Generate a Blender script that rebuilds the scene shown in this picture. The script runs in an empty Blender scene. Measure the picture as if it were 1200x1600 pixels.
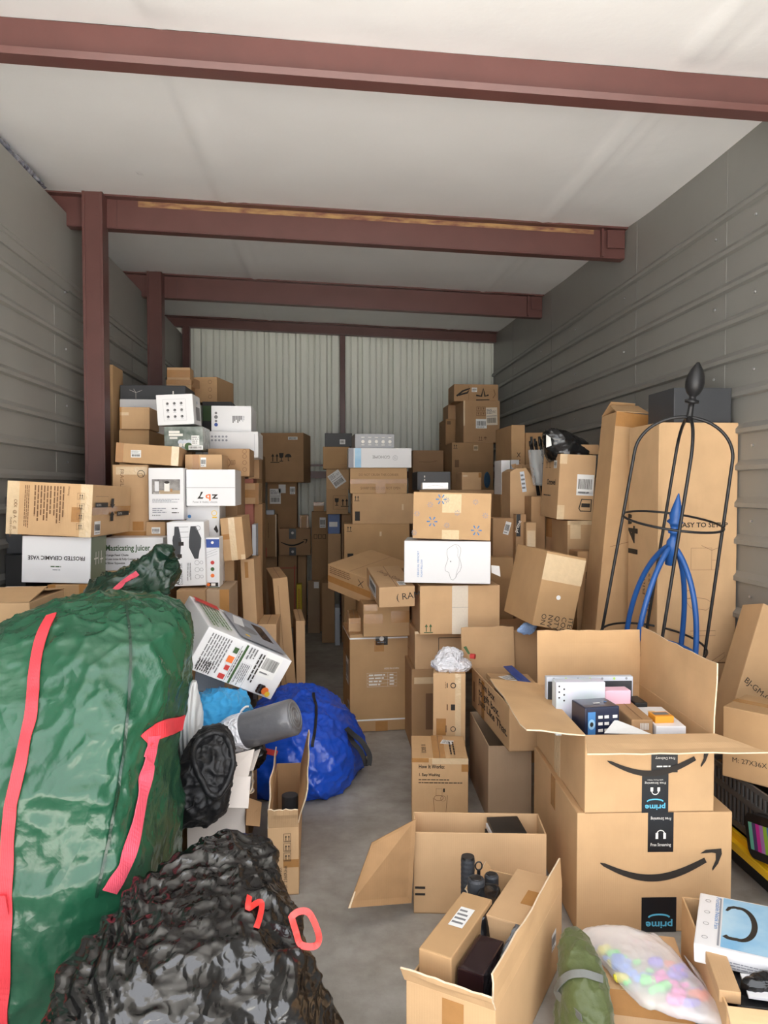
import bpy, math, random
import numpy as np
from mathutils import Vector, Matrix, Euler, noise
from mathutils.bvhtree import BVHTree
random.seed(7)
SC = bpy.context.scene
COL = SC.collection
PI = math.pi

# ------------------------------------------------------------------ camera
F = 1155.6                      # focal length in pixels of a 1200x1600 frame
H = 1.26                        # camera height
PSI = math.atan(90 / F)         # yaw to the right of the unit's long axis
TH = math.atan(37 * math.cos(PSI) / F)   # slight downward pitch
cam_data = bpy.data.cameras.new('camera')
cam = bpy.data.objects.new('camera', cam_data)
COL.objects.link(cam)
cam.location = (0, 0, H)
cam.rotation_euler = Euler((PI / 2 - TH, 0, -PSI), 'XYZ')
cam_data.sensor_fit = 'VERTICAL'
cam_data.sensor_height = 36
cam_data.sensor_width = 27
cam_data.lens = 36 * F / 1600
cam_data.clip_start = 0.05
cam_data.clip_end = 200
SC.camera = cam

# ------------------------------------------------------------------ light
SC.view_settings.view_transform = 'Standard'
SC.view_settings.look = 'None'
SC.view_settings.gamma = 1
SC.view_settings.use_curve_mapping = False
SC.view_settings.exposure = 0.95
SC.cycles.max_bounces = 10
SC.cycles.diffuse_bounces = 7
SC.cycles.glossy_bounces = 4
SC.cycles.transmission_bounces = 8
SC.cycles.sample_clamp_indirect = 6
SC.cycles.use_denoising = True
world = bpy.data.worlds.new('world')
SC.world = world
world.use_nodes = True
wn = world.node_tree.nodes
wl = world.node_tree.links
wn.clear()
wo = wn.new('ShaderNodeOutputWorld')
wb = wn.new('ShaderNodeBackground')
sky = wn.new('ShaderNodeTexSky')
sky.sky_type = 'NISHITA'
sky.sun_disc = False
sky.sun_elevation = math.radians(50)
sky.sun_rotation = math.radians(60)
sky.air_density = 1.0
sky.dust_density = 3.0
mixw = wn.new('ShaderNodeMix')
mixw.data_type = 'RGBA'
mixw.inputs[0].default_value = 0.80
mixw.inputs[7].default_value = (1.0, 1.0, 1.02, 1)     # bright high cloud
sc_ = wn.new('ShaderNodeVectorMath')
sc_.operation = 'SCALE'
sc_.inputs[3].default_value = 0.12
wl.new(sky.outputs[0], sc_.inputs[0])
wl.new(sc_.outputs[0], mixw.inputs[6])
wl.new(mixw.outputs[2], wb.inputs[0])
wb.inputs[1].default_value = 2.0
wl.new(wb.outputs[0], wo.inputs[0])
sun_d = bpy.data.lights.new('sun', 'SUN')
sun_d.energy = 22.0
sun_d.angle = math.radians(4)
sun_d.color = (1.0, 0.985, 0.96)
sun = bpy.data.objects.new('sun', sun_d)
COL.objects.link(sun)
sun.rotation_euler = (math.radians(-3), math.radians(36), 0)   # high, from beside the building: lights the apron outside the door
sun.location = (0, 0, 12)
port = bpy.data.lights.new('doorway_portal', 'AREA')            # sampling portal in the open doorway
port.shape = 'RECTANGLE'
port.size = 3.1
port.size_y = 2.75
port.cycles.is_portal = True
po = bpy.data.objects.new('doorway_portal', port)
COL.objects.link(po)
Y_OPEN = 0.35
po.location = (0.13, Y_OPEN, 1.36)
po.rotation_euler = (PI / 2, 0, 0)

# ------------------------------------------------------------------ pixel <-> world (used only to measure sizes and places)
c_, s_ = math.cos, math.sin
RT = (c_(PSI), -s_(PSI), 0.0)
FW = (s_(PSI) * c_(TH), c_(PSI) * c_(TH), -s_(TH))
UP = (s_(PSI) * s_(TH), c_(PSI) * s_(TH), c_(TH))
def ray(px, py):
    a = (px - 600) / F; b = (800 - py) / F
    return Vector([RT[i] * a + UP[i] * b + FW[i] for i in range(3)])
def W(px, py, Y):
    r = ray(px, py); t = Y / r[1]
    return Vector((r[0] * t, Y, H + r[2] * t))
def WZ(px, py, Z):
    r = ray(px, py); t = (Z - H) / r[2]
    return Vector((r[0] * t, r[1] * t, Z))
def WX(px, py, X):
    r = ray(px, py); t = X / r[0]
    return Vector((X, r[1] * t, H + r[2] * t))
RTn, FWn, UPn = map(np.array, (RT, FW, UP))
def PJ(p):
    v = p - np.array((0, 0, H))
    d = v @ FWn
    return np.stack([600 + F * (v @ RTn) / d, 800 - F * (v @ UPn) / d], -1)

# ------------------------------------------------------------------ materials
def new_mat(name):
    m = bpy.data.materials.new(name)
    m.use_nodes = True
    nt = m.node_tree
    b = nt.nodes['Principled BSDF']
    return m, nt, b
def mat(name, col, rough=0.6, metal=0.0, spec=0.5, var=0.0, vscale=6.0, bump=None, alpha=1.0, trans=0.0, coat=0.0,
        col2=None, stretch=(1, 1, 1), rand=0.0, sheen=0.0, coords='Object'):
    """bump: list of (kind, scale, strength, distance)."""
    m, nt, b = new_mat(name)
    N, L = nt.nodes, nt.links
    b.inputs['Roughness'].default_value = rough
    b.inputs['Metallic'].default_value = metal
    b.inputs['Specular IOR Level'].default_value = spec
    b.inputs['Alpha'].default_value = alpha
    b.inputs['Transmission Weight'].default_value = trans
    b.inputs['Coat Weight'].default_value = coat
    b.inputs['Sheen Weight'].default_value = sheen
    base = (*col, 1)
    b.inputs['Base Color'].default_value = base
    tc = N.new('ShaderNodeTexCoord')
    mp = N.new('ShaderNodeMapping')
    mp.inputs['Scale'].default_value = stretch
    L.new(tc.outputs[coords], mp.inputs[0])
    last = None
    if var > 0 or col2:
        nz = N.new('ShaderNodeTexNoise')
        nz.inputs['Scale'].default_value = vscale
        nz.inputs['Detail'].default_value = 6
        L.new(mp.outputs[0], nz.inputs['Vector'])
        mx = N.new('ShaderNodeMix'); mx.data_type = 'RGBA'
        c2 = col2 if col2 else tuple(x * (1 - var) for x in col)
        mx.inputs[6].default_value = base
        mx.inputs[7].default_value = (*c2, 1)
        rmp = N.new('ShaderNodeMapRange')
        rmp.inputs[1].default_value = 0.35; rmp.inputs[2].default_value = 0.7
        L.new(nz.outputs[0], rmp.inputs[0])
        L.new(rmp.outputs[0], mx.inputs[0])
        last = mx.outputs[2]
    if rand > 0:
        oi = N.new('ShaderNodeObjectInfo')
        hs = N.new('ShaderNodeHueSaturation')
        r1 = N.new('ShaderNodeMapRange'); r1.inputs[3].default_value = 1 - rand; r1.inputs[4].default_value = 1 + rand * .6
        r2 = N.new('ShaderNodeMapRange'); r2.inputs[3].default_value = 1.0; r2.inputs[4].default_value = 1 - rand * .9
        L.new(oi.outputs['Random'], r1.inputs[0]); L.new(oi.outputs['Random'], r2.inputs[0])
        L.new(r1.outputs[0], hs.inputs['Value']); L.new(r2.outputs[0], hs.inputs['Saturation'])
        if last: L.new(last, hs.inputs['Color'])
        else: hs.inputs['Color'].default_value = base
        last = hs.outputs[0]
    if last: L.new(last, b.inputs['Base Color'])
    prev = None
    for kind, scale, strength, dist in (bump or []):
        if kind == 'noise':
            t = N.new('ShaderNodeTexNoise'); t.inputs['Scale'].default_value = scale; t.inputs['Detail'].default_value = 5; out = t.outputs[0]
        elif kind == 'crumple':
            wz = N.new('ShaderNodeTexNoise'); wz.inputs['Scale'].default_value = scale * .7
            L.new(mp.outputs[0], wz.inputs['Vector'])
            add = N.new('ShaderNodeVectorMath'); add.operation = 'MULTIPLY_ADD'
            add.inputs[1].default_value = (.25 / 1, .25, .25)
            L.new(wz.outputs[1], add.inputs[0]); L.new(mp.outputs[0], add.inputs[2])
            t = N.new('ShaderNodeTexVoronoi'); t.inputs['Scale'].default_value = scale; out = t.outputs[0]
            L.new(add.outputs[0], t.inputs['Vector'])
        elif kind == 'wave':
            t = N.new('ShaderNodeTexWave'); t.inputs['Scale'].default_value = scale; t.inputs['Distortion'].default_value = 0.3; out = t.outputs[0]
        elif kind == 'checker':
            t = N.new('ShaderNodeTexMagic'); t.inputs['Scale'].default_value = scale; out = t.outputs[1]
        elif kind == 'ridge':
            t = N.new('ShaderNodeTexWave'); t.wave_type = 'BANDS'; t.bands_direction = 'Z'
            t.inputs['Scale'].default_value = scale; t.inputs['Distortion'].default_value = 6; t.inputs['Detail'].default_value = 3; out = t.outputs[0]
        if kind != 'crumple': L.new(mp.outputs[0], t.inputs['Vector'])
        bp = N.new('ShaderNodeBump')
        bp.inputs['Strength'].default_value = strength
        bp.inputs['Distance'].default_value = dist
        L.new(out, bp.inputs['Height'])
        if prev: L.new(prev, bp.inputs['Normal'])
        prev = bp.outputs[0]
    if prev: L.new(prev, b.inputs['Normal'])
    return m
def flat(name, r, g, b_, rough=.55, **k):       # colour given as sRGB 0..255
    f = lambda v: ((v / 255 + .055) / 1.055) ** 2.4 if v > 10 else v / 255 / 12.92
    return mat(name, (f(r), f(g), f(b_)), rough, **k)
M = {}
def kraft(name, r, g, b, rand=.10):
    M[name] = flat(name, r, g, b, .78, spec=.25, var=.10, vscale=9, rand=rand,
                   bump=[('noise', 7, .35, .004), ('wave', 52, .10, .001), ('noise', 350, .08, .001)])
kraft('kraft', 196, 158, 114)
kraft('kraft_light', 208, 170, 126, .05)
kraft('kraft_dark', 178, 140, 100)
kraft('kraft_grey', 176, 150, 122, .05)
M['kraft_in'] = flat('kraft_inside', 180, 142, 102, .85, spec=.15, var=.12, vscale=20, bump=[('wave', 60, .2, .001)])
M['core'] = flat('torn_corrugation', 225, 205, 175, .9, bump=[('noise', 300, .6, .003)])
M['white'] = flat('white_printed_board', 230, 230, 232, .38, spec=.4, bump=[('noise', 5, .2, .003)])
M['white2'] = flat('offwhite_board', 222, 222, 224, .45, bump=[('noise', 5, .2, .003)])
M['grey'] = flat('grey_board', 92, 92, 94, .5)
M['silver'] = flat('silver_board', 128, 128, 130, .35, metal=.3)
M['black'] = flat('black_board', 22, 22, 24, .45)
M['charcoal'] = flat('charcoal_board', 58, 60, 64, .55)
M['green_board'] = flat('sage_green_board', 112, 124, 98, .5)
M['ink'] = flat('black_ink', 42, 36, 30, .7)
M['ink_l'] = flat('faded_brown_ink', 120, 88, 60, .75)
M['ink_g'] = flat('grey_ink', 120, 120, 122, .6)
M['ink_green'] = flat('green_ink', 82, 122, 66, .6)
M['ink_dgreen'] = flat('dark_green_ink', 60, 90, 50, .6)
M['ink_blue'] = flat('blue_ink', 70, 130, 190, .6)
M['ink_bluegrey'] = flat('pale_blue_ink', 150, 152, 160, .6)
M['ink_red'] = flat('red_ink', 196, 60, 56, .6)
M['ink_white'] = flat('white_ink', 235, 232, 225, .6)
M['ink_orange'] = flat('orange_ink', 236, 120, 50, .6)
M['ink_yellow'] = flat('yellow_ink', 240, 200, 60, .6)
M['ink_cyan'] = flat('cyan_ink', 96, 190, 225, .5)
M['tape'] = flat('brown_packing_tape', 176, 128, 76, .22, spec=.55, var=.1, vscale=30, bump=[('noise', 60, .3, .002)])
M['tape_l'] = flat('clear_packing_tape', 222, 196, 158, .12, spec=.9, var=.08, vscale=40, bump=[('noise', 45, .7, .004)])  # base colour lightened to stand in for the tape's whitish highlights
M['tape_w'] = flat('white_reinforced_tape', 226, 214, 196, .6, var=.06, vscale=120)
M['tape_s'] = flat('printed_white_tape', 232, 206, 164, .6, var=.12, vscale=90)
M['tape_k'] = flat('black_printed_tape', 26, 28, 32, .3)
M['label'] = flat('white_paper_label', 236, 236, 234, .5)
M['label_b'] = flat('bluish_paper_label', 205, 212, 222, .5)
M['red_board'] = flat('dusty_red_board', 176, 108, 92, .6)
M['blue_board'] = flat('mid_blue_board', 92, 118, 172, .45)
M['dblue'] = flat('deep_blue_board', 44, 74, 150, .45)
M['skyblue'] = flat('sky_blue_print', 120, 178, 218, .4, col2=(.45, .66, .8), vscale=8)
M['yellow_board'] = flat('yellow_board', 232, 210, 50, .5)
M['photo_d'] = flat('dark_green_photo_print', 70, 84, 72, .25, col2=(.30, .33, .30), vscale=18)
M['photo_g'] = flat('grey_photo_print', 150, 146, 142, .35, col2=(.08, .07, .07), vscale=30)
M['photo_w'] = flat('wood_table_print', 170, 148, 118, .4)

# ------------------------------------------------------------------ object plumbing
def put(name, me, parent=None):
    o = bpy.data.objects.new(name, me)
    COL.objects.link(o)
    if parent is not None: o.parent = parent
    return o
def tag(o, label=None, cat=None, group=None, kind=None):
    if label: o['label'] = label
    if cat: o['category'] = cat
    if group: o['group'] = group
    if kind: o['kind'] = kind
    return o
def thing(name, label, cat, mw=None, group=None):
    o = bpy.data.objects.new(name, None)
    o.empty_display_size = .05
    COL.objects.link(o)
    if mw is not None: o.matrix_world = mw
    return tag(o, label, cat, group)
class MB:
    def __init__(s): s.v = []; s.f = []; s.mi = []
    def add(s, vs, fs, m=0):
        o = len(s.v)
        s.v += [tuple(v) for v in vs]
        s.f += [tuple(i + o for i in f) for f in fs]
        s.mi += [m] * len(fs)
        return s
    def box(s, a, b, m=0, mw=None):
        x0, y0, z0 = a; x1, y1, z1 = b
        vs = [Vector(p) for p in ((x0, y0, z0), (x1, y0, z0), (x1, y1, z0), (x0, y1, z0), (x0, y0, z1), (x1, y0, z1), (x1, y1, z1), (x0, y1, z1))]
        if mw is not None: vs = [mw @ p for p in vs]
        return s.add(vs, [(0, 3, 2, 1), (4, 5, 6, 7), (0, 1, 5, 4), (1, 2, 6, 5), (2, 3, 7, 6), (3, 0, 4, 7)], m)
    def slab(s, q, t, m=0):
        """thick sheet from four corner points, thickness t along the normal"""
        q = [Vector(p) for p in q]
        n = (q[1] - q[0]).cross(q[3] - q[0]).normalized() * t
        vs = q + [p + n for p in q]
        return s.add(vs, [(3, 2, 1, 0), (4, 5, 6, 7), (0, 1, 5, 4), (1, 2, 6, 5), (2, 3, 7, 6), (3, 0, 4, 7)], m)
    def tube(s, pts, r, n=10, m=0, closed=False, cap=True):
        pts = [Vector(p) for p in pts]
        k = len(pts)
        rs = r if isinstance(r, (list, tuple)) else [r] * k
        base = len(s.v); prev = None
        for i, p in enumerate(pts):
            if closed: t = (pts[(i + 1) % k] - pts[i - 1]).normalized()
            else: t = (pts[min(i + 1, k - 1)] - pts[max(i - 1, 0)]).normalized()
            if prev is None:
                u = t.orthogonal().normalized()
            else:
                u = (prev - t * prev.dot(t)).normalized()
            prev = u; w = t.cross(u)
            for j in range(n):
                a = 2 * PI * j / n
                s.v.append(tuple(p + (u * math.cos(a) + w * math.sin(a)) * rs[i]))
        for i in range(k if closed else k - 1):
            i2 = (i + 1) % k
            for j in range(n):
                j2 = (j + 1) % n
                s.f.append((base + i * n + j, base + i * n + j2, base + i2 * n + j2, base + i2 * n + j)); s.mi.append(m)
        if cap and not closed:
            s.f.append(tuple(base + j for j in range(n))[::-1]); s.mi.append(m)
            s.f.append(tuple(base + (k - 1) * n + j for j in range(n))); s.mi.append(m)
        return s
    def mesh(s, name, mats):
        me = bpy.data.meshes.new(name)
        me.from_pydata(s.v, [], s.f)
        for m in (mats if isinstance(mats, (list, tuple)) else [mats]):
            me.materials.append(M[m] if isinstance(m, str) else m)
        me.polygons.foreach_set('material_index', s.mi)
        me.update()
        return me
    def build(s, name, mats, parent=None, smooth=False, bevel=0, seg=2, sub=0):
        me = s.mesh(name, mats)
        if smooth: me.polygons.foreach_set('use_smooth', [True] * len(me.polygons))
        o = put(name, me, parent)
        if bevel:
            b = o.modifiers.new('b', 'BEVEL'); b.width = bevel; b.segments = seg; b.limit_method = 'ANGLE'
        if sub:
            q = o.modifiers.new('s', 'SUBSURF'); q.levels = sub; q.render_levels = sub
        return o
_txt = {}
def text_mesh(s, bold=False, cond=1.0):
    """triangles of a line of text, cap height 1, origin at its left baseline"""
    key = (s, bold)
    if key not in _txt:
        cu = bpy.data.curves.new('t', 'FONT')
        cu.body = s; cu.size = 1; cu.resolution_u = 2
        if bold: cu.offset = .022
        o = bpy.data.objects.new('t', cu)
        COL.objects.link(o)
        dg = bpy.context.evaluated_depsgraph_get()
        me = bpy.data.meshes.new_from_object(o.evaluated_get(dg))
        vs = [tuple(v.co) for v in me.vertices]
        fs = [tuple(p.vertices) for p in me.polygons]
        bpy.data.objects.remove(o); bpy.data.curves.remove(cu); bpy.data.meshes.remove(me)
        mx = max((v[0] for v in vs), default=1)
        _txt[key] = ([(v[0] / .7, v[1] / .7) for v in vs], fs, mx / .7)
    return _txt[key]

# ------------------------------------------------------------------ decals printed on one face of a carton
class Face:
    """a flat frame o + u*U + v*V (metres) with outward normal n"""
    def __init__(s, o, U, V, n):
        s.o, s.n = Vector(o), Vector(n)
        s.U, s.V = Vector(U), Vector(V)
        s.w, s.h = s.U.length, s.V.length
        s.u, s.v = s.U.normalized(), s.V.normalized()
    def p(s, x, y, e): return s.o + s.u * x + s.v * y + s.n * e
class Print:
    def __init__(s): s.by = {}; s.m = []; s.k = 0; s.mb = None
    def at(s, f):
        k = tuple(round(x, 2) for x in f.n)
        if k not in s.by: s.by[k] = (MB(), [])
        s.mb, s.m = s.by[k]
    def mi(s, m):
        if m not in s.m: s.m.append(m)
        return s.m.index(m)
    def e(s): s.k += 1; return .0009 + .00004 * s.k
    def poly(s, f, pts, m, e=None):
        e = e or s.e(); s.at(f)
        s.mb.add([f.p(x, y, e) for x, y in pts], [tuple(range(len(pts)))], s.mi(m))
    def rect(s, f, x0, y0, x1, y1, m): s.poly(f, [(x0, y0), (x1, y0), (x1, y1), (x0, y1)], m)
    def disc(s, f, x, y, r, m, n=18, a=1): s.poly(f, [(x + r * math.cos(2 * PI * i / n), y + a * r * math.sin(2 * PI * i / n)) for i in range(n)], m)
    def stroke(s, f, pts, w, m, closed=False):
        e = s.e(); s.at(f); P = [Vector((x, y)) for x, y in pts]; k = len(P)
        L, R = [], []
        for i, p in enumerate(P):
            a = P[i - 1] if (i > 0 or closed) else P[i]
            b = P[(i + 1) % k] if (i < k - 1 or closed) else P[i]
            t = (b - a)
            t = t.normalized() if t.length > 0 else Vector((1, 0))
            ww = w[i] if isinstance(w, (list, tuple)) else w
            nn = Vector((-t.y, t.x)) * ww / 2
            L.append(p + nn); R.append(p - nn)
        vs = [f.p(q.x, q.y, e) for q in L] + [f.p(q.x, q.y, e) for q in R]
        fs = [(i, k + i, k + (i + 1) % k, (i + 1) % k) for i in range(k if closed else k - 1)]
        s.mb.add(vs, fs, s.mi(m))
    def ring(s, f, x, y, r, w, m, n=20, a=1): s.stroke(f, [(x + r * math.cos(2 * PI * i / n), y + a * r * math.sin(2 * PI * i / n)) for i in range(n)], w, m, True)
    def frame(s, f, x0, y0, x1, y1, w, m): s.stroke(f, [(x0, y0), (x1, y0), (x1, y1), (x0, y1)], w, m, True)
    def text(s, f, t, x, y, size, m='ink', rot=0, bold=False, width=None, center=False):
        vs, fs, mx = text_mesh(t, bold)
        sx = size if width is None else width / max(mx, .01)
        a = math.radians(rot); ca, sa = math.cos(a), math.sin(a); e = s.e()
        ox = -mx * sx / 2 if center else 0
        q = []
        for vx, vy in vs:
            X = vx * sx + ox; Y = vy * size
            q.append(f.p(x + X * ca - Y * sa, y + X * sa + Y * ca, e))
        s.at(f); s.mb.add(q, fs, s.mi(m))
    def lines(s, f, x0, y0, x1, y1, n, m='ink', vert=False, fill=.45, ragged=.35):
        """small print too fine to read: n lines of word-like dashes"""
        rnd = random.Random(int((x0 + y0 * 3 + x1 * 7) * 1e4))
        for i in range(n):
            if vert:
                c = x0 + (i + .5) * (x1 - x0) / n; t = (x1 - x0) / n * fill / 2
                p, end = y1, y0 + rnd.random() * ragged * (y1 - y0)
                while p > end:
                    q = max(end, p - rnd.uniform(3, 9) * t * 1.3); s.rect(f, c - t, q, c + t, p, m); p = q - t * 1.3
            else:
                c = y1 - (i + .5) * (y1 - y0) / n; t = (y1 - y0) / n * fill / 2
                p, end = x0, x1 - rnd.random() * ragged * (x1 - x0)
                while p < end:
                    q = min(end, p + rnd.uniform(3, 9) * t * 1.3); s.rect(f, p, c - t, q, c + t, m); p = q + t * 1.3
    def barcode(s, f, x0, y0, x1, y1, m='ink', vert=False):
        rnd = random.Random(int((x0 + y0) * 1e4)); p = 0
        while p < .97:
            w = rnd.uniform(.015, .045)
            if vert: s.rect(f, x0, y0 + p * (y1 - y0), x1, y0 + (p + w) * (y1 - y0), m)
            else: s.rect(f, x0 + p * (x1 - x0), y0, x0 + (p + w) * (x1 - x0), y1, m)
            p += w + rnd.uniform(.015, .04)
    def arrows(s, f, x, y, z, m='ink'):          # this way up
        for dx in (0, z * .55):
            s.rect(f, x + dx - z * .06, y, x + dx + z * .06, y + z * .7, m)
            s.poly(f, [(x + dx - z * .2, y + z * .62), (x + dx + z * .2, y + z * .62), (x + dx, y + z)], m)
        s.rect(f, x - z * .3, y - z * .16, x + z * .85, y - z * .06, m)
    def glass(s, f, x, y, z, m='ink'):           # fragile
        s.poly(f, [(x - z * .28, y + z), (x - z * .22, y + z * .5), (x, y + z * .4), (x + z * .22, y + z * .5), (x + z * .28, y + z)], m)
        s.rect(f, x - z * .05, y + z * .08, x + z * .05, y + z * .45, m)
        s.rect(f, x - z * .22, y, x + z * .22, y + z * .09, m)
    def umbrella(s, f, x, y, z, m='ink'):        # keep dry
        s.poly(f, [(x + z * .4 * math.cos(PI * i / 10), y + z * .5 + z * .42 * math.sin(PI * i / 10)) for i in range(11)], m)
        s.rect(f, x - z * .04, y + z * .1, x + z * .04, y + z * .52, m)
        s.rect(f, x - z * .04, y + z * .06, x + z * .16, y + z * .13, m)
    def build(s, name, parent, label=None):
        o = None
        for mb, ms in s.by.values(): o = mb.build(name, ms, parent)
        s.by = {}
        if o is None: return None
        if label: o['label'] = label
        return o

# ------------------------------------------------------------------ rectangular boxes measured from their corners
CN = {'flb': (0, 0, 0), 'frb': (1, 0, 0), 'brb': (1, 1, 0), 'blb': (0, 1, 0), 'flt': (0, 0, 1), 'frt': (1, 0, 1), 'brt': (1, 1, 1), 'blt': (0, 1, 1)}
def rotm(rx, ry, rz):
    cx, sx, cy, sy, cz, sz = math.cos(rx), math.sin(rx), math.cos(ry), math.sin(ry), math.cos(rz), math.sin(rz)
    X = np.array([[1, 0, 0], [0, cx, -sx], [0, sx, cx]])
    Yy = np.array([[cy, 0, sy], [0, 1, 0], [-sy, 0, cy]])
    Z = np.array([[cz, -sz, 0], [sz, cz, 0], [0, 0, 1]])
    return Z @ X @ Yy
def fit(c, Y, d, rz0=0.0, tilt=0.0, w=None, h=None, rzw=60):
    """real size and pose of a box: corner positions c in the photo, depth Y of the front, likely depth d"""
    names = [k for k in c]
    idx = np.array([CN[k] for k in names], float)
    obs = np.array([[v[0] if v[0] is not None else 0, v[1] if v[1] is not None else 0] for v in c.values()], float)
    msk = np.array([[v[0] is not None, v[1] is not None] for v in c.values()], float)
    fr = [v for k, v in c.items() if k[0] == 'f' and v[0] is not None and v[1] is not None]
    mx = np.array(fr).mean(0)
    p0 = np.array(W(*mx, Y)); 
    ww = w or max(.03, (max(v[0] for v in fr) - min(v[0] for v in fr)) * Y / F)
    hh = h or max(.02, (max(v[1] for v in fr) - min(v[1] for v in fr)) * Y / F)
    wt = 2500.0 if not tilt else 60.0 / tilt
    x = np.array([*p0, 0, 0, rz0, math.log(ww), math.log(hh), math.log(d)])
    def res(x):
        dims = np.exp(x[[6, 8, 7]])
        R = rotm(*x[3:6])
        P = x[:3] + ((idx - np.array((.5, 0, .5))) * dims) @ R.T
        r = ((PJ(P) - obs) * msk).ravel()
        back = any(k[0] == 'b' for k in names)
        pri = [(x[1] - Y) * 1500, x[3] * wt, x[4] * wt, (x[5] - rz0) * rzw, (x[8] - math.log(d)) * (14 if back else 200)]
        pri.append((x[6] - math.log(ww)) * (200 if w else .01)); pri.append((x[7] - math.log(hh)) * (200 if h else .01))
        return np.concatenate([r, pri])
    lam = 1e-2; r = res(x); best = r @ r
    for _ in range(60):
        J = np.zeros((len(r), 9))
        for i in range(9):
            dx = np.zeros(9); dx[i] = 1e-5
            J[:, i] = (res(x + dx) - r) / 1e-5
        A = J.T @ J
        step = np.linalg.solve(A + lam * np.diag(np.diag(A) + 1e-6), -J.T @ r)
        step = np.clip(step, -.3, .3)
        r2 = res(x + step); b2 = r2 @ r2
        if b2 < best:
            done = best - b2 < 1e-4
            x, r, best, lam = x + step, r2, b2, lam * .4
            if done: break
        else: lam *= 4
        if lam > 1e8: break
    dims = np.exp(x[[6, 8, 7]])
    R = rotm(*x[3:6])
    org = x[:3] - np.array((.5, 0, .5)) * dims @ R.T
    return org, R, dims, math.sqrt(best / max(1, len(names)))
LOG = []
class Carton:
    pass
def place(org, R, dims):
    m = Matrix([[*R[i], org[i]] for i in range(3)] + [[0, 0, 0, 1]])
    return m
def faces(w, d, h):
    return {'F': Face((0, 0, 0), (w, 0, 0), (0, 0, h), (0, -1, 0)),
            'R': Face((w, 0, 0), (0, d, 0), (0, 0, h), (1, 0, 0)),
            'L': Face((0, d, 0), (0, -d, 0), (0, 0, h), (-1, 0, 0)),
            'T': Face((0, 0, h), (w, 0, 0), (0, d, 0), (0, 0, 1)),
            'D': Face((0, d, 0), (w, 0, 0), (0, -d, 0), (0, 0, -1))}
def strip(f, x0, y0, x1, y1, m, parent, name='tape', label=None, t=.0006):
    mb = MB()
    # mesh thin sheet slightly proud of the face
    q = [f.p(x0, y0, .0002), f.p(x1, y0, .0002), f.p(x1, y1, .0002), f.p(x0, y1, .0002)]
    vs = q + [p + f.n * t for p in q]
    mb.add(vs, [(4, 5, 6, 7), (0, 1, 5, 4), (1, 2, 6, 5), (2, 3, 7, 6), (3, 0, 4, 7)])
    o = mb.build(name, [m], parent)
    if label: o['label'] = label
    return o
def label_part(f, x0, y0, x1, y1, parent, kind='ship', m='label', rot=0, t=.0007):
    """a paper label with its print; kind: ship, bar, plain"""
    cx, cy = (x0 + x1) / 2, (y0 + y1) / 2
    a = math.radians(rot)
    g = Face((0, 0, 0), f.u * (x1 - x0), f.v * (y1 - y0), f.n)
    ur = f.u * math.cos(a) + f.v * math.sin(a); vr = f.v * math.cos(a) - f.u * math.sin(a)
    g.u, g.v = ur, vr
    g.o = f.p(cx, cy, .0006) - ur * (x1 - x0) / 2 - vr * (y1 - y0) / 2
    pr = Print()
    w, h = x1 - x0, y1 - y0
    pr.rect(g, 0, 0, w, h, m)
    pr.k += 6
    if kind == 'ship':
        pr.lines(g, w * .06, h * .62, w * .7, h * .94, 4, 'ink_g')
        pr.barcode(g, w * .1, h * .12, w * .9, h * .42)
        pr.rect(g, w * .06, h * .5, w * .94, h * .53, 'ink_g')
        pr.text(g, 'TX 7', w * .62, h * .68, h * .14, 'ink', width=w * .28)
    elif kind == 'bar':
        pr.barcode(g, w * .08, h * .3, w * .92, h * .78)
        pr.lines(g, w * .1, h * .08, w * .9, h * .22, 1, 'ink_g')
    elif kind == 'text':
        pr.lines(g, w * .08, h * .1, w * .92, h * .92, 4, 'ink_g')
    return pr.build('paper_label', parent)
CARTONS = {}
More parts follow.
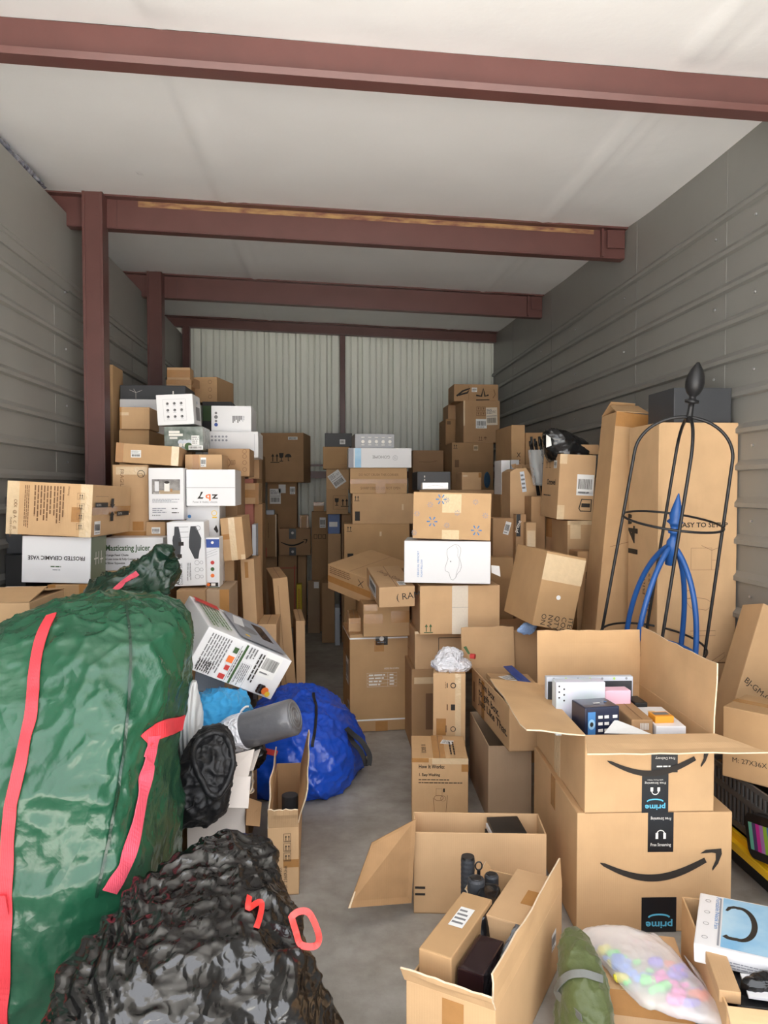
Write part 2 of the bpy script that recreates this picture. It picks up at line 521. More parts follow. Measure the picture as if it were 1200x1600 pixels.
def carton(key, label, c=None, Y=3, d=.3, r=None, s=None, ext=None, on=None, m='kraft', tilt=0, rz0=0, rzw=60, w=None, h=None,
           deco=None, tape=None, name='cardboard_box', cat='box', group=None, bevel=.0035, seam=True, labels=()):
    """c: corner pixels, or r: (xl, yt, xr, yb) of an upright front face and s: pixel x of the far edge of its visible side"""
    if r:
        xl, yt, xr, yb = r
        c = {'flt': (xl, yt), 'frt': (xr, yt), 'flb': (xl, yb), 'frb': (xr, yb)}
        if rz0 == 0 and s is None: rzw = 3000
        if s is not None:
            c['brt' if s > xr else 'blt'] = (s, None)
            rzw = 3000
            if rz0: rzw = 3000
    org, R, dims, err = fit(c, Y, d, rz0, tilt, w, h, rzw)
    if on is not None: ext = CARTONS[on].top
    if ext is not None:
        dz = org[2] - ext
        up = R[:, 2]
        t = dz / max(up[2], .2)
        org = org - up * t
        dims = np.array([dims[0], dims[1], dims[2] + t])
    if not tilt and org[2] < .002: org[2] = .002
    W_, D_, H_ = dims
    LOG.append(f'{key:10s} {W_:.2f}x{D_:.2f}x{H_:.2f} at {org[0]:.2f},{org[1]:.2f},{org[2]:.2f} top {org[2]+H_:.2f} rz {math.degrees(math.atan2(R[1,0],R[0,0])):.0f} err {err:.1f}')
    th = thing(name, label, cat, place(org, R, dims), group)
    LOG[-1] += ' ' + th.name
    mb = MB()
    # gently bowed walls: each face gets a 4x4 grid pushed out a millimetre or two
    rnd = random.Random(key)
    amp = min(.004, .012 * min(W_, H_))
    g = 4
    fs = faces(W_, D_, H_)
    ph = rnd.random() * 9
    def wob(p, n):
        a = p.x / W_; b = p.y / D_; c2 = p.z / H_
        k = 1
        for t, nn in ((a, n.x), (b, n.y), (c2, n.z)):
            if abs(nn) < .5: k *= 4 * t * (1 - t)
        return p + n * amp * k * (.2 + noise.noise(Vector((a * 1.3 + ph, b * 1.3, c2 * 1.3 + n.x * 5 + n.y * 3))))
    for f in list(fs.values()) + [Face((W_, D_, 0), (-W_, 0, 0), (0, 0, H_), (0, 1, 0))]:
        flatf = True
        mb.add([f.o, f.o + f.U, f.o + f.U + f.V, f.o + f.V], [(0, 1, 2, 3)])
    me = mb.mesh('carton', [m])
    import bmesh
    bm = bmesh.new(); bm.from_mesh(me)
    bmesh.ops.remove_doubles(bm, verts=bm.verts, dist=1e-6)
    bmesh.ops.recalc_face_normals(bm, faces=bm.faces)
    # worn, slightly knocked corners
    bmesh.ops.bevel(bm, geom=list(bm.edges), offset=min(bevel, min(W_, D_, H_) * .08), segments=2, profile=.6, affect='EDGES')
    bm.to_mesh(me); bm.free()
    body = put('carton', me, th)
    if labels: pass
    pr = Print()
    if seam and m.startswith('kraft'):
        T = fs['T']
        along = W_ >= D_
        if along: pr.rect(T, 0, D_ / 2 - .0012, W_, D_ / 2 + .0012, 'ink_l')
        else: pr.rect(T, W_ / 2 - .0012, 0, W_ / 2 + .0012, D_, 'ink_l')
    if tape:
        for spec in (tape if isinstance(tape, list) else [tape]):
            tm = 'tape_l' if spec.startswith('c') else 'tape'
            sp = spec.lstrip('c')
            tw = .024
            if sp == 'top':          # along the top seam and down the front
                T = fs['T']; x = W_ / 2
                strip(T, x - tw, 0, x + tw, D_, tm, th)
                strip(fs['F'], x - tw, H_ - min(.06, H_ * .4), x + tw, H_, tm, th)
            elif sp == 'mid':        # horizontal band on the front
                strip(fs['F'], 0, H_ / 2 - tw, W_, H_ / 2 + tw, tm, th)
            elif sp == 'vert':
                strip(fs['F'], W_ / 2 - tw, 0, W_ / 2 + tw, H_, tm, th)
            elif sp == 'ends':
                strip(fs['F'], 0, 0, min(.035, W_ * .2), H_, tm, th)
                strip(fs['F'], W_ - min(.035, W_ * .2), 0, W_, H_, tm, th)
            elif sp == 'foot':
                strip(fs['F'], W_ / 2 - tw, 0, W_ / 2 + tw, min(.06, H_ * .4), tm, th)
            elif sp == 'left':
                L_ = fs['L']; strip(L_, L_.w / 2 - tw, 0, L_.w / 2 + tw, H_, tm, th)
            elif sp == 'edge':
                strip(fs['F'], 0, H_ - .03, W_, H_, tm, th)
    cc = Carton()
    cc.th, cc.f, cc.w, cc.d, cc.h, cc.pr, cc.top, cc.org, cc.body = th, fs, W_, D_, H_, pr, org[2] + H_, org, body
    if deco: deco(cc)
    pr.build('lettering', th)
    CARTONS[key] = cc
    return cc

# ------------------------------------------------------------------ soft bodies: lofted sections with folds
def catmull(P, t):
    n = len(P) - 1
    x = t * n; i = min(int(x), n - 1); u = x - i
    g = lambda k: np.array(P[min(max(k, 0), n)], float)
    a, b, c, d = g(i - 1), g(i), g(i + 1), g(i + 2)
    return .5 * ((2 * b) + (-a + c) * u + (2 * a - 5 * b + 4 * c - d) * u * u + (-a + 3 * b - 3 * c + d) * u ** 3)
def loft(name, secs, m, parent=None, rings=60, seg=96, disp=None, smooth=True, axis='Z'):
    """secs: (cx, cy, cz, half width a, half depth b, squareness, turn) from bottom to top; closed at both ends"""
    vs = []; P = [tuple(s) for s in secs]
    for i in range(rings + 1):
        q = catmull(P, i / rings)
        cx, cy, cz, a, b, sq, turn = q
        a = max(a, .002); b = max(b, .002); sq = max(sq, 1.6)
        for j in range(seg):
            th = 2 * PI * j / seg
            co, si = math.cos(th), math.sin(th)
            x = a * math.copysign(abs(co) ** (2 / sq), co); y = b * math.copysign(abs(si) ** (2 / sq), si)
            if axis == 'Z': vs.append(Vector((cx + x * math.cos(turn) - y * math.sin(turn), cy + x * math.sin(turn) + y * math.cos(turn), cz)))
            elif axis == 'X': vs.append(Vector((cx, cy + x * math.cos(turn) - y * math.sin(turn), cz + x * math.sin(turn) + y * math.cos(turn))))
            else: vs.append(Vector((cx + x * math.cos(turn) - y * math.sin(turn), cy, cz + x * math.sin(turn) + y * math.cos(turn))))
    fs = []
    for i in range(rings):
        for j in range(seg):
            j2 = (j + 1) % seg
            fs.append((i * seg + j, i * seg + j2, (i + 1) * seg + j2, (i + 1) * seg + j))
    vs.append(sum((vs[j] for j in range(seg)), Vector()) / seg); vs.append(sum((vs[rings * seg + j] for j in range(seg)), Vector()) / seg)
    c0, c1 = len(vs) - 2, len(vs) - 1
    for j in range(seg):
        j2 = (j + 1) % seg
        fs.append((c0, j2, j)); fs.append((c1, rings * seg + j, rings * seg + j2))
    mb = MB(); mb.add(vs, fs)
    me = mb.mesh(name, [m] if not isinstance(m, list) else m)
    if smooth: me.polygons.foreach_set('use_smooth', [True] * len(me.polygons))
    if disp:
        nor = [v.normal.copy() for v in me.vertices]
        for v, n in zip(me.vertices, nor):
            v.co = v.co + n * disp(v.co)
            if v.co.z < .004: v.co.z = .004
        me.update()
    o = put(name, me, parent)
    o.data['bvh'] = 1
    return o
def folds(p, s, a, ridge=.5):
    """creased sheet: sharp ridges over soft swells"""
    q = p * s
    n1 = noise.noise(q)
    n2 = 1 - abs(noise.noise(q * 2.1 + Vector((3, 1, 7)))) * 2
    n3 = 1 - abs(noise.noise(q * 4.7 + Vector((1, 9, 2)))) * 2
    return a * (n1 * .6 + ridge * (n2 ** 3 * .5 + n3 ** 3 * .25))
def bvh_of(o):
    me = o.data; mw = o.matrix_world
    return BVHTree.FromPolygons([mw @ v.co for v in me.vertices], [tuple(p.vertices) for p in me.polygons])
def hit(bv, px, py, off=.004):
    o = Vector((0, 0, H)); r = ray(px, py).normalized()
    loc, n, i, dd = bv.ray_cast(o, r)
    if loc is None:
        loc, n, i, dd = bv.find_nearest(o + r * 1.8)
    if n.dot(r) > 0: n = -n
    return loc + n * off, n
def strap(name, bv, pix, width, m, parent, n=60, off=.004, t=.003, closed=False):
    """webbing sewn onto a body, following the points pix on its surface"""
    pts = []
    for i in range(n + 1):
        q = catmull([(a, b, 0) for a, b in pix], i / n)
        pts.append(hit(bv, q[0], q[1], off))
    # smooth positions and normals
    for _ in range(3):
        pts = [pts[0]] + [((pts[i - 1][0] + pts[i][0] * 2 + pts[i + 1][0]) / 4, (pts[i - 1][1] + pts[i][1] + pts[i + 1][1]).normalized()) for i in range(1, n)] + [pts[-1]]
    mb = MB(); vs = []
    for i, (p, nn) in enumerate(pts):
        tdir = (pts[min(i + 1, n)][0] - pts[max(i - 1, 0)][0]).normalized()
        sd = tdir.cross(nn).normalized() * width / 2
        vs += [p - sd, p + sd, p + sd + nn * t, p - sd + nn * t]
    fs = []
    for i in range(n):
        a = i * 4
        for j in range(4): fs.append((a + j, a + (j + 1) % 4, a + 4 + (j + 1) % 4, a + 4 + j))
    fs += [(0, 1, 2, 3), (n * 4 + 3, n * 4 + 2, n * 4 + 1, n * 4)]
    mb.add(vs, fs)
    return mb.build(name, [m], parent, smooth=False)

# ================================================================== the storage unit
XL, XR, YB = -1.385, 1.68, 7.38
def roof(x, y): return H + 1.475 - .034 * x + .026 * (y - 2.5)
M['ceiling'] = flat('white_vinyl_insulation', 240, 240, 241, .5, spec=.35, var=.03, vscale=3, bump=[('noise', 2.2, .5, .02), ('noise', 90, .12, .002)])
M['wall_grey'] = flat('grey_painted_steel', 136, 135, 131, .42, spec=.5, var=.06, vscale=4, bump=[('noise', 3, .25, .01)])
M['wall_left'] = flat('grey_painted_steel_left', 148, 147, 142, .45, spec=.5, var=.06, vscale=4, bump=[('noise', 3, .25, .01)])  # grey of the left side, a little paler than the right wall
M['wall_back'] = flat('pale_sage_steel', 240, 243, 234, .5, var=.05, vscale=5, stretch=(1, 1, .2), bump=[('noise', 4, .2, .01)])
M['steel'] = flat('red_oxide_steel', 98, 62, 58, .38, spec=.55, var=.14, vscale=7, bump=[('noise', 30, .15, .002)])
M['rust'] = flat('tan_overspray', 176, 140, 92, .8, col2=(.17, .06, .05), vscale=24, stretch=(.5, 1, 2))
M['screw'] = flat('zinc_screw', 200, 200, 205, .3, metal=.8)
def concrete():
    m, nt, b = new_mat('concrete')
    N, L = nt.nodes, nt.links
    tc = N.new('ShaderNodeTexCoord')
    def nz(sc, det, rough=.6):
        n = N.new('ShaderNodeTexNoise'); n.inputs['Scale'].default_value = sc; n.inputs['Detail'].default_value = det; n.inputs['Roughness'].default_value = rough
        L.new(tc.outputs['Object'], n.inputs['Vector']); return n
    n1, n2, n3 = nz(1.6, 8), nz(11, 6), nz(140, 2)
    r = N.new('ShaderNodeValToRGB'); r.color_ramp.elements[0].position = .32; r.color_ramp.elements[1].position = .68
    r.color_ramp.elements[0].color = (.27, .245, .215, 1); r.color_ramp.elements[1].color = (.43, .42, .395, 1)
    L.new(n1.outputs[0], r.inputs[0])
    r2 = N.new('ShaderNodeValToRGB'); r2.color_ramp.elements[0].position = .3; r2.color_ramp.elements[1].position = .62
    r2.color_ramp.elements[0].color = (.72, .70, .67, 1); r2.color_ramp.elements[1].color = (1, 1, 1, 1)
    L.new(n2.outputs[0], r2.inputs[0])
    mx = N.new('ShaderNodeMix'); mx.data_type = 'RGBA'; mx.blend_type = 'MULTIPLY'; mx.inputs[0].default_value = 1
    L.new(r.outputs[0], mx.inputs[6]); L.new(r2.outputs[0], mx.inputs[7]); L.new(mx.outputs[2], b.inputs['Base Color'])
    b.inputs['Roughness'].default_value = .62
    bp = N.new('ShaderNodeBump'); bp.inputs['Strength'].default_value = .15; bp.inputs['Distance'].default_value = .004
    L.new(n3.outputs[0], bp.inputs['Height']); L.new(bp.outputs[0], b.inputs['Normal'])
    return m
M['concrete'] = concrete()
M['apron'] = flat('outdoor_concrete', 200, 196, 188, .9, var=.1, vscale=1)

mb = MB(); mb.box((XL - .75, Y_OPEN - .3, -.12), (XR + .1, YB + .05, 0)); tag(mb.build('floor', ['concrete']), kind='structure')
mb = MB(); mb.box((-14, -16, -.14), (14, Y_OPEN - .3, -.01)); tag(mb.build('ground', ['apron']), kind='structure')

# ceiling: insulation sheet sagging between the purlins, with taped laps running to the back
bx, by = [], []
PURL = [(2.50, .148), (4.10, .165), (5.70, .175), (7.24, .10)]
nx, ny = 120, 130
vs, fs = [], []
x0, x1, y0, y1 = XL - .75, XR + .1, Y_OPEN, YB + .04
py = [Y_OPEN - .6, 1.0] + [p[0] for p in PURL]
for j in range(ny + 1):
    y = y0 + (y1 - y0) * j / ny
    for i in range(nx + 1):
        x = x0 + (x1 - x0) * i / nx
        z = roof(x, y)
        for a, b in zip(py, py[1:]):
            if a <= y <= b:
                t = (y - a) / (b - a); z -= .018 * math.sin(PI * t) ** .7 * min(1, (b - a))
        for sx in (-.53, 1.20, -2.26):
            dd = x - sx
            sf = min(1, min(abs(y - q[0]) for q in PURL) / .16)
            z -= sf * (.020 * math.exp(-(dd / .020) ** 2) + .010 * math.exp(-((dd - .065) / .014) ** 2) + .003 * math.sin(dd * 120 + y * 3) * math.exp(-((dd - .08) / .09) ** 2))
        z += .003 * noise.noise(Vector((x * 2.5, y * 2.5, 0)))
        vs.append((x, y, z))
for j in range(ny):
    for i in range(nx):
        a = j * (nx + 1) + i
        fs.append((a, a + nx + 1, a + nx + 2, a + 1))
mb = MB(); mb.add(vs, fs)
c = mb.build('ceiling', ['ceiling'], smooth=True); tag(c, kind='structure')
sol = c.modifiers.new('s', 'SOLIDIFY'); sol.thickness = .05; sol.offset = -1

# right and left walls: steel sheet with horizontal ribs
def ribbed(name, X, sgn, ya, yb, ztop, m, phase, pitch=.150, top_flat=0):
    prof = []
    z = -.0
    ribs = []
    k = phase
    while k < ztop(ya) - top_flat - .26:
        ribs.append(k); k += pitch
    prof.append((0, 0))
    for r_ in ribs:
        prof += [(0, r_), (.019, r_ + .005), (.019, r_ + .022), (0, r_ + .044)]
    prof = [p for p in prof if p[1] < ztop(yb) - top_flat - .01] + [(0, ztop(yb) - top_flat)]
    n = len(prof); cuts = 28
    vs, fs = [], []
    for j in range(cuts + 1):
        y = ya + (yb - ya) * j / cuts
        top = ztop(y) - top_flat
        for (dx, z) in prof:
            zz = min(z, top) if z < prof[-1][1] else top
            vs.append((X - sgn * dx, y, zz))
    for j in range(cuts):
        for i in range(n - 1):
            a = j * n + i
            f = (a, a + 1, a + n + 1, a + n)
            fs.append(f if sgn < 0 else f[::-1])
    mb = MB(); mb.add(vs, fs)
    # backing so that the sheet has thickness
    mb.box((X + sgn * .002, ya, 0), (X + sgn * .03, yb, ztop(ya) - .02))
    for y in (3.02, 3.93, 5.45, 6.6):
        if ya < y < yb: mb.box((X - sgn * .002, y, 0), (X, y + .004, ztop(y) - top_flat - .05))
    o = mb.build(name, [m]); tag(o, kind='structure')
    sm = MB()
    for y in (2.62, 2.80, 3.10, 4.08, 4.9, 5.7, 6.5):
        if ya < y < yb:
            for r_ in ribs[::2]:
                q = Vector((X - sgn * .003, y, r_ + .10)); s = .0055
                sm.tube([q, q - Vector((sgn * .006, 0, 0))], s, 6)
    sm.build('screws', ['screw'], o)
    return o
ribbed('wall_right', XR, 1, Y_OPEN, YB, lambda y: roof(XR, y) + .03, 'wall_grey', .13, top_flat=.0)
wl_top = lambda y: H + 1.462 + .004 * (y - 4)
wleft = ribbed('wall_left', XL, -1, Y_OPEN, YB, wl_top, 'wall_left', .10, top_flat=.02)
mb = MB()       # flat closing sheet along the top of the left wall
for a, b in ((Y_OPEN, 4.12), (4.12, 5.72), (5.72, YB)):
    mb.box((XL + .001, a, wl_top(a) - .40), (XL + .012, b, wl_top(b)))
mb.build('trim', ['wall_left'], wleft)
mb = MB(); mb.box((XL - .73, Y_OPEN, 0), (XL - .70, YB, 2.95)); tag(mb.build('wall_neighbour_unseen', ['wall_left']), kind='structure')  # unseen wall added on the neighbour's side to keep the sun out

# back wall: vertical ribbed sheet
vs = []; prof = []
x = XL - .75
while x < XR + .1:
    prof += [(x, 0), (x + .016, .034), (x + .046, .034), (x + .062, 0)]
    for t in (.128, .19, .245):
        prof += [(x + t - .012, 0), (x + t, .011), (x + t + .012, 0)]
    x += .305
for (px_, dy) in prof:
    vs += [(px_, YB - dy, 0), (px_, YB - dy, roof(px_, YB) + .05)]
fs = [(2 * i, 2 * i + 2, 2 * i + 3, 2 * i + 1) for i in range(len(prof) - 1)]
mb = MB(); mb.add(vs, fs); mb.box((XL - .75, YB + .002, 0), (XR + .1, YB + .03, 2.9)); tag(mb.build('wall_back', ['wall_back']), kind='structure')

# roof purlins (Z section), columns and girts
def purlin(Y, h, Xa, Xb, lip=True, toward=-1, label=None):
    mb = MB(); n = 2
    P = []
    for X in (Xa, Xb):
        zt = roof(X, Y) - .002; zb = zt - h
        fl = .062
        sec = [(0, zt), (0, zb), (toward * fl, zb), (toward * (fl + .006), zb + .020), (toward * (fl + .002), zb + .020), (toward * (fl - .004), zb + .004), (toward * .004, zb + .004),
               (toward * .004, zt - .004), (-toward * .0, zt - .004)] if lip else [(0, zt), (0, zb), (-toward * .06, zb), (-toward * .06, zb + .004), (toward * .004, zb + .004), (toward * .004, zt - .012), (toward * .05, zt - .012), (toward * .05, zt)]
        P.append([Vector((X, Y + dy, z)) for dy, z in sec])
    k = len(P[0])
    mb.add(P[0] + P[1], [(i, (i + 1) % k, k + (i + 1) % k, k + i) for i in range(k)])
    return mb
b1 = purlin(2.50, .148, XL - .6, XR); b1.box((XL + .20, 2.492, roof(XL + .2, 2.5) - .15), (XL + .205, 2.5, roof(XL, 2.5) - .01))
tag(b1.build('ceiling_beam', ['steel']), kind='structure')
b2 = purlin(4.10, .165, XL - .5, XR, lip=False); o = b2.build('ceiling_beam', ['steel']); tag(o, kind='structure')
mb = MB()
za, zb_ = roof(-1.0, 4.1), roof(1.5, 4.1)
mb.add([(-1.0, 4.0945, za - .046), (1.5, 4.0945, zb_ - .040), (1.5, 4.0945, zb_ - .016), (-1.0, 4.0945, za - .016)], [(0, 1, 2, 3)])
mb.build('rust_streak', ['rust'], o)
tag(purlin(5.70, .17, XL - .4, XR, lip=False).build('ceiling_beam', ['steel']), kind='structure')
tag(purlin(7.26, .095, XL - .3, XR, lip=False).build('ceiling_beam', ['steel']), kind='structure')
for Y, dx in ((4.10, .13), (5.70, .11)):       # cleats where the beams meet the right wall, laps on the left
    mb = MB(); z = roof(XR - dx, Y)
    mb.box((XR - dx - .012, Y - .03, z - .165), (XR - dx, Y - .005, z - .012))
    mb.box((XR - dx + .02, Y - .03, z - .12), (XR - .01, Y - .024, z - .02))
    mb.box((XL + .27, Y - .008, roof(XL + .3, Y) - .158), (XL + .275, Y - .003, roof(XL + .3, Y) - .012))
    tag(mb.build('beam_cleat', ['steel']), kind='structure')
def column(pa, pb, Y, ztop, dep=.10):
    xa, xb = W(pa, 400, Y).x, W(pb, 400, Y).x
    w = xb - xa
    mb = MB()
    mb.box((xa, Y, 0), (xb, Y + .004, ztop))
    mb.box((xa, Y, 0), (xa + .004, Y + dep, ztop)); mb.box((xb - .004, Y, 0), (xb, Y + dep, ztop))
    mb.box((xa, Y - .006, 0), (xa + w * .14, Y + .001, ztop)); mb.box((xb - w * .12, Y - .004, 0), (xb, Y + .001, ztop))
    for z in (ztop - .08, ztop - .12): mb.tube([(xb - w * .3, Y, z), (xb - w * .3, Y - .005, z)], .006, 6)
    return tag(mb.build('steel_column', ['steel'], bevel=.0015), kind='structure')
column(129, 161, 4.02, roof(XL, 4.0) - .01)
column(229, 252, 5.60, roof(XL, 5.6) - .01)
column(284, 295, 7.20, roof(XL, 7.2) - .1, .06)
column(531, 539, 7.28, roof(0, 7.2) - .1, .06)
mb = MB(); mb.box((XL, 7.26, H + .16), (XR, 7.36, H + .168)); mb.box((XL, 7.26, H + .10), (XR, 7.264, H + .16))
mb.box((XL, 7.25, H + .215), (XR, 7.26, H + .235))
tag(mb.build('wall_girt', ['steel']), kind='structure')

# screws and a torn scrap of foil on the ceiling
mb = MB(); p = WZ(217, 270, roof(-.9, 3.6) - .024)
mb.slab([p + Vector(v) for v in ((-.012, -.02, -.002), (.018, -.018, -.012), (.020, .008, -.008), (-.010, .014, -.002))], .001)
tag(mb.build('foil_scrap', ['white']), 'small torn white scrap stuck to the ceiling near the left wall', 'scrap')

# ================================================================== boxes: the pile along the left wall
C = carton
def marks(face, items, m='ink'):
    """this-way-up marks: items (kind, x fraction, y fraction, size fraction of face height)"""
    def go(cc):
        f = cc.f[face]
        for k, x, y, z in items:
            getattr(cc.pr, k)(f, f.w * x, f.h * y, f.h * z, m)
    return go
def lab(face, x0, y0, x1, y1, kind='ship', rot=0, m='label'):
    def go(cc):
        f = cc.f[face]; label_part(f, f.w * x0, f.h * y0, f.w * x1, f.h * y1, cc.th, kind, m, rot)
    return go
def tp(face, x0, y0, x1, y1, m='tape'):
    def go(cc):
        f = cc.f[face]; strip(f, f.w * x0, f.h * y0, f.w * x1, f.h * y1, m, cc.th)
    return go
def both(*g):
    def go(cc):
        for x in g: x(cc)
    return go
def txt(face, s, x, y, size, m='ink', rot=0, bold=False, width=None):
    def go(cc):
        f = cc.f[face]; cc.pr.text(f, s, f.w * x, f.h * y, size * f.h, m, rot, bold, None if width is None else width * f.w)
    return go
def lns(face, x0, y0, x1, y1, n, m='ink', vert=False, ragged=.35):
    def go(cc):
        f = cc.f[face]; cc.pr.lines(f, f.w * x0, f.h * y0, f.w * x1, f.h * y1, n, m, vert, ragged=ragged)
    return go
def panelr(face, x0, y0, x1, y1, m):
    def go(cc):
        f = cc.f[face]; cc.pr.rect(f, f.w * x0, f.h * y0, f.w * x1, f.h * y1, m)
    return go

# --- front left stack
def d_instr(cc):
    f, p = cc.f['F'], cc.pr; w, h = f.w, f.h
    cols = [(.21, .24, .96, .6, 2), (.25, .29, .9, .2, 2)]
    p.lines(f, w * .20, h * .12, w * .265, h * .93, 3, 'ink_l', True, ragged=.1)
    p.lines(f, w * .31, h * .17, w * .53, h * .94, 6, 'ink_l', True, ragged=.3)
    p.lines(f, w * .54, h * .22, w * .68, h * .94, 4, 'ink_l', True, ragged=.4)
    p.text(f, 'Warning', w * .715, h * .95, h * .035, 'ink_l', -90)
    for i, t in enumerate(('C€', 'X', '@', 'A', 'C', '(E')): p.text(f, t, w * .09, h * (.66 - i * .1), h * .055, 'ink_l', -90)
    p.text(f, 'MADE IN CHINA', w * .05, h * .32, h * .035, 'ink_l', -90)
    for y in (.14, .33, .52, .71):
        p.frame(f, w * .83, h * y, w * .91, h * (y + .12), .0012, 'ink_l')
        p.arrows(f, w * .86, h * (y + .03), h * .07, 'ink')
    strip(f, w * .0, h * .0, w * .14, h, 'tape_l', cc.th); strip(f, w * .76, h * .28, w * .88, h * .56, 'tape', cc.th)
    strip(f, w * .86, 0, w, h, 'tape_l', cc.th)
    g = cc.f['R']; w, h = g.w, g.h
    strip(g, 0, h * .42, w, h * .58, 'tape', cc.th)
    for yy, s in ((.62, 1), (.28, -1)):
        x = w * .42
        p.rect(g, x, h * yy, x + w * .07, h * (yy + .12), 'ink')
        p.poly(g, [(x - w * .03, h * (yy + (.12 if s < 0 else .0))), (x + w * .10, h * (yy + (.12 if s < 0 else .0))), (x + w * .035, h * (yy + (.2 if s < 0 else -.08)))], 'ink')
    p.rect(g, w * .04, h * .57, w * .34, h * .66, 'ink'); p.text(g, 'CAUTION', w * .06, h * .59, h * .045, 'ink_white')
    p.frame(g, w * .04, h * .57, w * .34, h * .78, .001, 'ink')
    p.rect(g, w * .58, h * .38, w * .92, h * .47, 'ink'); p.text(g, 'CAUTION', w * .61, h * .405, h * .045, 'ink_white')
    label_part(g, w * .06, h * .04, w * .20, h * .30, cc.th, 'bar')
C('instr', 'brown box covered in small printed instructions, on the white vase box', {'flt': (12, 751), 'frt': (145, 757), 'flb': (9, 833), 'frb': (142, 841), 'brt': (207, 761), 'brb': (200, None)},
  Y=2.90, d=.5, tilt=1, deco=d_instr, m='kraft_light', h=None)
def d_vase(cc):
    f, p = cc.f['F'], cc.pr; w, h = f.w, f.h
    p.text(f, 'FROSTED CERAMIC VASE', w * .92, h * .58, h * .085, 'ink', 180, bold=True, width=w * .83)
    p.lines(f, w * .42, h * .33, w * .58, h * .38, 1, 'ink_dgreen'); p.lines(f, w * .45, h * .26, w * .6, h * .31, 1, 'ink_bluegrey')
    g = cc.f['R']
    p.rect(g, 0.001, 0.001, g.w - .001, g.h - .001, 'green_board')
    for i, x in enumerate((.30, .48, .66)):
        p.rect(g, g.w * x, g.h * .38, g.w * (x + .03), g.h * .66, 'ink_white')
    p.rect(g, g.w * .2, g.h * .5, g.w * .45, g.h * .53, 'ink_white'); p.rect(g, g.w * .6, g.h * .46, g.w * .8, g.h * .49, 'ink_white')
C('vase', 'white box with upside-down FROSTED CERAMIC VASE lettering and green side', {'flt': (36, 836), 'frt': (144, 841), 'flb': (32, 908), 'frb': (140, 914), 'brt': (165, None)},
  Y=2.93, d=.22, m='white', deco=d_vase, tilt=.5)
C('undervase', 'plain brown box below the white ceramic vase box', r=(75, 914, 137, 1000), s=163, Y=2.93, ext=0, tape=['ends'])
def d_appl(cc):
    g, p = cc.f['R'], cc.pr
    w, h = g.w, g.h
    zc = h - .10
    p.stroke(g, [(w * .35, zc - .03), (w * .5, zc), (w * .75, zc), (w * .8, zc - .02), (w * .78, zc - .06), (w * .35, zc - .06)], .0025, 'ink_l', True)
    p.frame(g, w * .5, zc - .035, w * .68, zc - .015, .002, 'ink_l')
    f = cc.f['F']
    p.rect(f, f.w * .78, f.h - .065, f.w * .9, f.h - .05, 'ink'); p.text(f, 'X18', f.w * .80, f.h - .20, .014, 'ink')
    p.text(f, 'K', f.w * .72, f.h - .17, .05, 'ink_l')
    label_part(f, f.w * .83, f.h - .16, f.w * .98, f.h - .11, cc.th, 'bar', 'label_b', 80)
cc = C('leftopen', 'brown box with a kettle outline on its side, left of the green bag', {'flt': (-120, 942), 'frt': (48, 944), 'frb': (46, 1040), 'brt': (100, 923)}, Y=2.42, d=.42, ext=0, deco=d_appl, seam=False)
T = cc.f['T']
mb = MB()      # loosely closed flaps with the gap between them
a = [T.p(0, 0, .001), T.p(T.w, 0, .001), T.p(T.w, T.h * .49, .030), T.p(0, T.h * .49, .024)]
mb.slab(a, .003); mb.build('flap', ['kraft'], cc.th)
mb = MB(); mb.slab([T.p(0, T.h * .53, .012), T.p(T.w, T.h * .53, .016), T.p(T.w, T.h, .001), T.p(0, T.h, .001)], .003); fl = mb.build('flap', ['kraft'], cc.th)
label_part(Face(T.p(T.w * .45, T.h * .55, .022), T.u * T.w, T.v * T.h * .4, T.n), T.w * .05, .01, T.w * .32, .05, cc.th, 'plain', 'tape_w')
C('blackleft2', 'low dark box below the black box by the left wall', r=(8, 868, 40, 930), Y=3.24, d=.3, m='black', ext=0)
C('blackleft', 'black box against the left wall, behind the instruction box', r=(9, 776, 34, 862), Y=3.3, d=.3, m='charcoal', on='blackleft2',
  deco=lambda cc: cc.pr.text(cc.f['F'], 'CASO', cc.f['F'].w * .55, cc.f['F'].h - .13, .012, 'ink_white'))

# --- second row of the left pile
def d_juicer(cc):
    f, p = cc.f['F'], cc.pr; w, h = f.w, f.h; t = h
    y0 = t - .04
    p.text(f, 'Masticating Juicer', w * .02, t - .058, .026, 'ink_dgreen', width=w * .76, bold=True)
    for i, (s, q) in enumerate((('Large Feed Chute', .36), ('Low noise & Fully Copper Motor', .62), ('Slow Squeeze', .30))):
        p.rect(f, w * .02, t - .082 - i * .018, w * .035, t - .075 - i * .018, 'ink'); p.text(f, s, w * .05, t - .082 - i * .018, .009, 'ink', width=w * q, bold=True)
C('underjuicer', 'brown box under the white juicer box', r=(168, 892, 257, 1000), Y=3.38, d=.4, ext=0)
C('juicer', 'white box lettered Masticating Juicer in green', r=(163, 840, 255, 892), Y=3.38, d=.36, on='underjuicer', m='white', deco=d_juicer)
def d_tallb(cc):
    f, p = cc.f['F'], cc.pr; w, h = f.w, f.h
    p.ring(f, w * .80, h * .87, .016, .0025, 'ink', a=1); p.stroke(f, [(w * .72, h * .87), (w * .82, h * .88), (w * .86, h * .83)], .002, 'ink')
    p.text(f, 'FRAGILE', w * .22, h * .94, w * .10, 'ink_l', -90, width=h * .28)
    strip(f, w * .1, h * .86, w * .97, h * .97, 'tape_l', cc.th); strip(f, w * .0, 0, w * 1.0, h * .06, 'tape', cc.th); strip(f, w * .55, h * .07, w * .86, h * .2, 'tape', cc.th)
C('tallb', 'brown box with clear tape and a round mark, on the juicer box', r=(176, 726, 232, 838), Y=3.52, d=.3, on='juicer', deco=d_tallb)
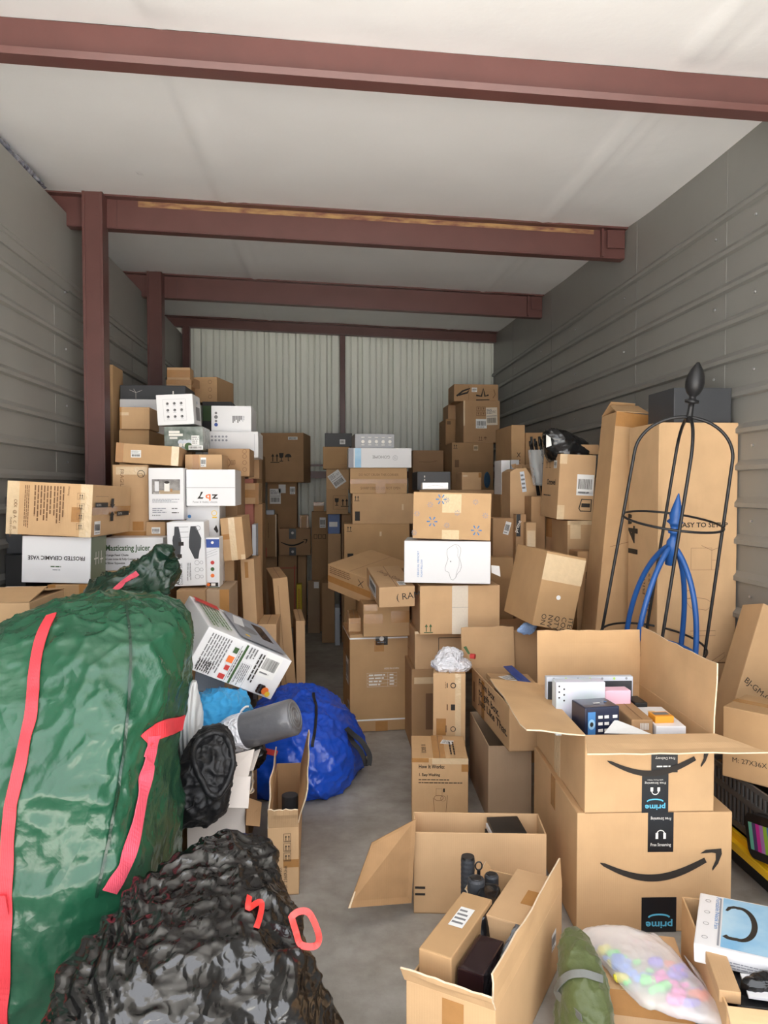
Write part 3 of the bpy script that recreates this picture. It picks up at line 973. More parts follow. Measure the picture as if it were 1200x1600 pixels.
def d_tilt7(cc):
    f = cc.f['F']; w, h = f.w, f.h
    strip(f, 0, 0, w * .12, h, 'tape', cc.th); strip(f, w * .88, 0, w, h, 'tape_l', cc.th)
    label_part(f, w * .24, h * .30, w * .40, h * .68, cc.th, 'ship', rot=3)
C('long7', 'long brown box tilting to the right beneath the two cube-like boxes', {'flt': (182, 687), 'frt': (281, 702), 'flb': (180, 721), 'frb': (279, 729), 'brt': (291, 704)}, Y=3.5, d=.3, tilt=.7, deco=d_tilt7)
def d_photo(cc):
    f, p = cc.f['F'], cc.pr; w, h = f.w, f.h
    p.rect(f, w * .10, h * .50, w * .90, h * .78, 'photo_g'); p.rect(f, w * .3, h * .5, w * .9, h * .57, 'photo_w')
    p.rect(f, w * .45, h * .55, w * .60, h * .72, 'ink_white'); p.disc(f, w * .525, h * .72, w * .075, 'ink', a=.5)
    p.rect(f, w * .62, h * .54, w * .68, h * .6, 'tape'); p.rect(f, w * .18, h * .55, w * .3, h * .74, 'white2'); p.lines(f, w * .14, h * .51, w * .42, h * .53, 1, 'ink_white')
    p.lines(f, w * .11, h * .33, w * .88, h * .41, 3, 'ink_bluegrey'); p.lines(f, w * .11, h * .13, w * .55, h * .24, 3, 'ink_bluegrey')
    p.lines(f, w * .66, h * .20, w * .88, h * .24, 1, 'ink_g'); p.lines(f, w * .66, h * .12, w * .88, h * .16, 1, 'ink')
    for i in range(5): p.disc(f, w * (.12 + i * .05), h * .09, w * .015, 'ink_g')
    g = cc.f['R']; p.rect(g, g.w * .4, g.h * .25, g.w * .9, g.h * .6, 'ink_g')
def d_dumb(cc):
    f, p = cc.f['F'], cc.pr; w, h = f.w, f.h
    for sx, sg in ((.16, 1), (.70, -1)):
        P = [(sx + .05, .93), (sx + .16, .93), (sx + .20, .80), (sx + .22, .70), (sx + .20, .60), (sx + .17, .42), (sx + .06, .42), (sx + .0, .55), (sx - .02, .72), (sx + .0, .78), (sx + .03, .8)]
        if sg < 0: P = [(sx - .06, .93), (sx + .08, .93), (sx + .22, .74), (sx + .20, .6), (sx + .16, .55), (sx + .12, .42), (sx + .02, .42), (sx - .12, .60), (sx - .12, .69), (sx - .10, .8)]
        p.poly(f, [(w * a, h * b) for a, b in P], 'charcoal')
    p.rect(f, w * .30, h * .63, w * .44, h * .69, 'ink'); p.rect(f, w * .26, h * .44, w * .38, h * .50, 'ink')
    for y in (.92, .84, .76): p.rect(f, w * .32, h * y, w * .58, h * (y + .006), 'ink_g')
    for i in range(3):
        p.ring(f, w * .78, h * (.36 - i * .11), w * .06, .0012, 'ink_g'); p.ring(f, w * .90, h * (.36 - i * .11), w * .04, .0012, 'ink_g')
    p.ring(f, w * .84, h * .90, w * .06, .002, 'ink_g')
    p.text(f, 'Adjustable', w * .30, h * .02, w * .10, 'ink', 90, bold=True, width=h * .36)
    p.text(f, 'Dumbbell Set', w * .38, h * .02, w * .055, 'ink_g', 90, width=h * .34)
    p.lines(f, w * .5, h * .06, w * .62, h * .36, 3, 'ink_g', True)
C('adj', 'white box picturing black adjustable dumbbells, behind the green bag', {'flt': (257, 815), 'frt': (319, 816), 'flb': (267, 923), 'frb': (321, 908)}, Y=3.28, d=.16, tilt=.4, m='white', name='printed_box',
  deco=lambda cc: d_dumb(cc))
C('box23', 'small brown box with a square label between juicer and dumbbell boxes', r=(228, 815, 258, 840), Y=3.50, d=.2, on='juicer', deco=lab('F', .3, .15, .75, .6, 'bar'))
C('photo', 'upright white box printed with a kitchen photograph', r=(232, 731, 288, 814), s=291.5, Y=3.46, d=.12, m='white', name='printed_box', deco=d_photo, ext=1.26 - .145)
C('open27', 'brown box with a raised torn flap under the dumbbell box', {'flt': (276, 934), 'frt': (321, 912), 'flb': (276, 1000), 'frb': (321, 1000)}, Y=3.22, d=.22, ext=0, m='kraft_dark', seam=False)
C('side26', 'brown box with a worn top below the fruit printed box', r=(321, 922, 358, 1000), s=372, Y=3.26, ext=0, m='kraft_grey', deco=both(tp('F', .6, .86, 1, 1), lns('R', .3, .5, .6, .8, 3)))
def d_fruit(cc):
    f, p = cc.f['F'], cc.pr; w, h = f.w, f.h
    p.rect(f, 0.0005, h * .80, w - .0005, h * .97, 'dblue'); p.disc(f, w * .5, h * .9, w * .1, 'ink_white')
    for i, c in enumerate(('ink_red', 'ink_dgreen', 'ink_orange')): p.disc(f, w * .5, h * (.5 - i * .13), w * .14, c)
    for i in range(3): p.stroke(f, [(w * .1, h * (.60 + i * .05)), (w * .85, h * (.68 + i * .05))], .0012, 'ink_bluegrey')
    p.rect(f, w * .08, h * .02, w * .9, h * .10, 'ink'); p.disc(f, w * .2, h * .06, w * .12, 'ink_orange'); p.rect(f, w * .4, h * .035, w * .7, h * .085, 'ink_white')
    p.rect(f, 0.0005, 0, w - .0005, h * .012, 'ink_dgreen')
C('fruit', 'narrow white box with a blue band and three fruit pictures', r=(321, 840, 343, 915), Y=3.33, d=.12, m='white2', name='printed_box', on='side26', deco=d_fruit)
C('behind28', 'brown box with a tiny white sticker in the gap under the taped carton', r=(336, 872, 366, 960), Y=3.71, d=.13, ext=0, deco=lab('F', .1, .80, .45, .87, 'bar'))
def d_air(cc):
    f, p = cc.f['F'], cc.pr; w, h = f.w, f.h; t = h
    p.ring(f, w * .84, t - .035, .012, .003, 'ink_yellow'); p.rect(f, w * .78, t - .058, w * .92, t - .052, 'ink_yellow')
    p.disc(f, w * .10, t - .05, .008, 'ink_blue'); p.rect(f, w * .55, t - .11, w * .66, t - .07, 'ink_g'); p.poly(f, [(w * .5, t - .155), (w * .72, t - .155), (w * .66, t - .11), (w * .55, t - .11)], 'ink_bluegrey')
    p.poly(f, [(w * .82, t - .11), (w * .90, t - .09), (w * .96, t - .12), (w * .92, t - .13)], 'ink')
C('air', 'white box with a gold ring emblem under the lidded box with the orange and black mark', r=(291, 791, 345, 870), s=349, Y=3.55, m='white2', name='printed_box', ext=0, d=.25, deco=d_air)
def d_lqz(cc):
    f, p = cc.f['F'], cc.pr; w, h = f.w, f.h
    p.rect(f, 0, h * .50, w, h * .508, 'ink_g')
    x, y, s = w * .22, h * .20, h * .19
    p.poly(f, [(x, y), (x + s * .35, y + s * .45), (x + s * .55, y + s * 1.0), (x + s * .85, y + s * 1.0), (x + s * .42, y + s * .22), (x + s * .9, y + s * .2), (x + s * .8, y)], 'ink')
    p.text(f, 'q', x + s * 1.15, y + s * .05, s * .9, 'ink_orange', bold=True, width=s * .75); p.text(f, 'z', x + s * 2.1, y + s * .02, s * .9, 'ink', bold=True, width=s * .85)
    p.text(f, 'Power & Healthy Lifestyle', w * .13, h * .09, h * .05, 'ink_g', width=w * .5)
C('lqz', 'white lidded box with a three-letter black and orange mark', {'flt': (291, 733), 'frt': (369, 734), 'flb': (291, 783), 'frb': (367, 783), 'brt': (376, None)}, Y=3.50, d=.3, m='white', deco=d_lqz, on='air', name='printed_box')
C('lid15', 'brown box with a white sticker, lying on the white lidded box', r=(289, 710, 347, 733), Y=3.62, d=.25, on='lqz', deco=both(lab('F', .42, .2, .57, .8, 'bar'), tp('F', .2, 0, .38, 1)))
def d_green9(cc):
    f, p = cc.f['F'], cc.pr; w, h = f.w, f.h
    p.rect(f, .001, .001, w - .001, h - .001, 'photo_d')
    for x, y, a, b in ((.12, .72, .4, .82), (.12, .60, .48, .70), (.14, .48, .34, .56)): p.rect(f, w * x, h * y, w * a, h * b, 'ink_white')
    for i in range(3):
        p.disc(f, w * (.42 + i * .11), h * .34, w * .07, 'label_b'); p.disc(f, w * (.42 + i * .11), h * .22, w * .05, 'ink_white')
    p.disc(f, w * .62, h * .16, w * .1, 'ink_dgreen')
    label_part(f, w * .70, h * .22, w * .90, h * .62, cc.th, 'text'); label_part(f, w * .62, h * .02, w * .99, h * .20, cc.th, 'bar')
C('green9', 'dark glossy picture box with flower print and stickers, under the white cube box', {'flt': (254, 668), 'frt': (315, 665), 'flb': (259, 701), 'frb': (320, 706)}, Y=3.72, d=.22, tilt=.6, m='photo_d', deco=d_green9, name='printed_box')
def d_nine(cc):
    f, p = cc.f['F'], cc.pr; w, h = f.w, f.h
    p.frame(f, w * .18, h * .14, w * .80, h * .84, .0008, 'ink_g')
    for i in range(3):
        for j in range(3):
            x, y = w * (.30 + i * .19), h * (.27 + j * .215)
            p.disc(f, x, y, .007, 'ink_g'); p.disc(f, x + .002, y + .002, .003, 'ink'); p.rect(f, x - .007, y - .012, x + .007, y - .0105, 'ink_bluegrey')
    g = cc.f['R']
    p.rect(g, g.w * .3, g.h * .15, g.w * .8, g.h * .6, 'ink_g'); p.disc(g, g.w * .5, g.h * .75, .008, 'ink_blue')
C('nine', 'white cube box with a grid of nine round icons', {'flt': (241, 617), 'frt': (300, 613), 'flb': (249, 668), 'frb': (305, 664), 'brt': (311, 624), 'brb': (315, 661)}, Y=3.74, d=.26, tilt=.8, m='white', deco=d_nine, name='printed_box')
C('box6b', 'brown box just beneath the upper left taped box', r=(186, 672, 233, 720), Y=3.98, d=.85, ext=0, s=None)
C('box6', 'brown box with curled clear tape beside the tall slim carton', r=(187, 636, 236, 672), s=243.5, Y=3.95, on='box6b', deco=both(tp('F', .0, .62, .3, .76, 'tape_l'), tp('F', .0, 0, .06, 1)))
CARTONS['box6'].th['label'] = 'brown box with curled clear tape beside the tall slim carton'
C('shelf5', 'flat white box beneath the long black box', r=(187, 624, 290, 645), Y=4.32, d=.35, m='white2', ext=CARTONS['box6b'].top)
def d_black5(cc):
    f, p = cc.f['F'], cc.pr; w, h = f.w, f.h
    x, y = w * .24, h * .5
    for dx, dy in ((-.035, .015), (.035, .013), (0, -.035), (-.012, .02)): p.stroke(f, [(x, y), (x + dx, y + dy)], .0012, 'ink_white')
    p.rect(f, w * .80, h * .42, w * .82, h * .62, 'ink_white')
C('black5', 'long flat black box with a thin silver star mark', {'flt': (188, 600), 'frt': (290, 604), 'flb': (187, 624), 'frb': (290, 624)}, Y=4.36, d=.3, m='charcoal', on='shelf5', tilt=0, deco=d_black5)
C('slim4', 'tall slim upright carton next to the red steel column', r=(162, 570, 179, 760), s=187.5, Y=4.25, ext=0, rzw=3000, deco=tp('F', .0, .9, .4, .96))
C('dark11', 'black box with a green corner below the highest flapped box', r=(316, 628, 362, 672), Y=4.95, d=.3, ext=0, m='black', deco=both(panelr('F', .02, .93, .3, .985, 'ink_dgreen')))
C('top10b', 'brown box holding up the small topmost box by the back column', r=(260, 594, 299, 640), Y=4.85, d=.14, ext=0, tape=['edge'])
C('top10', 'small brown box, highest of the left pile', r=(261, 574, 297, 594), Y=4.86, d=.13, on='top10b', tape=['mid'])
cc = C('flap10', 'brown box with a hanging open flap and drawn icons, top of left pile', {'flt': (300, 585), 'frt': (341, 590), 'frb': (338, 629), 'brt': (365, 603), 'brb': (364, 633)}, Y=5.0, d=.35, ext=CARTONS['dark11'].top, rz0=-.3, rzw=30,
  deco=lambda cc: [cc.pr.ring(cc.f['F'], cc.f['F'].w * .72, cc.f['F'].h * y, .012, .002, 'ink_l') for y in (.22, .5, .8)])
mb = MB(); f = cc.f['F']
mb.slab([f.p(-.01, f.h, .002), f.p(f.w * .3, f.h * .85, .003), f.p(f.w * .62, f.h * .42, .14), f.p(f.w * .3, f.h * .5, .15)], .003); mb.build('flap', ['kraft_dark'], cc.th)
C('fill2', 'brown box supporting the wide white box with small dots', r=(318, 716, 374, 800), Y=4.14, d=.28, ext=0, m='kraft_dark')
C('fill1', 'brown box hidden beneath the box with round symbols', r=(305, 745, 371, 800), Y=3.86, d=.24, ext=0, m='kraft_dark')
def d_dots(cc):
    f, p = cc.f['F'], cc.pr; w, h = f.w, f.h
    for i in range(6):
        for j in range(2): p.disc(f, w * (.10 + i * .065), h * (.80 - j * .14), .006, 'ink_bluegrey')
    p.stroke(f, [(w * .93, h * .1), (w * .93, h * .9)], .0012, 'ink_bluegrey')
C('wide13', 'wide white box with faint dots, below the white box with blue dots', {'flt': (316, 672), 'frt': (404, 676), 'flb': (318, 716), 'frb': (403, 716)}, Y=4.10, d=.32, m='white2', on='fill2', deco=d_dots)
def d_bd(cc):
    f, p = cc.f['F'], cc.pr; w, h = f.w, f.h
    for i, y in enumerate((.28, .42, .57, .72)): p.disc(f, w * .12, h * y, .010 if i % 2 == 0 else .007, 'dblue' if i == 0 else 'ink_g')
    for i in range(6): p.rect(f, w * (.53 + i * .04), h * (.35 + .06 * (i % 3)), w * (.56 + i * .04), h * .62, 'ink_g')
    p.lines(f, w * .75, h * .36, w * .83, h * .62, 3, 'ink_bluegrey', True)
C('bluedots', 'white box with blue dots and grey type, on the wide white box', r=(330, 634, 393, 673), s=399.5, Y=4.16, m='white', on='wide13', deco=d_bd, name='printed_box')
def d_circ(cc):
    f, p = cc.f['F'], cc.pr; w, h = f.w, f.h
    for y in (.25, .5, .72, .9): p.ring(f, w * .88, h * y, .010, .002, 'ink_l')
    p.ring(f, w * .42, h * .5, .024, .004, 'ink_l'); p.disc(f, w * .42, h * .5, .012, 'ink_l'); p.lines(f, w * .55, h * .4, w * .7, h * .6, 4, 'ink_l')
C('circ14', 'brown box printed with round symbols down its right edge', r=(325, 701, 390, 746), Y=3.84, d=.24, on='fill1', deco=d_circ, m='kraft_dark')

# --- taped carton and the leaning slabs at the aisle
def d_t24(cc):
    f = cc.f['F']; w, h = f.w, f.h
    strip(f, w * .36, 0, w * .64, h, 'tape_l', cc.th); strip(f, 0, h * .50, w * .36, h * .62, 'tape', cc.th); strip(f, w * .80, 0, w * .99, h * .12, 'tape_l', cc.th)
C('slabbox', 'brown box carrying the leaning slab carton at the aisle', r=(403, 976, 432, 1040), Y=3.62, d=.28, ext=0)
C('t24', 'tilted brown box with glossy tape down its middle', {'flt': (341, 811), 'frt': (375, 807), 'flb': (352, 877), 'frb': (385, 873), 'brt': (389, 803), 'brb': (398, 866)}, Y=3.5, d=.22, tilt=.9, deco=d_t24, m='kraft')
C('slab1', 'brown slab carton leaning at the aisle below the taped box', {'flt': (374, 878), 'frt': (391, 875), 'flb': (382, 973), 'frb': (404, 974), 'brt': (407, 862), 'brb': (416, 971)}, Y=3.66, d=.22, tilt=.5, deco=tp('F', .3, .72, .55, .96))
C('slab2', 'tall pale slab carton leaning left of the aisle', {'flt': (424, 908), 'frt': (445, 902), 'flb': (446, 1076), 'frb': (467, 1073), 'blt': (411, 884)}, Y=3.95, d=.3, tilt=.4, ext=.004, deco=both(lns('F', .3, .05, .36, .95, 1, 'ink_l', True, 0)))
C('slab3', 'lower narrow slab carton next to the tall pale one', {'flt': (461, 975), 'frt': (473, 972), 'flb': (467, 1078), 'frb': (481, 1076), 'blt': (455, 945)}, Y=4.0, d=.2, tilt=.15, ext=.004)
C('pinkcol', 'faded red upright box beside the small taped cartons', r=(381, 788, 396, 830), Y=4.55, d=.25, m='red_board', ext=0)
C('pk2', 'upright brown box right of the faded red box', r=(397, 788, 410, 826), Y=4.62, d=.25, ext=0, m='kraft_dark')
C('tapedsq', 'brown box with two clear tape edges, on the faded red box', r=(377, 755, 404, 788), s=410, Y=4.5, d=.2, on='pinkcol', tape=['mid', 'ends'])
C('pinktop', 'thin faded red box lying on the small taped carton', r=(377, 748, 396, 755), Y=4.52, d=.2, m='red_board', on='tapedsq')
cc = C('whiteleaf', 'tall thin grey-white board standing behind the taped box', {'flt': (391, 821), 'frt': (399, 819), 'flb': (397, 865), 'frb': (401, 862)}, Y=4.42, d=.14, m='label_b', ext=0, name='foam_board', cat='board')

C('small16', 'small dark brown box on the thin faded red box, under the wide white box', r=(388, 716, 405, 748), Y=4.46, d=.2, on='pinktop', m='kraft_dark')

# --- far left column against the back wall
def d_frag(cc):
    p, f = cc.pr, cc.f['F']; w, h = f.w, f.h
    p.arrows(f, w * .28, h * .42, h * .16); p.glass(f, w * .48, h * .42, h * .17); p.umbrella(f, w * .64, h * .42, h * .17)
    label_part(f, w * .64, h * .86, w * .86, h * .92, cc.th, 'bar')
    strip(f, w * .45, 0, w * .95, h * .012, 'tape', cc.th)
C('far34a', 'pale brown box low in the far left column', r=(409, 869, 433, 960), Y=6.75, d=.18, ext=0, m='kraft_dark')
C('far34b', 'tall brown box with thin red tape lines near the back', r=(435, 868, 464, 960), Y=6.7, d=.23, ext=0, m='kraft_dark',
  deco=both(panelr('F', 0, .82, 1, .828, 'ink_red'), panelr('F', .86, .0, .9, .86, 'ink_red')))
C('far34c', 'slim brown box right of the red taped tall box', r=(465.5, 868, 478, 960), s=480, Y=6.8, d=.3, ext=0)
cc = C('yellow', 'narrow yellow box standing on the floor at the end of aisle', {'flt': (464, 914), 'frt': (472, 913), 'flb': (463, 958), 'frb': (471, 958)}, Y=6.58, d=.1, m='yellow_board', ext=0,
  deco=both(lns('F', .3, .1, .7, .9, 2, 'ink_red', True)))
def smile(p, f, x0, x1, y, m='ink', th=.05, arrow=True):
    """curved arrow printed from x0 to x1 (metres), y = height of its ends"""
    L = x1 - x0; n = 26; q = []; wd = []
    for i in range(n + 1):
        t = i / n
        q.append((x0 + L * .87 * t, y - L * .155 * math.sin(PI * (t * .93 + .03)) ** 1.0 + L * .02 * t))
        wd.append(L * th * (.18 + 1.05 * math.sin(PI * min(1, t * .62 + .12)) ** 1.2) if t > .02 else L * .006)
    p.stroke(f, q, wd, m)
    # arrow head: top bar and down stroke
    ex, ey = x0 + L * .87, y + L * .02
    p.poly(f, [(ex - L * .045, ey + L * .035), (ex + L * .0, ey + L * .065), (ex + L * .13, ey + L * .075), (ex + L * .125, ey + L * .03), (ex + L * .05, ey + L * .042)], m)
    p.poly(f, [(ex + L * .13, ey + L * .075), (ex + L * .135, ey + L * .03), (ex + L * .105, ey - L * .05), (ex + L * .06, ey - L * .11), (ex + L * .055, ey - L * .09), (ex + L * .085, ey - L * .02), (ex + L * .085, ey + L * .04)], m)
def d_amz_small(cc):
    f, p = cc.f['F'], cc.pr; w, h = f.w, f.h
    strip(f, w * .32, h * .62, w * .54, h, 'tape_k', cc.th); strip(f, w * .32, 0, w * .54, h * .30, 'tape_k', cc.th)
    p.disc(f, w * .43, h * .84, .012, 'ink_white'); p.disc(f, w * .43, h * .14, .012, 'ink_white')
    smile(p, f, w * .05, w * .9, h * .52)
C('amzfar', 'small brown box with a curved arrow print, near the back wall', r=(436, 826, 485, 868), Y=6.68, d=.24, on='far34b', deco=d_amz_small, m='kraft_dark')
C('tiny33', 'tiny taped brown box standing on the far arrow box', r=(468, 805, 482, 826), Y=6.75, d=.15, on='amzfar', tape=['ends'])
C('far31', 'upright brown box with a red label at its foot', r=(409, 804, 432, 869), Y=6.65, d=.22, on='far34a', m='kraft_dark', deco=both(panelr('F', 0, 0, .32, .22, 'ink_red'), lns('F', .4, .3, .5, .8, 1, 'ink_l', True), tp('F', .92, 0, 1, 1, 'tape_l')))
C('far31t', 'small white packet on the upright red labelled box', r=(416, 797, 428, 804), Y=6.62, d=.12, on='far31', m='label_b', name='white_packet', cat='packet')
C('far30', 'brown box with three paper labels under the fragile box', r=(418, 754, 464, 826), Y=6.95, d=.3, ext=0, m='kraft_dark',
  deco=lambda cc: [label_part(cc.f['F'], cc.f['F'].w * a, cc.h - b, cc.f['F'].w * c, cc.h - d_, cc.th, k) for a, b, c, d_, k in ((.08, .20, .45, .06, 'ship'), (.38, .10, .62, .02, 'plain'), (.76, .11, .94, .04, 'bar'))])
C('fragile29', 'large brown box with three black handling symbols, by the back wall', {'flt': (409, 674), 'frt': (476, 681), 'flb': (406, 751), 'frb': (472, 753), 'brt': (486, 679)}, Y=6.8, d=.45, on='far30', deco=d_frag, m='kraft_dark', rzw=20)
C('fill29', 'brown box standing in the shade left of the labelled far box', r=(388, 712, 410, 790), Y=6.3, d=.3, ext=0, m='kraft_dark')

# ================================================================== the stack in the middle
C('mid_f', 'wide brown box with label marks, lowest of the centre back stack', r=(540, 819, 640, 900), s=531, Y=4.75, ext=0, deco=both(lambda cc: (cc.pr.arrows(cc.f['F'], cc.w * .06, cc.h - .045, .03), cc.pr.rect(cc.f['F'], cc.w * .05, cc.h - .24, cc.w * .14, cc.h - .19, 'ink')), lambda cc: strip(cc.f['F'], cc.w * .54, cc.h - .08, cc.w * .57, cc.h - .05, 'tape_l', cc.th)))
C('mid_e', 'wide brown box second from the floor in the centre back stack', r=(553, 771, 647, 819), s=543, Y=4.75, on='mid_f', deco=both(lambda cc: (cc.pr.arrows(cc.f['F'], cc.w * .05, cc.h - .045, .03), cc.pr.rect(cc.f['F'], cc.w * .04, .02, cc.w * .12, .08, 'ink')), lambda cc: strip(cc.f['F'], cc.w * .8, cc.h * .45, cc.w * .83, cc.h * .65, 'tape_l', cc.th)))
def d_midd(cc):
    f, p = cc.f['F'], cc.pr; w, h = f.w, f.h
    strip(f, 0, h * .38, w, h * .55, 'tape', cc.th); strip(f, w * .45, 0, w * .62, h * .38, 'tape', cc.th)
    p.text(f, 'DO NOT CRUSH THIS CORNER', w * .15, h * .68, h * .10, 'ink_l', width=w * .7); p.text(f, 'SHARP OBJECT DO NOT OPEN', w * .18, h * .16, h * .10, 'ink_l', width=w * .7)
C('mid_d', 'brown box with glossy brown tape around its middle, centre back stack', r=(547, 731, 636, 771), s=545, Y=4.75, on='mid_e', deco=d_midd)
def d_gohome(cc):
    f, p = cc.f['F'], cc.pr; w, h = f.w, f.h
    p.rect(f, w * .005, h * .005, w * .08, h * .99, 'ink_bluegrey'); p.rect(f, w * .10, h * .005, w * .20, h * .99, 'skyblue')
    p.text(f, 'GOHOME', w * .66, h * .62, h * .16, 'ink_g', 180, width=w * .28)
    p.ring(f, w * .74, h * .5, h * .12, .002, 'ink_bluegrey'); p.text(f, 'G', w * .72, h * .44, h * .12, 'ink_bluegrey')
C('mid_c', 'long white box with a light blue band, on the centre back stack', {'flt': (544, 702), 'frt': (643, 698), 'flb': (545, 731), 'frb': (643, 726)}, Y=4.72, d=.3, m='white2', on='mid_d', tilt=0, deco=d_gohome, name='printed_box')
def d_five(cc):
    f, p = cc.f['F'], cc.pr; w, h = f.w, f.h
    for i in range(5):
        p.disc(f, w * (.2 + i * .17), h * .46, .011, 'ink_white'); p.rect(f, w * (.16 + i * .17), h * .22, w * (.24 + i * .17), h * .26, 'ink_white')
        p.rect(f, w * (.16 + i * .17), h * .72, w * (.24 + i * .17), h * .77, 'ink_white')
C('mid_b', 'silver box with a row of five white circles', {'flt': (556, 679), 'frt': (616, 676), 'flb': (556, 700), 'frb': (617, 696), 'blt': (546, None)}, Y=4.78, d=.25, m='silver', on='mid_c', deco=d_five, name='printed_box')
C('mid_k0', 'tall narrow brown box on the floor beside the aisle end', r=(503, 911, 523, 995), Y=6.0, d=.3, ext=0, m='kraft_dark')
C('mid_k1', 'brown upright box under the small blue box', r=(512, 834, 533, 911), Y=6.02, d=.3, on='mid_k0')
C('mid_ka', 'brown box behind the small blue box', r=(534, 803, 548, 900), Y=6.02, d=.3, ext=0, m='kraft_dark')
C('blue_k', 'small blue box with a shiny tape patch', r=(512.5, 803, 531, 834), Y=6.02, d=.25, m='blue_board', on='mid_k1', deco=tp('F', .1, .35, .8, .6, 'label'))
C('mid_k2', 'brown box with a printed glass and arrow in a square frame', r=(512, 765, 544, 803), s=505, Y=5.96, on='blue_k', deco=lambda cc: (cc.pr.frame(cc.f['F'], cc.w * .32, cc.h * .2, cc.w * .92, cc.h * .75, .002, 'ink'), cc.pr.glass(cc.f['F'], cc.w * .48, cc.h * .35, cc.h * .3), cc.pr.arrows(cc.f['F'], cc.w * .76, cc.h * .35, cc.h * .28)))
C('mid_k3', 'brown box with a crooked white label, under the golden brown box', r=(512, 733, 546, 765), s=505, Y=5.98, on='mid_k2', deco=lab('F', .18, .16, .74, .88, 'ship', 35))
C('mid_k4', 'golden brown box under the black box', r=(508, 698, 546, 733), s=498, Y=5.95, on='mid_k3', m='kraft', deco=lambda cc: cc.pr.frame(cc.f['F'], cc.w * .72, cc.h * .08, cc.w * .9, cc.h * .2, .001, 'ink'))
C('mid_k5', 'black box with a small white sticker, top of the centre back', r=(510, 677, 550, 698), s=502, Y=5.98, m='black', on='mid_k4', deco=lab('F', .55, .2, .75, .55, 'bar'))
C('mid_k6', 'brown box with label and dark icons near the back aisle', r=(487, 800, 512, 845), Y=6.5, d=.2, ext=0, m='kraft_dark', deco=lambda cc: (label_part(cc.f['F'], cc.w * .5, cc.h - .14, cc.w * .88, cc.h - .05, cc.th, 'bar'), [cc.pr.frame(cc.f['F'], cc.w * (.15 + .27 * i), cc.h - .235, cc.w * (.33 + .27 * i), cc.h - .20, .005, 'ink') for i in range(3)]))
C('mid_k7', 'small brown box with two tape bits by the back wall', r=(490, 785, 506, 800), Y=6.55, d=.15, on='mid_k6', tape=['edge'])
C('mid_k9', 'short brown carton on the floor at the far end of the aisle', r=(481, 908, 500, 966), Y=6.42, d=.07, ext=0, m='kraft_grey', deco=tp('F', .5, .86, .9, .98, 'label'))
C('mid_k10', 'thin grey box standing low beside the aisle', r=(523.5, 950, 531, 1010), Y=5.9, d=.2, m='label_b', ext=0)
def d_strapbox(cc):
    f, p = cc.f['F'], cc.pr; w, h = f.w, f.h
    for y in (.95, .11): strip(f, 0, h * y, w, h * y + .008, 'label', cc.th); strip(cc.f['L'], 0, h * y, cc.d, h * y + .008, 'label', cc.th)
    strip(f, w * .40, h * .82, w * .56, h * .93, 'tape', cc.th); strip(f, w * .42, 0, w * .62, h * .10, 'tape', cc.th)
    strip(f, w * .42, h * .885, w * .62, h * .995, 'tape_k', cc.th); p.k += 20
    p.disc(f, w * .52, h * .95, .012, 'ink_white'); p.lines(f, w * .45, h * .90, w * .59, h * .925, 1, 'ink_g')
    for (a, b, c2, d2) in ((.28, .46, .77, .60),): p.frame(f, w * a, h * b, w * c2, h * d2, .001, 'ink_white')
    p.stroke(f, [(w * .62, h * .46), (w * .62, h * .60)], .001, 'ink_white')
    for i in range(3): p.stroke(f, [(w * .28, h * (.495 + i * .035)), (w * .77, h * (.495 + i * .035))], .001, 'ink_white')
    p.lines(f, w * .31, h * .465, w * .58, h * .595, 4, 'ink_white'); p.lines(f, w * .65, h * .465, w * .74, h * .595, 4, 'ink_white')
    p.text(f, 'ADE IN CHIN', w * .56, h * .635, h * .018, 'ink_white')
    L = cc.f['L']; label_part(L, L.w * .5, L.h * .46, L.w * .85, L.h * .72, cc.th, 'bar'); label_part(L, L.w * .75, L.h * .2, L.w * .95, L.h * .3, cc.th, 'bar')
    strip(L, 0, L.h * .72, L.w, L.h * .95, 'tape', cc.th)
C('mid_big', 'tall brown carton with white strap lines, standing on the floor mid aisle', {'flt': (549, 990), 'frt': (642, 990), 'flb': (545, 1147), 'frb': (641, 1146), 'blt': (535, 975)}, Y=3.79, d=.42, ext=0,
  rzw=20, deco=lambda cc: d_strapbox(cc))
C('step_j', 'small brown box on the strapped tall carton, left end', r=(548, 966, 564, 990), s=535, Y=3.85, on='mid_big', d=.25, tape=['top'])
def d_boxi(cc):
    f = cc.f['F']; w, h = f.w, f.h
    strip(f, w * .02, h * .40, w * .42, h * .70, 'tape', cc.th); strip(f, w * .6, h * .42, w, h * .78, 'tape', cc.th); strip(f, w * .02, h * .80, w * .3, h * 1.0, 'tape', cc.th)
C('mid_i', 'brown box with two brown tape patches, on the strapped carton', {'flt': (568, 944), 'frt': (640, 947), 'flb': (569, 990), 'frb': (640, 990), 'blt': (554, 922)}, Y=3.72, d=.3, on='mid_big', deco=d_boxi)
def d_x(cc):
    f, p = cc.f['F'], cc.pr; w, h = f.w, f.h
    strip(f, 0, h * .30, w, h * .55, 'tape', cc.th); p.lines(f, w * .05, h * .66, w * .55, h * .95, 4, 'ink_l', ragged=.1)
    x, y, z = w * .78, h * .72, h * .13
    p.stroke(f, [(x - z, y - z), (x + z, y + z)], .004, 'ink'); p.stroke(f, [(x - z, y + z), (x + z, y - z)], .004, 'ink')
C('mid_g', 'brown carton with X mark and brown tape, tilted over the aisle', {'flt': (514, 882), 'frt': (578, 908), 'flb': (517, 919), 'frb': (575, 947), 'blt': (575, 853), 'brt': (650, 884)}, Y=3.95, d=.4, tilt=1.5, rz0=-.6, rzw=20, deco=d_x)
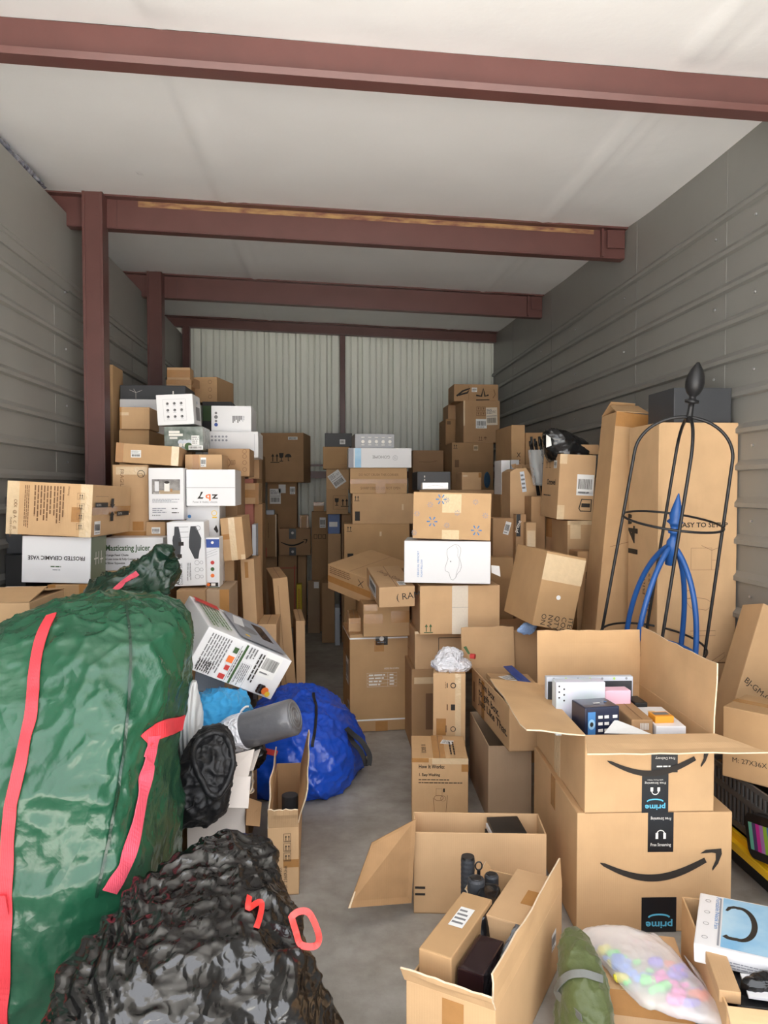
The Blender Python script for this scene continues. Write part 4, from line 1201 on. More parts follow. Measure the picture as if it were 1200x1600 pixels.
def d_cram(cc):
    f, p = cc.f['F'], cc.pr; w, h = f.w, f.h
    p.text(f, '( RAM', w * .48, h * .32, h * .32, 'ink', 6)
    L = cc.f['L']; label_part(L, L.w * .25, L.h * .18, L.w * .8, L.h * .85, cc.th, 'bar')
    T = cc.f['T']; label_part(T, T.w * .58, T.h * .05, T.w * .78, T.h * .22, cc.th, 'text'); p.text(T, 'Swing Stand', T.w * .2, T.h * .75, T.h * .08, 'ink_l', -70)
C('mid_h', 'brown box with handwriting on its end, atop the small centre stack', {'flt': (594, 920), 'frt': (648, 916), 'flb': (593, 949), 'frb': (648, 948), 'blt': (570, 885), 'brt': (624, 882)}, Y=3.42, d=.24, tilt=1.2, deco=d_cram)

# --- the bright stack right of it
C('st_p', 'brown box on the floor behind the slim taped carton', r=(643, 1046, 722, 1150), Y=3.5, d=.32, ext=0, m='kraft_dark', deco=both(tp('F', .05, .82, .95, .9, 'tape_l'), panelr('F', .28, .25, .9, .7, 'ink_l')))
def d_sto(cc):
    f, p = cc.f['F'], cc.pr; w, h = f.w, f.h
    p.frame(f, w * .42, h * .1, w * .95, h * .82, .004, 'ink'); p.rect(f, w * .44, h * .12, w * .93, h * .34, 'ink_l')
    p.frame(cc.f['L'], .03, .05, .12, .16, .003, 'ink')
    strip(f, 0, h * .93, w, h, 'tape_l', cc.th)
C('st_o', 'brown box behind the white crumpled bag, under the taped carton', r=(649, 986, 737, 1046), s=634, Y=3.5, on='st_p', deco=d_sto)
def d_stn(cc):
    f, p = cc.f['F'], cc.pr; w, h = f.w, f.h
    strip(f, w * .40, 0, w * .60, h, 'tape_w', cc.th); p.arrows(f, w * .08, h * .06, h * .16, 'ink_dgreen')
    p.k += 10; p.rect(f, w * .40, h * .55, w * .60, h * .555, 'ink_g')
C('st_n', 'brown box with a wide white tape strip down its front', r=(657, 915, 781, 987), s=641, Y=3.42, on='st_o', m='kraft_light', deco=d_stn)
def d_pillow(cc):
    f, p = cc.f['F'], cc.pr; w, h = f.w, f.h
    P = [(.59, .93), (.55, .88), (.52, .84), (.50, .80), (.495, .70), (.51, .58), (.49, .46), (.475, .36), (.48, .30), (.52, .26), (.53, .18), (.545, .10), (.57, .08), (.60, .14), (.62, .24), (.65, .30), (.665, .40), (.655, .52), (.64, .62), (.655, .74), (.655, .84), (.63, .90)]
    p.stroke(f, [(w * a, h * b) for a, b in P], .0014, 'ink_g', True)
    p.stroke(f, [(w * a, h * b) for a, b in ((.60, .90), (.625, .80), (.62, .66), (.64, .56), (.635, .40), (.615, .30), (.60, .16))], .001, 'ink_g')
    p.disc(f, w * .54, h * .52, .003, 'ink_g')
    p.text(f, 'CERVICAL MEMORY', w * .175, h * .14, w * .022, 'ink_blue', 90, width=h * .62); p.text(f, 'FOAM PILLOW', w * .215, h * .14, w * .022, 'ink_blue', 90, width=h * .42)
C('st_m', 'white box with a pillow outline drawn on it', {'flt': (632, 843), 'frt': (765, 848), 'flb': (631, 908), 'frb': (762, 915), 'brt': (769, None)}, Y=3.40, d=.3, m='white', tilt=.15, deco=d_pillow, name='printed_box', on=None)
def spark(p, f, x, y, r, m, n=6):
    for i in range(n):
        a = 2 * PI * i / n; dx, dy = math.cos(a), math.sin(a); t = r * .13
        q = [(x + dx * r * .38 - dy * t * .6, y + dy * r * .38 + dx * t * .6), (x + dx * r - dy * t, y + dy * r + dx * t), (x + dx * r * 1.05, y + dy * r * 1.05), (x + dx * r + dy * t, y + dy * r - dx * t), (x + dx * r * .38 + dy * t * .6, y + dy * r * .38 - dx * t * .6)]
        p.poly(f, q, m)
def d_spark(cc):
    f, p = cc.f['F'], cc.pr; w, h = f.w, f.h
    strip(f, w * .375, h * .57, w * .62, h * .97, 'tape_s', cc.th); strip(f, w * .38, h * .0, w * .60, h * .2, 'tape_s', cc.th); p.k += 6
    for x, y, r, m in ((.25, .37, .024, 'ink_blue'), (.82, .21, .024, 'ink_blue'), (.36, .85, .024, 'ink_blue')): spark(p, f, w * x, h * y, r, m)
    for x, y in ((.22, .73), (.05, .53), (.57, .57), (.80, .81), (.93, .53), (.44, .30), (.02, .12), (.43, .84)): spark(p, f, w * x, h * y, .013, 'ink_bluegrey', 8)
C('st_l', 'brown box printed with blue starbursts, top of the bright stack', {'flt': (647, 765), 'frt': (765, 772), 'flb': (644, 838), 'frb': (760, 846), 'brt': (773, 774), 'brb': (769, 842)}, Y=3.40, d=.26, m='kraft_light', tilt=.3, deco=d_spark)
C('st_w', 'small white box lying on the starburst box', {'flt': (660, 754), 'frt': (697, 754), 'flb': (660, 764), 'frb': (697, 765), 'brt': (704, None)}, Y=3.5, d=.12, m='white', name='printed_box', deco=lambda cc: cc.pr.stroke(cc.f['F'], [(cc.w * (.2 + .06 * i), cc.h * (.35 + .25 * math.sin(i / 10 * PI))) for i in range(11)], .001, 'ink_bluegrey'))
def d_q(cc):
    f, p = cc.f['F'], cc.pr; w, h = f.w, f.h
    strip(f, w * .68, h * .05, w * .86, h, 'tape_l', cc.th); strip(f, w * .1, h * .45, w * .4, h * .6, 'tape', cc.th)
    t = h
    p.ring(f, w * .62, t - .05, .010, .004, 'ink'); p.rect(f, w * .42, t - .06, w * .45, t - .04, 'ink'); p.lines(f, w * .36, t - .065, w * .40, t - .035, 1, 'ink_l', True)
    p.rect(f, w * .55, t - .155, w * .68, t - .13, 'ink'); p.rect(f, w * .42, t - .155, w * .46, t - .13, 'ink_l')
    p.ring(f, w * .62, t - .235, .010, .003, 'ink'); p.rect(f, w * .38, t - .25, w * .42, t - .22, 'ink_l')
C('st_q', 'slim upright brown carton with clear tape and symbols on its front', {'flt': (677, 1053), 'frt': (728, 1054), 'flb': (675, 1146), 'frb': (724, 1150), 'blt': (680, 1022), 'brt': (727, 1024)}, Y=3.06, d=.36, m='kraft_light', ext=0, deco=d_q)
def d_s(cc):
    f, p = cc.f['F'], cc.pr; w, h = f.w, f.h
    p.text(f, 'How It Works:', w * .12, h - .038, .014, 'ink', bold=True, width=w * .46)
    p.text(f, '1. Easy Washing', w * .12, h - .067, .010, 'ink', bold=True, width=w * .38)
    p.lines(f, w * .12, h - .085, w * .68, h - .078, 1, 'ink', ragged=.05); p.lines(f, w * .12, h - .096, w * .90, h - .089, 1, 'ink', ragged=.05)
    cx, cy = w * .5, h - .15
    p.ring(f, cx - .005, cy, .017, .0014, 'ink_l', a=.6); p.frame(f, cx - .015, cy + .008, cx + .008, cy + .035, .001, 'ink_l')
    p.stroke(f, [(cx - .025, cy), (cx - .02, cy - .06), (cx + .022, cy - .06), (cx + .028, cy + .01)], .0014, 'ink_l'); p.ring(f, cx + .012, cy - .002, .010, .001, 'ink_l')
    p.rect(f, cx + .012, cy + .022, cx + .018, cy + .036, 'ink')
    strip(f, w * .36, h - .022, w, h, 'tape_l', cc.th); strip(f, 0, h - .016, w * .3, h, 'tape', cc.th); strip(f, w * .88, h - .05, w, h - .022, 'tape', cc.th)
    T = cc.f['T']
    strip(T, T.w * .38, 0, T.w * .60, T.h, 'tape', cc.th); p.text(T, 'EC003  X', T.w * .26, T.h * .2, T.w * .08, 'ink', 90); p.lines(T, T.w * .68, T.h * .1, T.w * .8, T.h * .7, 2, 'ink', True)
    label_part(T, T.w * .56, T.h * .60, T.w * .78, T.h * .78, cc.th, 'text', rot=-15)
C('st_s', 'brown box lettered How It Works, standing behind the open front boxes', {'flt': (645, 1186), 'frt': (730, 1186), 'flb': (644, 1276), 'frb': (728, 1278), 'blt': (640, 1148), 'brt': (729, 1152)}, Y=2.72, d=.28, ext=0, m='kraft_light', deco=d_s)

# ================================================================== right side, back to front
C('rb4', 'brown box under the large labelled box, back right', r=(706, 692, 771, 736), Y=5.95, d=.35, ext=0, m='kraft_dark', s=None,
  deco=lambda cc: (cc.pr.arrows(cc.f['F'], cc.w * .06, cc.h - .045, .03), cc.pr.rect(cc.f['F'], cc.w * .07, cc.h - .2, cc.w * .17, cc.h - .14, 'ink_l'), label_part(cc.f['F'], cc.w * .52, cc.h - .065, cc.w * .63, cc.h - .02, cc.th, 'bar', 'tape_l')))
def d_rb2(cc):
    f, p = cc.f['F'], cc.pr; w, h = f.w, f.h
    label_part(f, w * .62, h * .42, w * .93, h * .84, cc.th, 'ship', rot=2, m='tape_w'); label_part(f, w * .34, h * .34, w * .64, h * .56, cc.th, 'bar')
    for i in range(2):
        for j in range(2): p.frame(f, w * (.36 + .14 * i), h * (.64 + .12 * j), w * (.46 + .14 * i), h * (.73 + .12 * j), .004, 'ink_l'); p.glass(f, w * (.41 + .14 * i), h * (.655 + .12 * j), h * .06, 'ink_l')
    strip(f, 0, h * .4, w * .04, h, 'tape_l', cc.th); p.arrows(f, w * .44, h * .06, h * .09, 'ink_l'); p.umbrella(f, w * .6, h * .06, h * .09, 'ink_l')
C('rb2', 'large brown box with two white shipping labels, back right', {'flt': (724, 629), 'frt': (781, 625), 'flb': (725, 692), 'frb': (781, 691), 'blt': (711, 631)}, Y=5.95, d=.35, on='rb4', deco=d_rb2, m='kraft_dark')
def d_bike(cc):
    f, p = cc.f['F'], cc.pr; w, h = f.w, f.h
    p.stroke(f, [(w * .06, h * .3), (w * .2, h * .6), (w * .36, h * .75), (w * .3, h * .5), (w * .1, h * .35)], .014, 'ink')
    p.stroke(f, [(w * .5, h * .35), (w * .62, h * .3), (w * .66, h * .75), (w * .70, h * .3), (w * .78, h * .38)], .014, 'ink')
    p.stroke(f, [(w * .9, h * .7), (w * .93, h * .4), (w * .88, h * .2)], .006, 'ink_l'); p.stroke(f, [(w * .33, h * .1), (w * .33, h * .9)], .002, 'ink_l'); p.stroke(f, [(w * .5, h * .08), (w * .8, h * .1)], .008, 'ink')
    label_part(f, w * .40, h * .55, w * .52, h * .8, cc.th, 'bar')
C('rb1', 'brown box with dark exercise figure print, highest at back right', {'flt': (709, 603), 'frt': (778, 600), 'flb': (710, 627), 'frb': (779, 625), 'blt': (700, 605)}, Y=6.0, d=.3, on='rb2', deco=d_bike, m='kraft_dark')
C('rb3b', 'brown box lower part of the narrow stack at back wall right', r=(697, 655, 712, 700), s=685, Y=6.35, d=.35, ext=0, m='kraft_dark', deco=lambda cc: (cc.pr.rect(cc.f['F'], cc.w * .12, cc.h - .03, cc.w * .5, cc.h - .022, 'ink'), cc.pr.rect(cc.f['F'], cc.w * .12, cc.h - .045, cc.w * .5, cc.h - .038, 'ink'), cc.pr.ring(cc.f['L'], .1, cc.h - .12, .06, .008, 'ink_l', a=1.3)))
C('rb3', 'small brown box tucked behind the large labelled box', r=(700, 632, 712, 655), s=693, Y=6.36, on='rb3b', m='kraft_dark', d=.3)
C('rb5', 'brown box with a line mark near the middle of the back wall', r=(645, 704, 693, 760), Y=6.4, d=.35, ext=0, m='kraft_dark', deco=lambda cc: cc.pr.stroke(cc.f['F'], [(cc.w * .2, cc.h - .10), (cc.w * .55, cc.h - .103), (cc.w * .8, cc.h - .09)], .003, 'ink_l'))
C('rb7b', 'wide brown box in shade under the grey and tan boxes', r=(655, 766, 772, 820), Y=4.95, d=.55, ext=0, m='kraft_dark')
C('rb6', 'dark grey box with two small white squares, behind the starburst box', r=(652, 737, 704, 766), Y=5.05, d=.3, on='rb7b', m='grey', deco=lambda cc: [cc.pr.rect(cc.f['F'], cc.w * .2, cc.h * y, cc.w * .235, cc.h * (y + .1), 'ink_white') for y in (.5, .68)])
C('rb7', 'tan box beside a blue round disc, back right', r=(720, 738, 752, 768), s=716, Y=4.98, d=.25, on='rb7b', deco=both(tp('F', .05, .75, .3, .85, 'tape_l'), tp('F', .86, .7, 1, .98)))
mb = MB(); p = W(761, 750, 4.97); mb.tube([p + Vector((0, .012, 0)), p + Vector((0, -.012, 0))], .05, 28)
for v in range(len(mb.v)):
    x, y, z = mb.v[v]; mb.v[v] = (p.x + (x - p.x) * .58, y + (x - p.x) * .8, p.z + (z - p.z) * 1.1 + .0)
M['teal'] = flat('deep_blue_plastic', 16, 84, 130, .35)
o = mb.build('blue_disc', ['teal'], None, bevel=.004); tag(o, 'round blue disc standing against the tan box at back right', 'disc')
C('rb8', 'tall brown carton with two x marks by the right wall', {'flt': (799.5, 666), 'frt': (820, 664.5), 'flb': (799, 770), 'frb': (820, 770), 'blt': (774, 671)}, Y=4.75, d=.45, ext=0, m='kraft', rzw=3000,
  deco=lambda cc: [cc.pr.stroke(cc.f['F'], q, .004, 'ink') for y in (.18, .225) for q in ([(cc.w * .42, cc.h - y), (cc.w * .66, cc.h - y - .03)], [(cc.w * .66, cc.h - y), (cc.w * .42, cc.h - y - .03)])])
C('rb9', 'dull brown box by the right wall, behind the bagged rods', {'flt': (821, 681), 'frt': (850, 672), 'flb': (821, 760), 'frb': (850, 760)}, Y=4.72, d=.3, ext=0, m='kraft_dark', rz0=-.1)
cc = C('rb10b', 'dark brown box under the upright white panel box', r=(782, 773, 797, 830), s=None, Y=4.38, d=.2, ext=0, m='kraft_dark', deco=lambda cc: label_part(cc.f['F'], cc.w * .3, cc.h - .09, cc.w * .9, cc.h - .02, cc.th, 'ship', 'label', -15))
C('rb10', 'upright white box with an open top and dark bag inside', r=(783, 719, 797, 772), Y=4.37, d=.18, on='rb10b', m='white2', name='printed_box', deco=lambda cc: cc.pr.stroke(cc.f['F'], [(cc.w * .55, cc.h * .3), (cc.w * .62, cc.h * .7)], .003, 'ink_g'))
C('rb10c', 'white box edge behind the slanted brown carton', r=(797.5, 719, 811, 830), Y=4.45, d=.16, ext=0, m='white2', name='printed_box')
C('rb10d', 'thin white board between dark box and slanted brown carton', r=(791.5, 772, 797, 835), Y=4.30, d=.05, ext=0, m='white2', name='foam_board', cat='board')

# slanted cut-top carton
def extruded(name, label, cat, front, depth, m, deco=None):
    """a carton whose front outline is not a rectangle: front points (pixels) at their distances"""
    pts = [W(x, y, Y) for x, y, Y in front]
    th = thing(name, label, cat, Matrix.Translation((pts[0].x, pts[0].y, 0)))
    off = Vector((pts[0].x, pts[0].y, 0))
    n = len(pts); q = [p - off for p in pts] + [p - off + Vector((depth[0], depth[1], 0)) for p in pts]
    mb = MB(); mb.add(q, [tuple(range(n)), tuple(range(n, 2 * n))[::-1]] + [(i, n + i, n + (i + 1) % n, (i + 1) % n) for i in range(n)])
    mb.build('carton', [m], th, bevel=.003)
    return th, q
def zf(x, Y): return (x, 763 + H * F / Y, Y)
th, q = extruded('cardboard_box', 'golden brown carton with a slanted cut top and paper sticker', 'box', [zf(797, 4.1), (797, 737, 4.1), (806, 732, 4.1), (822, 731, 4.1), (833, 748, 4.1), (845, 775, 4.1), zf(846, 4.1)], (0, .2), 'kraft')
f = Face((0, 0, 0), (.16, 0, 0), (0, 0, 1.35), (0, -1, 0))
label_part(f, .055, 1.24, .08, 1.355, th, 'text', 'label_b', 8)
mb = MB(); p = W(812, 729, 4.2)
for i in range(5): mb.slab([p + Vector((-.04 + i * .02, 0, -.01)), p + Vector((-.02 + i * .02, .01, -.012)), p + Vector((-.015 + i * .022, .03, .016 - .008 * (i % 2))), p + Vector((-.045 + i * .02, .02, .01))], .003)
tag(mb.build('torn_flap', ['kraft_dark'], None), 'torn dark scraps of flap on the slanted golden carton', 'flap scraps', kind='stuff')

# rods in a clear bag
M['clear'] = flat('clear_polythene', 225, 230, 235, .12, alpha=.32, spec=.9, bump=[('crumple', 14, .8, .01)])
M['plastic_k'] = flat('black_plastic', 24, 24, 26, .35)
th = thing('rod_bundle', 'bundle of black rods wrapped in clear plastic by the right wall', 'rods', Matrix.Translation(W(842, 760, 4.0)))
for i in range(6):
    mb = MB(); x = -.03 + .013 * i
    mb.tube([(x + .025, .02 * (i % 2), -.05), (x - .02, .02 * (i % 2), .235 + .012 * ((i * 5) % 3))], .0055, 8); mb.tube([(x - .018, .02 * (i % 2), .22), (x - .0215, .02 * (i % 2), .25 + .012 * ((i * 5) % 3))], .0075, 8)
    mb.build('rod', ['plastic_k'], th, smooth=True)
o = loft('clear_wrap', [(.02, .01, -.06, .02, .02, 2.2, 0), (.015, .01, .0, .04, .03, 2.2, 0), (0, .01, .1, .045, .03, 2.2, 0), (-.01, .01, .19, .05, .03, 2.2, 0), (-.012, .01, .2, .046, .028, 2.2, 0)], 'clear', th, 24, 36, disp=lambda p: folds(p, 22, .006))
C('rodbase', 'brown box that the wrapped rods stand on', r=(830, 776, 852, 830), Y=3.96, d=.14, ext=0, m='kraft_dark')

# dark low jumble under the slanted carton: taped boxes on their sides
C('low1', 'dark brown box with a white label, right of the starburst box', {'flt': (770, 808), 'frt': (805, 812), 'flb': (770, 865), 'frb': (800, 868)}, Y=3.95, d=.13, ext=0, m='kraft_dark', tilt=0,
  deco=lambda cc: label_part(cc.f['F'], cc.w * .55, cc.h - .09, cc.w * .82, cc.h - .02, cc.th, 'bar', 'label', -15))
def d_prim(cc):
    f = cc.f['F']
    strip(f, f.w * .05, f.h - .12, f.w * .45, f.h - .0, 'tape_k', cc.th); cc.pr.k += 14; cc.pr.text(f, 'prime', f.w * .12, f.h - .1, .02, 'ink_white', 70)
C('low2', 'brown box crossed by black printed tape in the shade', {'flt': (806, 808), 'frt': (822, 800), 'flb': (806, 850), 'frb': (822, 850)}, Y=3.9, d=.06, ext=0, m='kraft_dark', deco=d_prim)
C('low3', 'small brown box with clear tape beside the wrapped pale carton', r=(822, 817, 838, 850), Y=3.85, d=.12, ext=0, deco=both(tp('F', .1, .88, .9, .96, 'tape_l')))
C('low4', 'brown box with a white note, behind the white taped box', r=(765, 872, 802, 960), Y=3.78, d=.12, ext=0, m='kraft', seam=True)
mb = MB(); p = W(768, 895, 3.42); mb.slab([p, p + Vector((.045, .01, -.02)), p + Vector((.04, .012, .03)), p + Vector((.0, .01, .035))], .0006)
tag(mb.build('paper_note', ['label']), 'loose white paper corner standing on the white taped box', 'paper')

def d_r15(cc):
    f = cc.f['F']; strip(f, f.w * .1, f.h - .09, f.w * .5, f.h, 'tape_l', cc.th); strip(f, 0, f.h - .02, f.w, f.h, 'tape_l', cc.th); strip(cc.f['L'], cc.f['L'].w * .3, cc.h - .1, cc.f['L'].w * .5, cc.h, 'tape', cc.th)
C('r15', 'pale brown box wrapped in clear tape under the barcode box', {'flt': (888, 816), 'frt': (928, 815), 'flb': (888, 870), 'frb': (928, 870), 'blt': (838, 806)}, Y=3.62, d=.25, ext=0, deco=d_r15, rzw=200)
def d_r13(cc):
    f, p = cc.f['F'], cc.pr; w, h = f.w, f.h
    label_part(f, w * .50, h * .38, w * .97, h * .70, cc.th, 'bar'); label_part(f, w * .52, h * .40, w * .96, h * .44, cc.th, 'text')
    p.stroke(f, [(w * .6, h * .18), (w * .66, h * .32), (w * .93, h * .32), (w * .93, h * .14), (w * .64, h * .14)], .006, 'ink', True); p.rect(f, w * .66, h * .2, w * .9, h * .26, 'ink')
    strip(f, 0, 0, w * .2, h * .22, 'tape_l', cc.th); strip(f, 0, h * .85, w * .2, h, 'tape_l', cc.th)
    L = cc.f['L']; p.text(L, 'Omowei', L.w * .32, L.h * .52, L.h * .09, 'ink', bold=True, width=L.w * .5); p.lines(L, L.w * .15, L.h * .33, L.w * .75, L.h * .37, 1, 'ink')
    label_part(L, L.w * .68, L.h * .78, L.w * .86, L.h * .9, cc.th, 'bar'); p.arrows(L, L.w * .22, L.h * .80, L.h * .1, 'ink_l'); p.arrows(L, L.w * .42, L.h * .80, L.h * .1, 'ink_l')
C('r13', 'brown box with a big barcode label, leaning near the tall slim carton', {'flt': (876, 710), 'frt': (934, 712), 'flb': (869, 811), 'frb': (924, 813), 'blt': (850, 709), 'blb': (844, 806)}, Y=3.62, d=.3, tilt=.8, deco=d_r13)
def d_r16(cc):
    f, p = cc.f['F'], cc.pr; w, h = f.w, f.h
    strip(f, 0, h * .62, w, h * .97, 'tape_l', cc.th); p.disc(f, w * .50, h * .42, .010, 'label')
    for i, t in enumerate(('ITEM', 'COLO', 'QTY', 'NW / G', 'ON')): p.text(f, t, w * (.86 - i * .17), h * .18, w * .12, 'ink', -90)
C('r16', 'leaning brown carton with ITEM COLOR QTY print, tape-wrapped at its top', {'flt': (857, 862), 'frt': (916, 879), 'flb': (834, 972), 'frb': (893, 985), 'blt': (808, 842), 'blb': (784, 963)}, Y=3.06, d=.25, tilt=1.5, deco=d_r16)
C('r16b', 'dark brown column of a box with a line of small type', r=(902, 862, 930, 1000), Y=3.45, d=.13, ext=0, m='kraft_dark', deco=lambda cc: cc.pr.lines(cc.f['F'], cc.w * .4, .3, cc.w * .75, cc.h - .1, 2, 'ink_l', True))
C('r16s', 'brown box supporting the leaning ITEM COLOR QTY carton', r=(790, 985, 892, 1060), Y=3.29, d=.3, ext=0, m='kraft_dark')
# tall pieces
def d_r17(cc):
    f = cc.f['F']
    strip(f, 0, f.h * .96, f.w, f.h, 'tape', cc.th); cc.pr.stroke(f, [(f.w * .2, f.h * .62), (f.w * .8, f.h * .64)], .002, 'ink_l'); cc.pr.text(cc.f['L'], 'Hanging Aluminum', cc.f['L'].w * .5, cc.h * .12, .016, 'ink_l', 90)
cc = C('r17', 'tall slim brown carton leaning right of the barcode box', {'flt': (967, 640), 'frt': (1010, 648), 'flb': (927, 980), 'frb': (985, 980), 'blt': (942, 655), 'blb': (908, None)}, Y=3.26, d=.16, tilt=1, ext=.004, deco=d_r17)
T = cc.f['T']; mb = MB(); mb.slab([T.p(-.004, 0, .0), T.p(T.w, -.01, .004), T.p(T.w * .9, T.h * .5, .05), T.p(0, T.h * .5, .04)], .003); mb.slab([T.p(0, T.h, 0), T.p(0, T.h * .45, .055), T.p(T.w * .8, T.h * .5, .06), T.p(T.w, T.h, .0)], .003)
mb.build('flap', ['kraft'], cc.th)
def d_r18(cc):
    f, p = cc.f['F'], cc.pr; w, h = f.w, f.h; t = h
    P = F / 3.0
    p.text(f, 'EASY TO SETUP', w * .26, t - .425, .019, 'ink', bold=True, width=w * .62)
    x, y = w * .52, t - .57
    p.frame(f, w * .42, t - .60, w * .68, t - .51, .0015, 'ink_l'); p.frame(f, w * .68, t - .60, w * .78, t - .56, .0015, 'ink_l'); p.stroke(f, [(w * .55, t - .50), (w * .68, t - .52), (w * .76, t - .51)], .0015, 'ink_l')
    p.stroke(f, [(w * .35, t - .72), (w * .42, t - .755), (w * .62, t - .765), (w * .72, t - .74), (w * .62, t - .72), (w * .45, t - .71)], .0015, 'ink_l', True); p.ring(f, w * .40, t - .70, .017, .0015, 'ink_l')
    p.frame(f, w * .42, t - .87, w * .74, t - .85, .0015, 'ink_l'); p.stroke(f, [(w * .36, t - .97), (w * .7, t - 1.0), (w * .86, t - .96), (w * .86, t - .94), (w * .7, t - .975)], .0015, 'ink_l')
    L = cc.f['L']
    p.text(L, '14"', L.w * .34, t - .58, L.w * .32, 'ink', -90 + 180, bold=True, width=.20)
    p.text(L, 'StarryRest Blue', L.w * .62, t - .98, .026, 'ink_l', 90, width=.36); p.text(L, 'Hybrid Mattress', L.w * .78, t - .98, .026, 'ink_l', 90, width=.36)
    strip(f, w * .0, t - .985, w, t - .98, 'ink_l', cc.th, 'crease')
C('r18', 'tall wide brown carton lettered EASY TO SETUP behind the garden obelisk', {'flt': (1026, 658), 'frt': (1150, 656), 'flb': (1030, 1020), 'frb': (1153, 1020), 'blt': (983, 678)}, Y=2.90, d=.2, ext=0, m='kraft_light', deco=d_r18, rzw=3000)
C('r19', 'matte black box on top of the EASY TO SETUP carton', {'flt': (1053, 603), 'frt': (1143, 605), 'flb': (1053, 657), 'frb': (1143, 657), 'blt': (1013, 621)}, Y=2.93, d=.2, on='r18', m='charcoal')
# black bag and loose flap on top of the barcode box
M['poly_k'] = flat('black_polythene', 20, 20, 22, .22, spec=.7, bump=[('crumple', 9, .9, .02), ('noise', 40, .3, .004)])
o = loft('black_bag', [(W(890, 700, 3.74).x, 3.74, H + .145, .10, .10, 2.3, 0), (W(888, 695, 3.74).x, 3.74, H + .19, .125, .10, 2.2, 0), (W(880, 690, 3.74).x, 3.74, H + .24, .11, .08, 2, 0), (W(865, 680, 3.74).x, 3.74, H + .29, .05, .05, 2, 0), (W(862, 672, 3.74).x, 3.74, H + .30, .02, .02, 2, 0)], 'poly_k', None, 40, 60, disp=lambda p: folds(p, 14, .02))
tag(o, 'glossy black plastic bag crumpled on the barcode box', 'plastic bag')
C('r13t', 'brown open lid piece lying on the barcode box', {'flt': (885, 697), 'frt': (936, 692), 'flb': (885, 710), 'frb': (936, 710)}, Y=3.66, d=.1, m='kraft_dark')
mb = MB(); p = W(858, 690, 3.62); mb.slab([p + Vector(v) for v in ((-.015, 0, -.03), (.012, 0, -.02), (.01, .01, .02), (-.012, .01, .035))], .002)
mb.build('white_tag', ['label'], o)

# ------------------------------------------------------------------ black and blue garden obelisks
M['iron'] = flat('black_painted_iron', 34, 34, 36, .42, metal=.2, bump=[('noise', 60, .3, .002)])
M['blue_iron'] = flat('blue_painted_metal', 34, 84, 152, .38, bump=[('noise', 50, .2, .002)])
C('obbase', 'brown box hidden behind the open carton, under the obelisks', r=(920, 1055, 1062, 1200), Y=2.655, d=.19, ext=0, m='kraft_dark')
zb_ = CARTONS['obbase'].top
YO = 2.77
def obelisk(name, label, top, base_c, base_r, ring_at, ring2, m, n, rr, fin, z_base, spread, dome, phase, ringr=.0045):
    """top: point where the ribs meet; base_c: centre of the foot; n curved ribs"""
    th = thing(name, label, 'garden obelisk', Matrix.Translation((base_c.x, base_c.y, z_base)))
    o0 = Vector((base_c.x, base_c.y, z_base))
    ax = top - base_c; L = ax.length; axn = ax.normalized()
    u = axn.cross(Vector((0, 1, 0))).normalized() * -1; w = axn.cross(u).normalized()
    ringc = {}
    for k in range(n):
        a = 2 * PI * k / n + phase
        dr = u * math.cos(a) + w * math.sin(a)
        pts = []
        for i in range(33):
            s = i / 32
            r, z = spread(s)
            pts.append(base_c + axn * (z * L) + dr * r - o0)
        MB().tube(pts, rr, 8).build('rib', [m], th, smooth=True)
    for zt, r in ring_at + ring2:
        pts = [base_c + axn * (zt * L) + (u * math.cos(2 * PI * i / 48) + w * math.sin(2 * PI * i / 48)) * r - o0 for i in range(48)]
        MB().tube(pts, ringr, 8, closed=True).build('ring', [m], th, smooth=True)
    prof = fin
    pts = [top + axn * z - o0 for z, r in prof]
    MB().tube(pts, [r for z, r in prof], 20).build('finial', [m], th, smooth=True)
    return th, o0, axn, u, w
top = W(1077, 652, YO - .17); base = W(1013, 1070, YO); base.z = zb_; 
top_l = (top - base).length
def sp_black(s):
    # straight legs then a domed top
    if s < .5:
        t = s / .5; return .195 - .025 * t, .85 * t
    t = (s - .5) / .5; a = t * PI / 2
    return .170 * math.cos(a) if t < 1 else 0, .85 + .15 * math.sin(a)
obelisk('garden_obelisk', 'black metal garden obelisk with a domed top and flame finial', top, base, .2, [(.60, .178)], [(.11, .195)], 'iron', 4, .0062,
        [(-.02, .010), (.0, .011), (.035, .010), (.05, .010), (.052, .024), (.062, .024), (.066, .012), (.075, .012), (.085, .022), (.105, .031), (.125, .033), (.15, .029), (.17, .021), (.185, .012), (.197, .004)], zb_, sp_black, True, -.30)
top = W(1052, 835, YO - .02); base = W(1026, 1016, YO - .02); base.z = zb_ + .0
def sp_blue(s):
    t = s; r = .148 * (1 - t ** 2.6) ** .75 if t < 1 else 0
    return max(r, .004) + .003, t * .97
bt = W(1051, 846, YO - .13)
th_, o0, axn, u, w = obelisk('garden_obelisk', 'smaller blue metal garden obelisk with a spear tip, inside the black one', bt, base, .15, [(.11, .149)], [], 'blue_iron', 4, .0105,
        [(-.09, .017), (-.02, .021), (0, .021), (.015, .012), (.03, .012), (.032, .02), (.045, .022), (.05, .013), (.065, .018), (.075, .030), (.085, .020), (.10, .024), (.13, .017), (.155, .010), (.182, .002)], zb_, sp_blue, True, .55, .008)

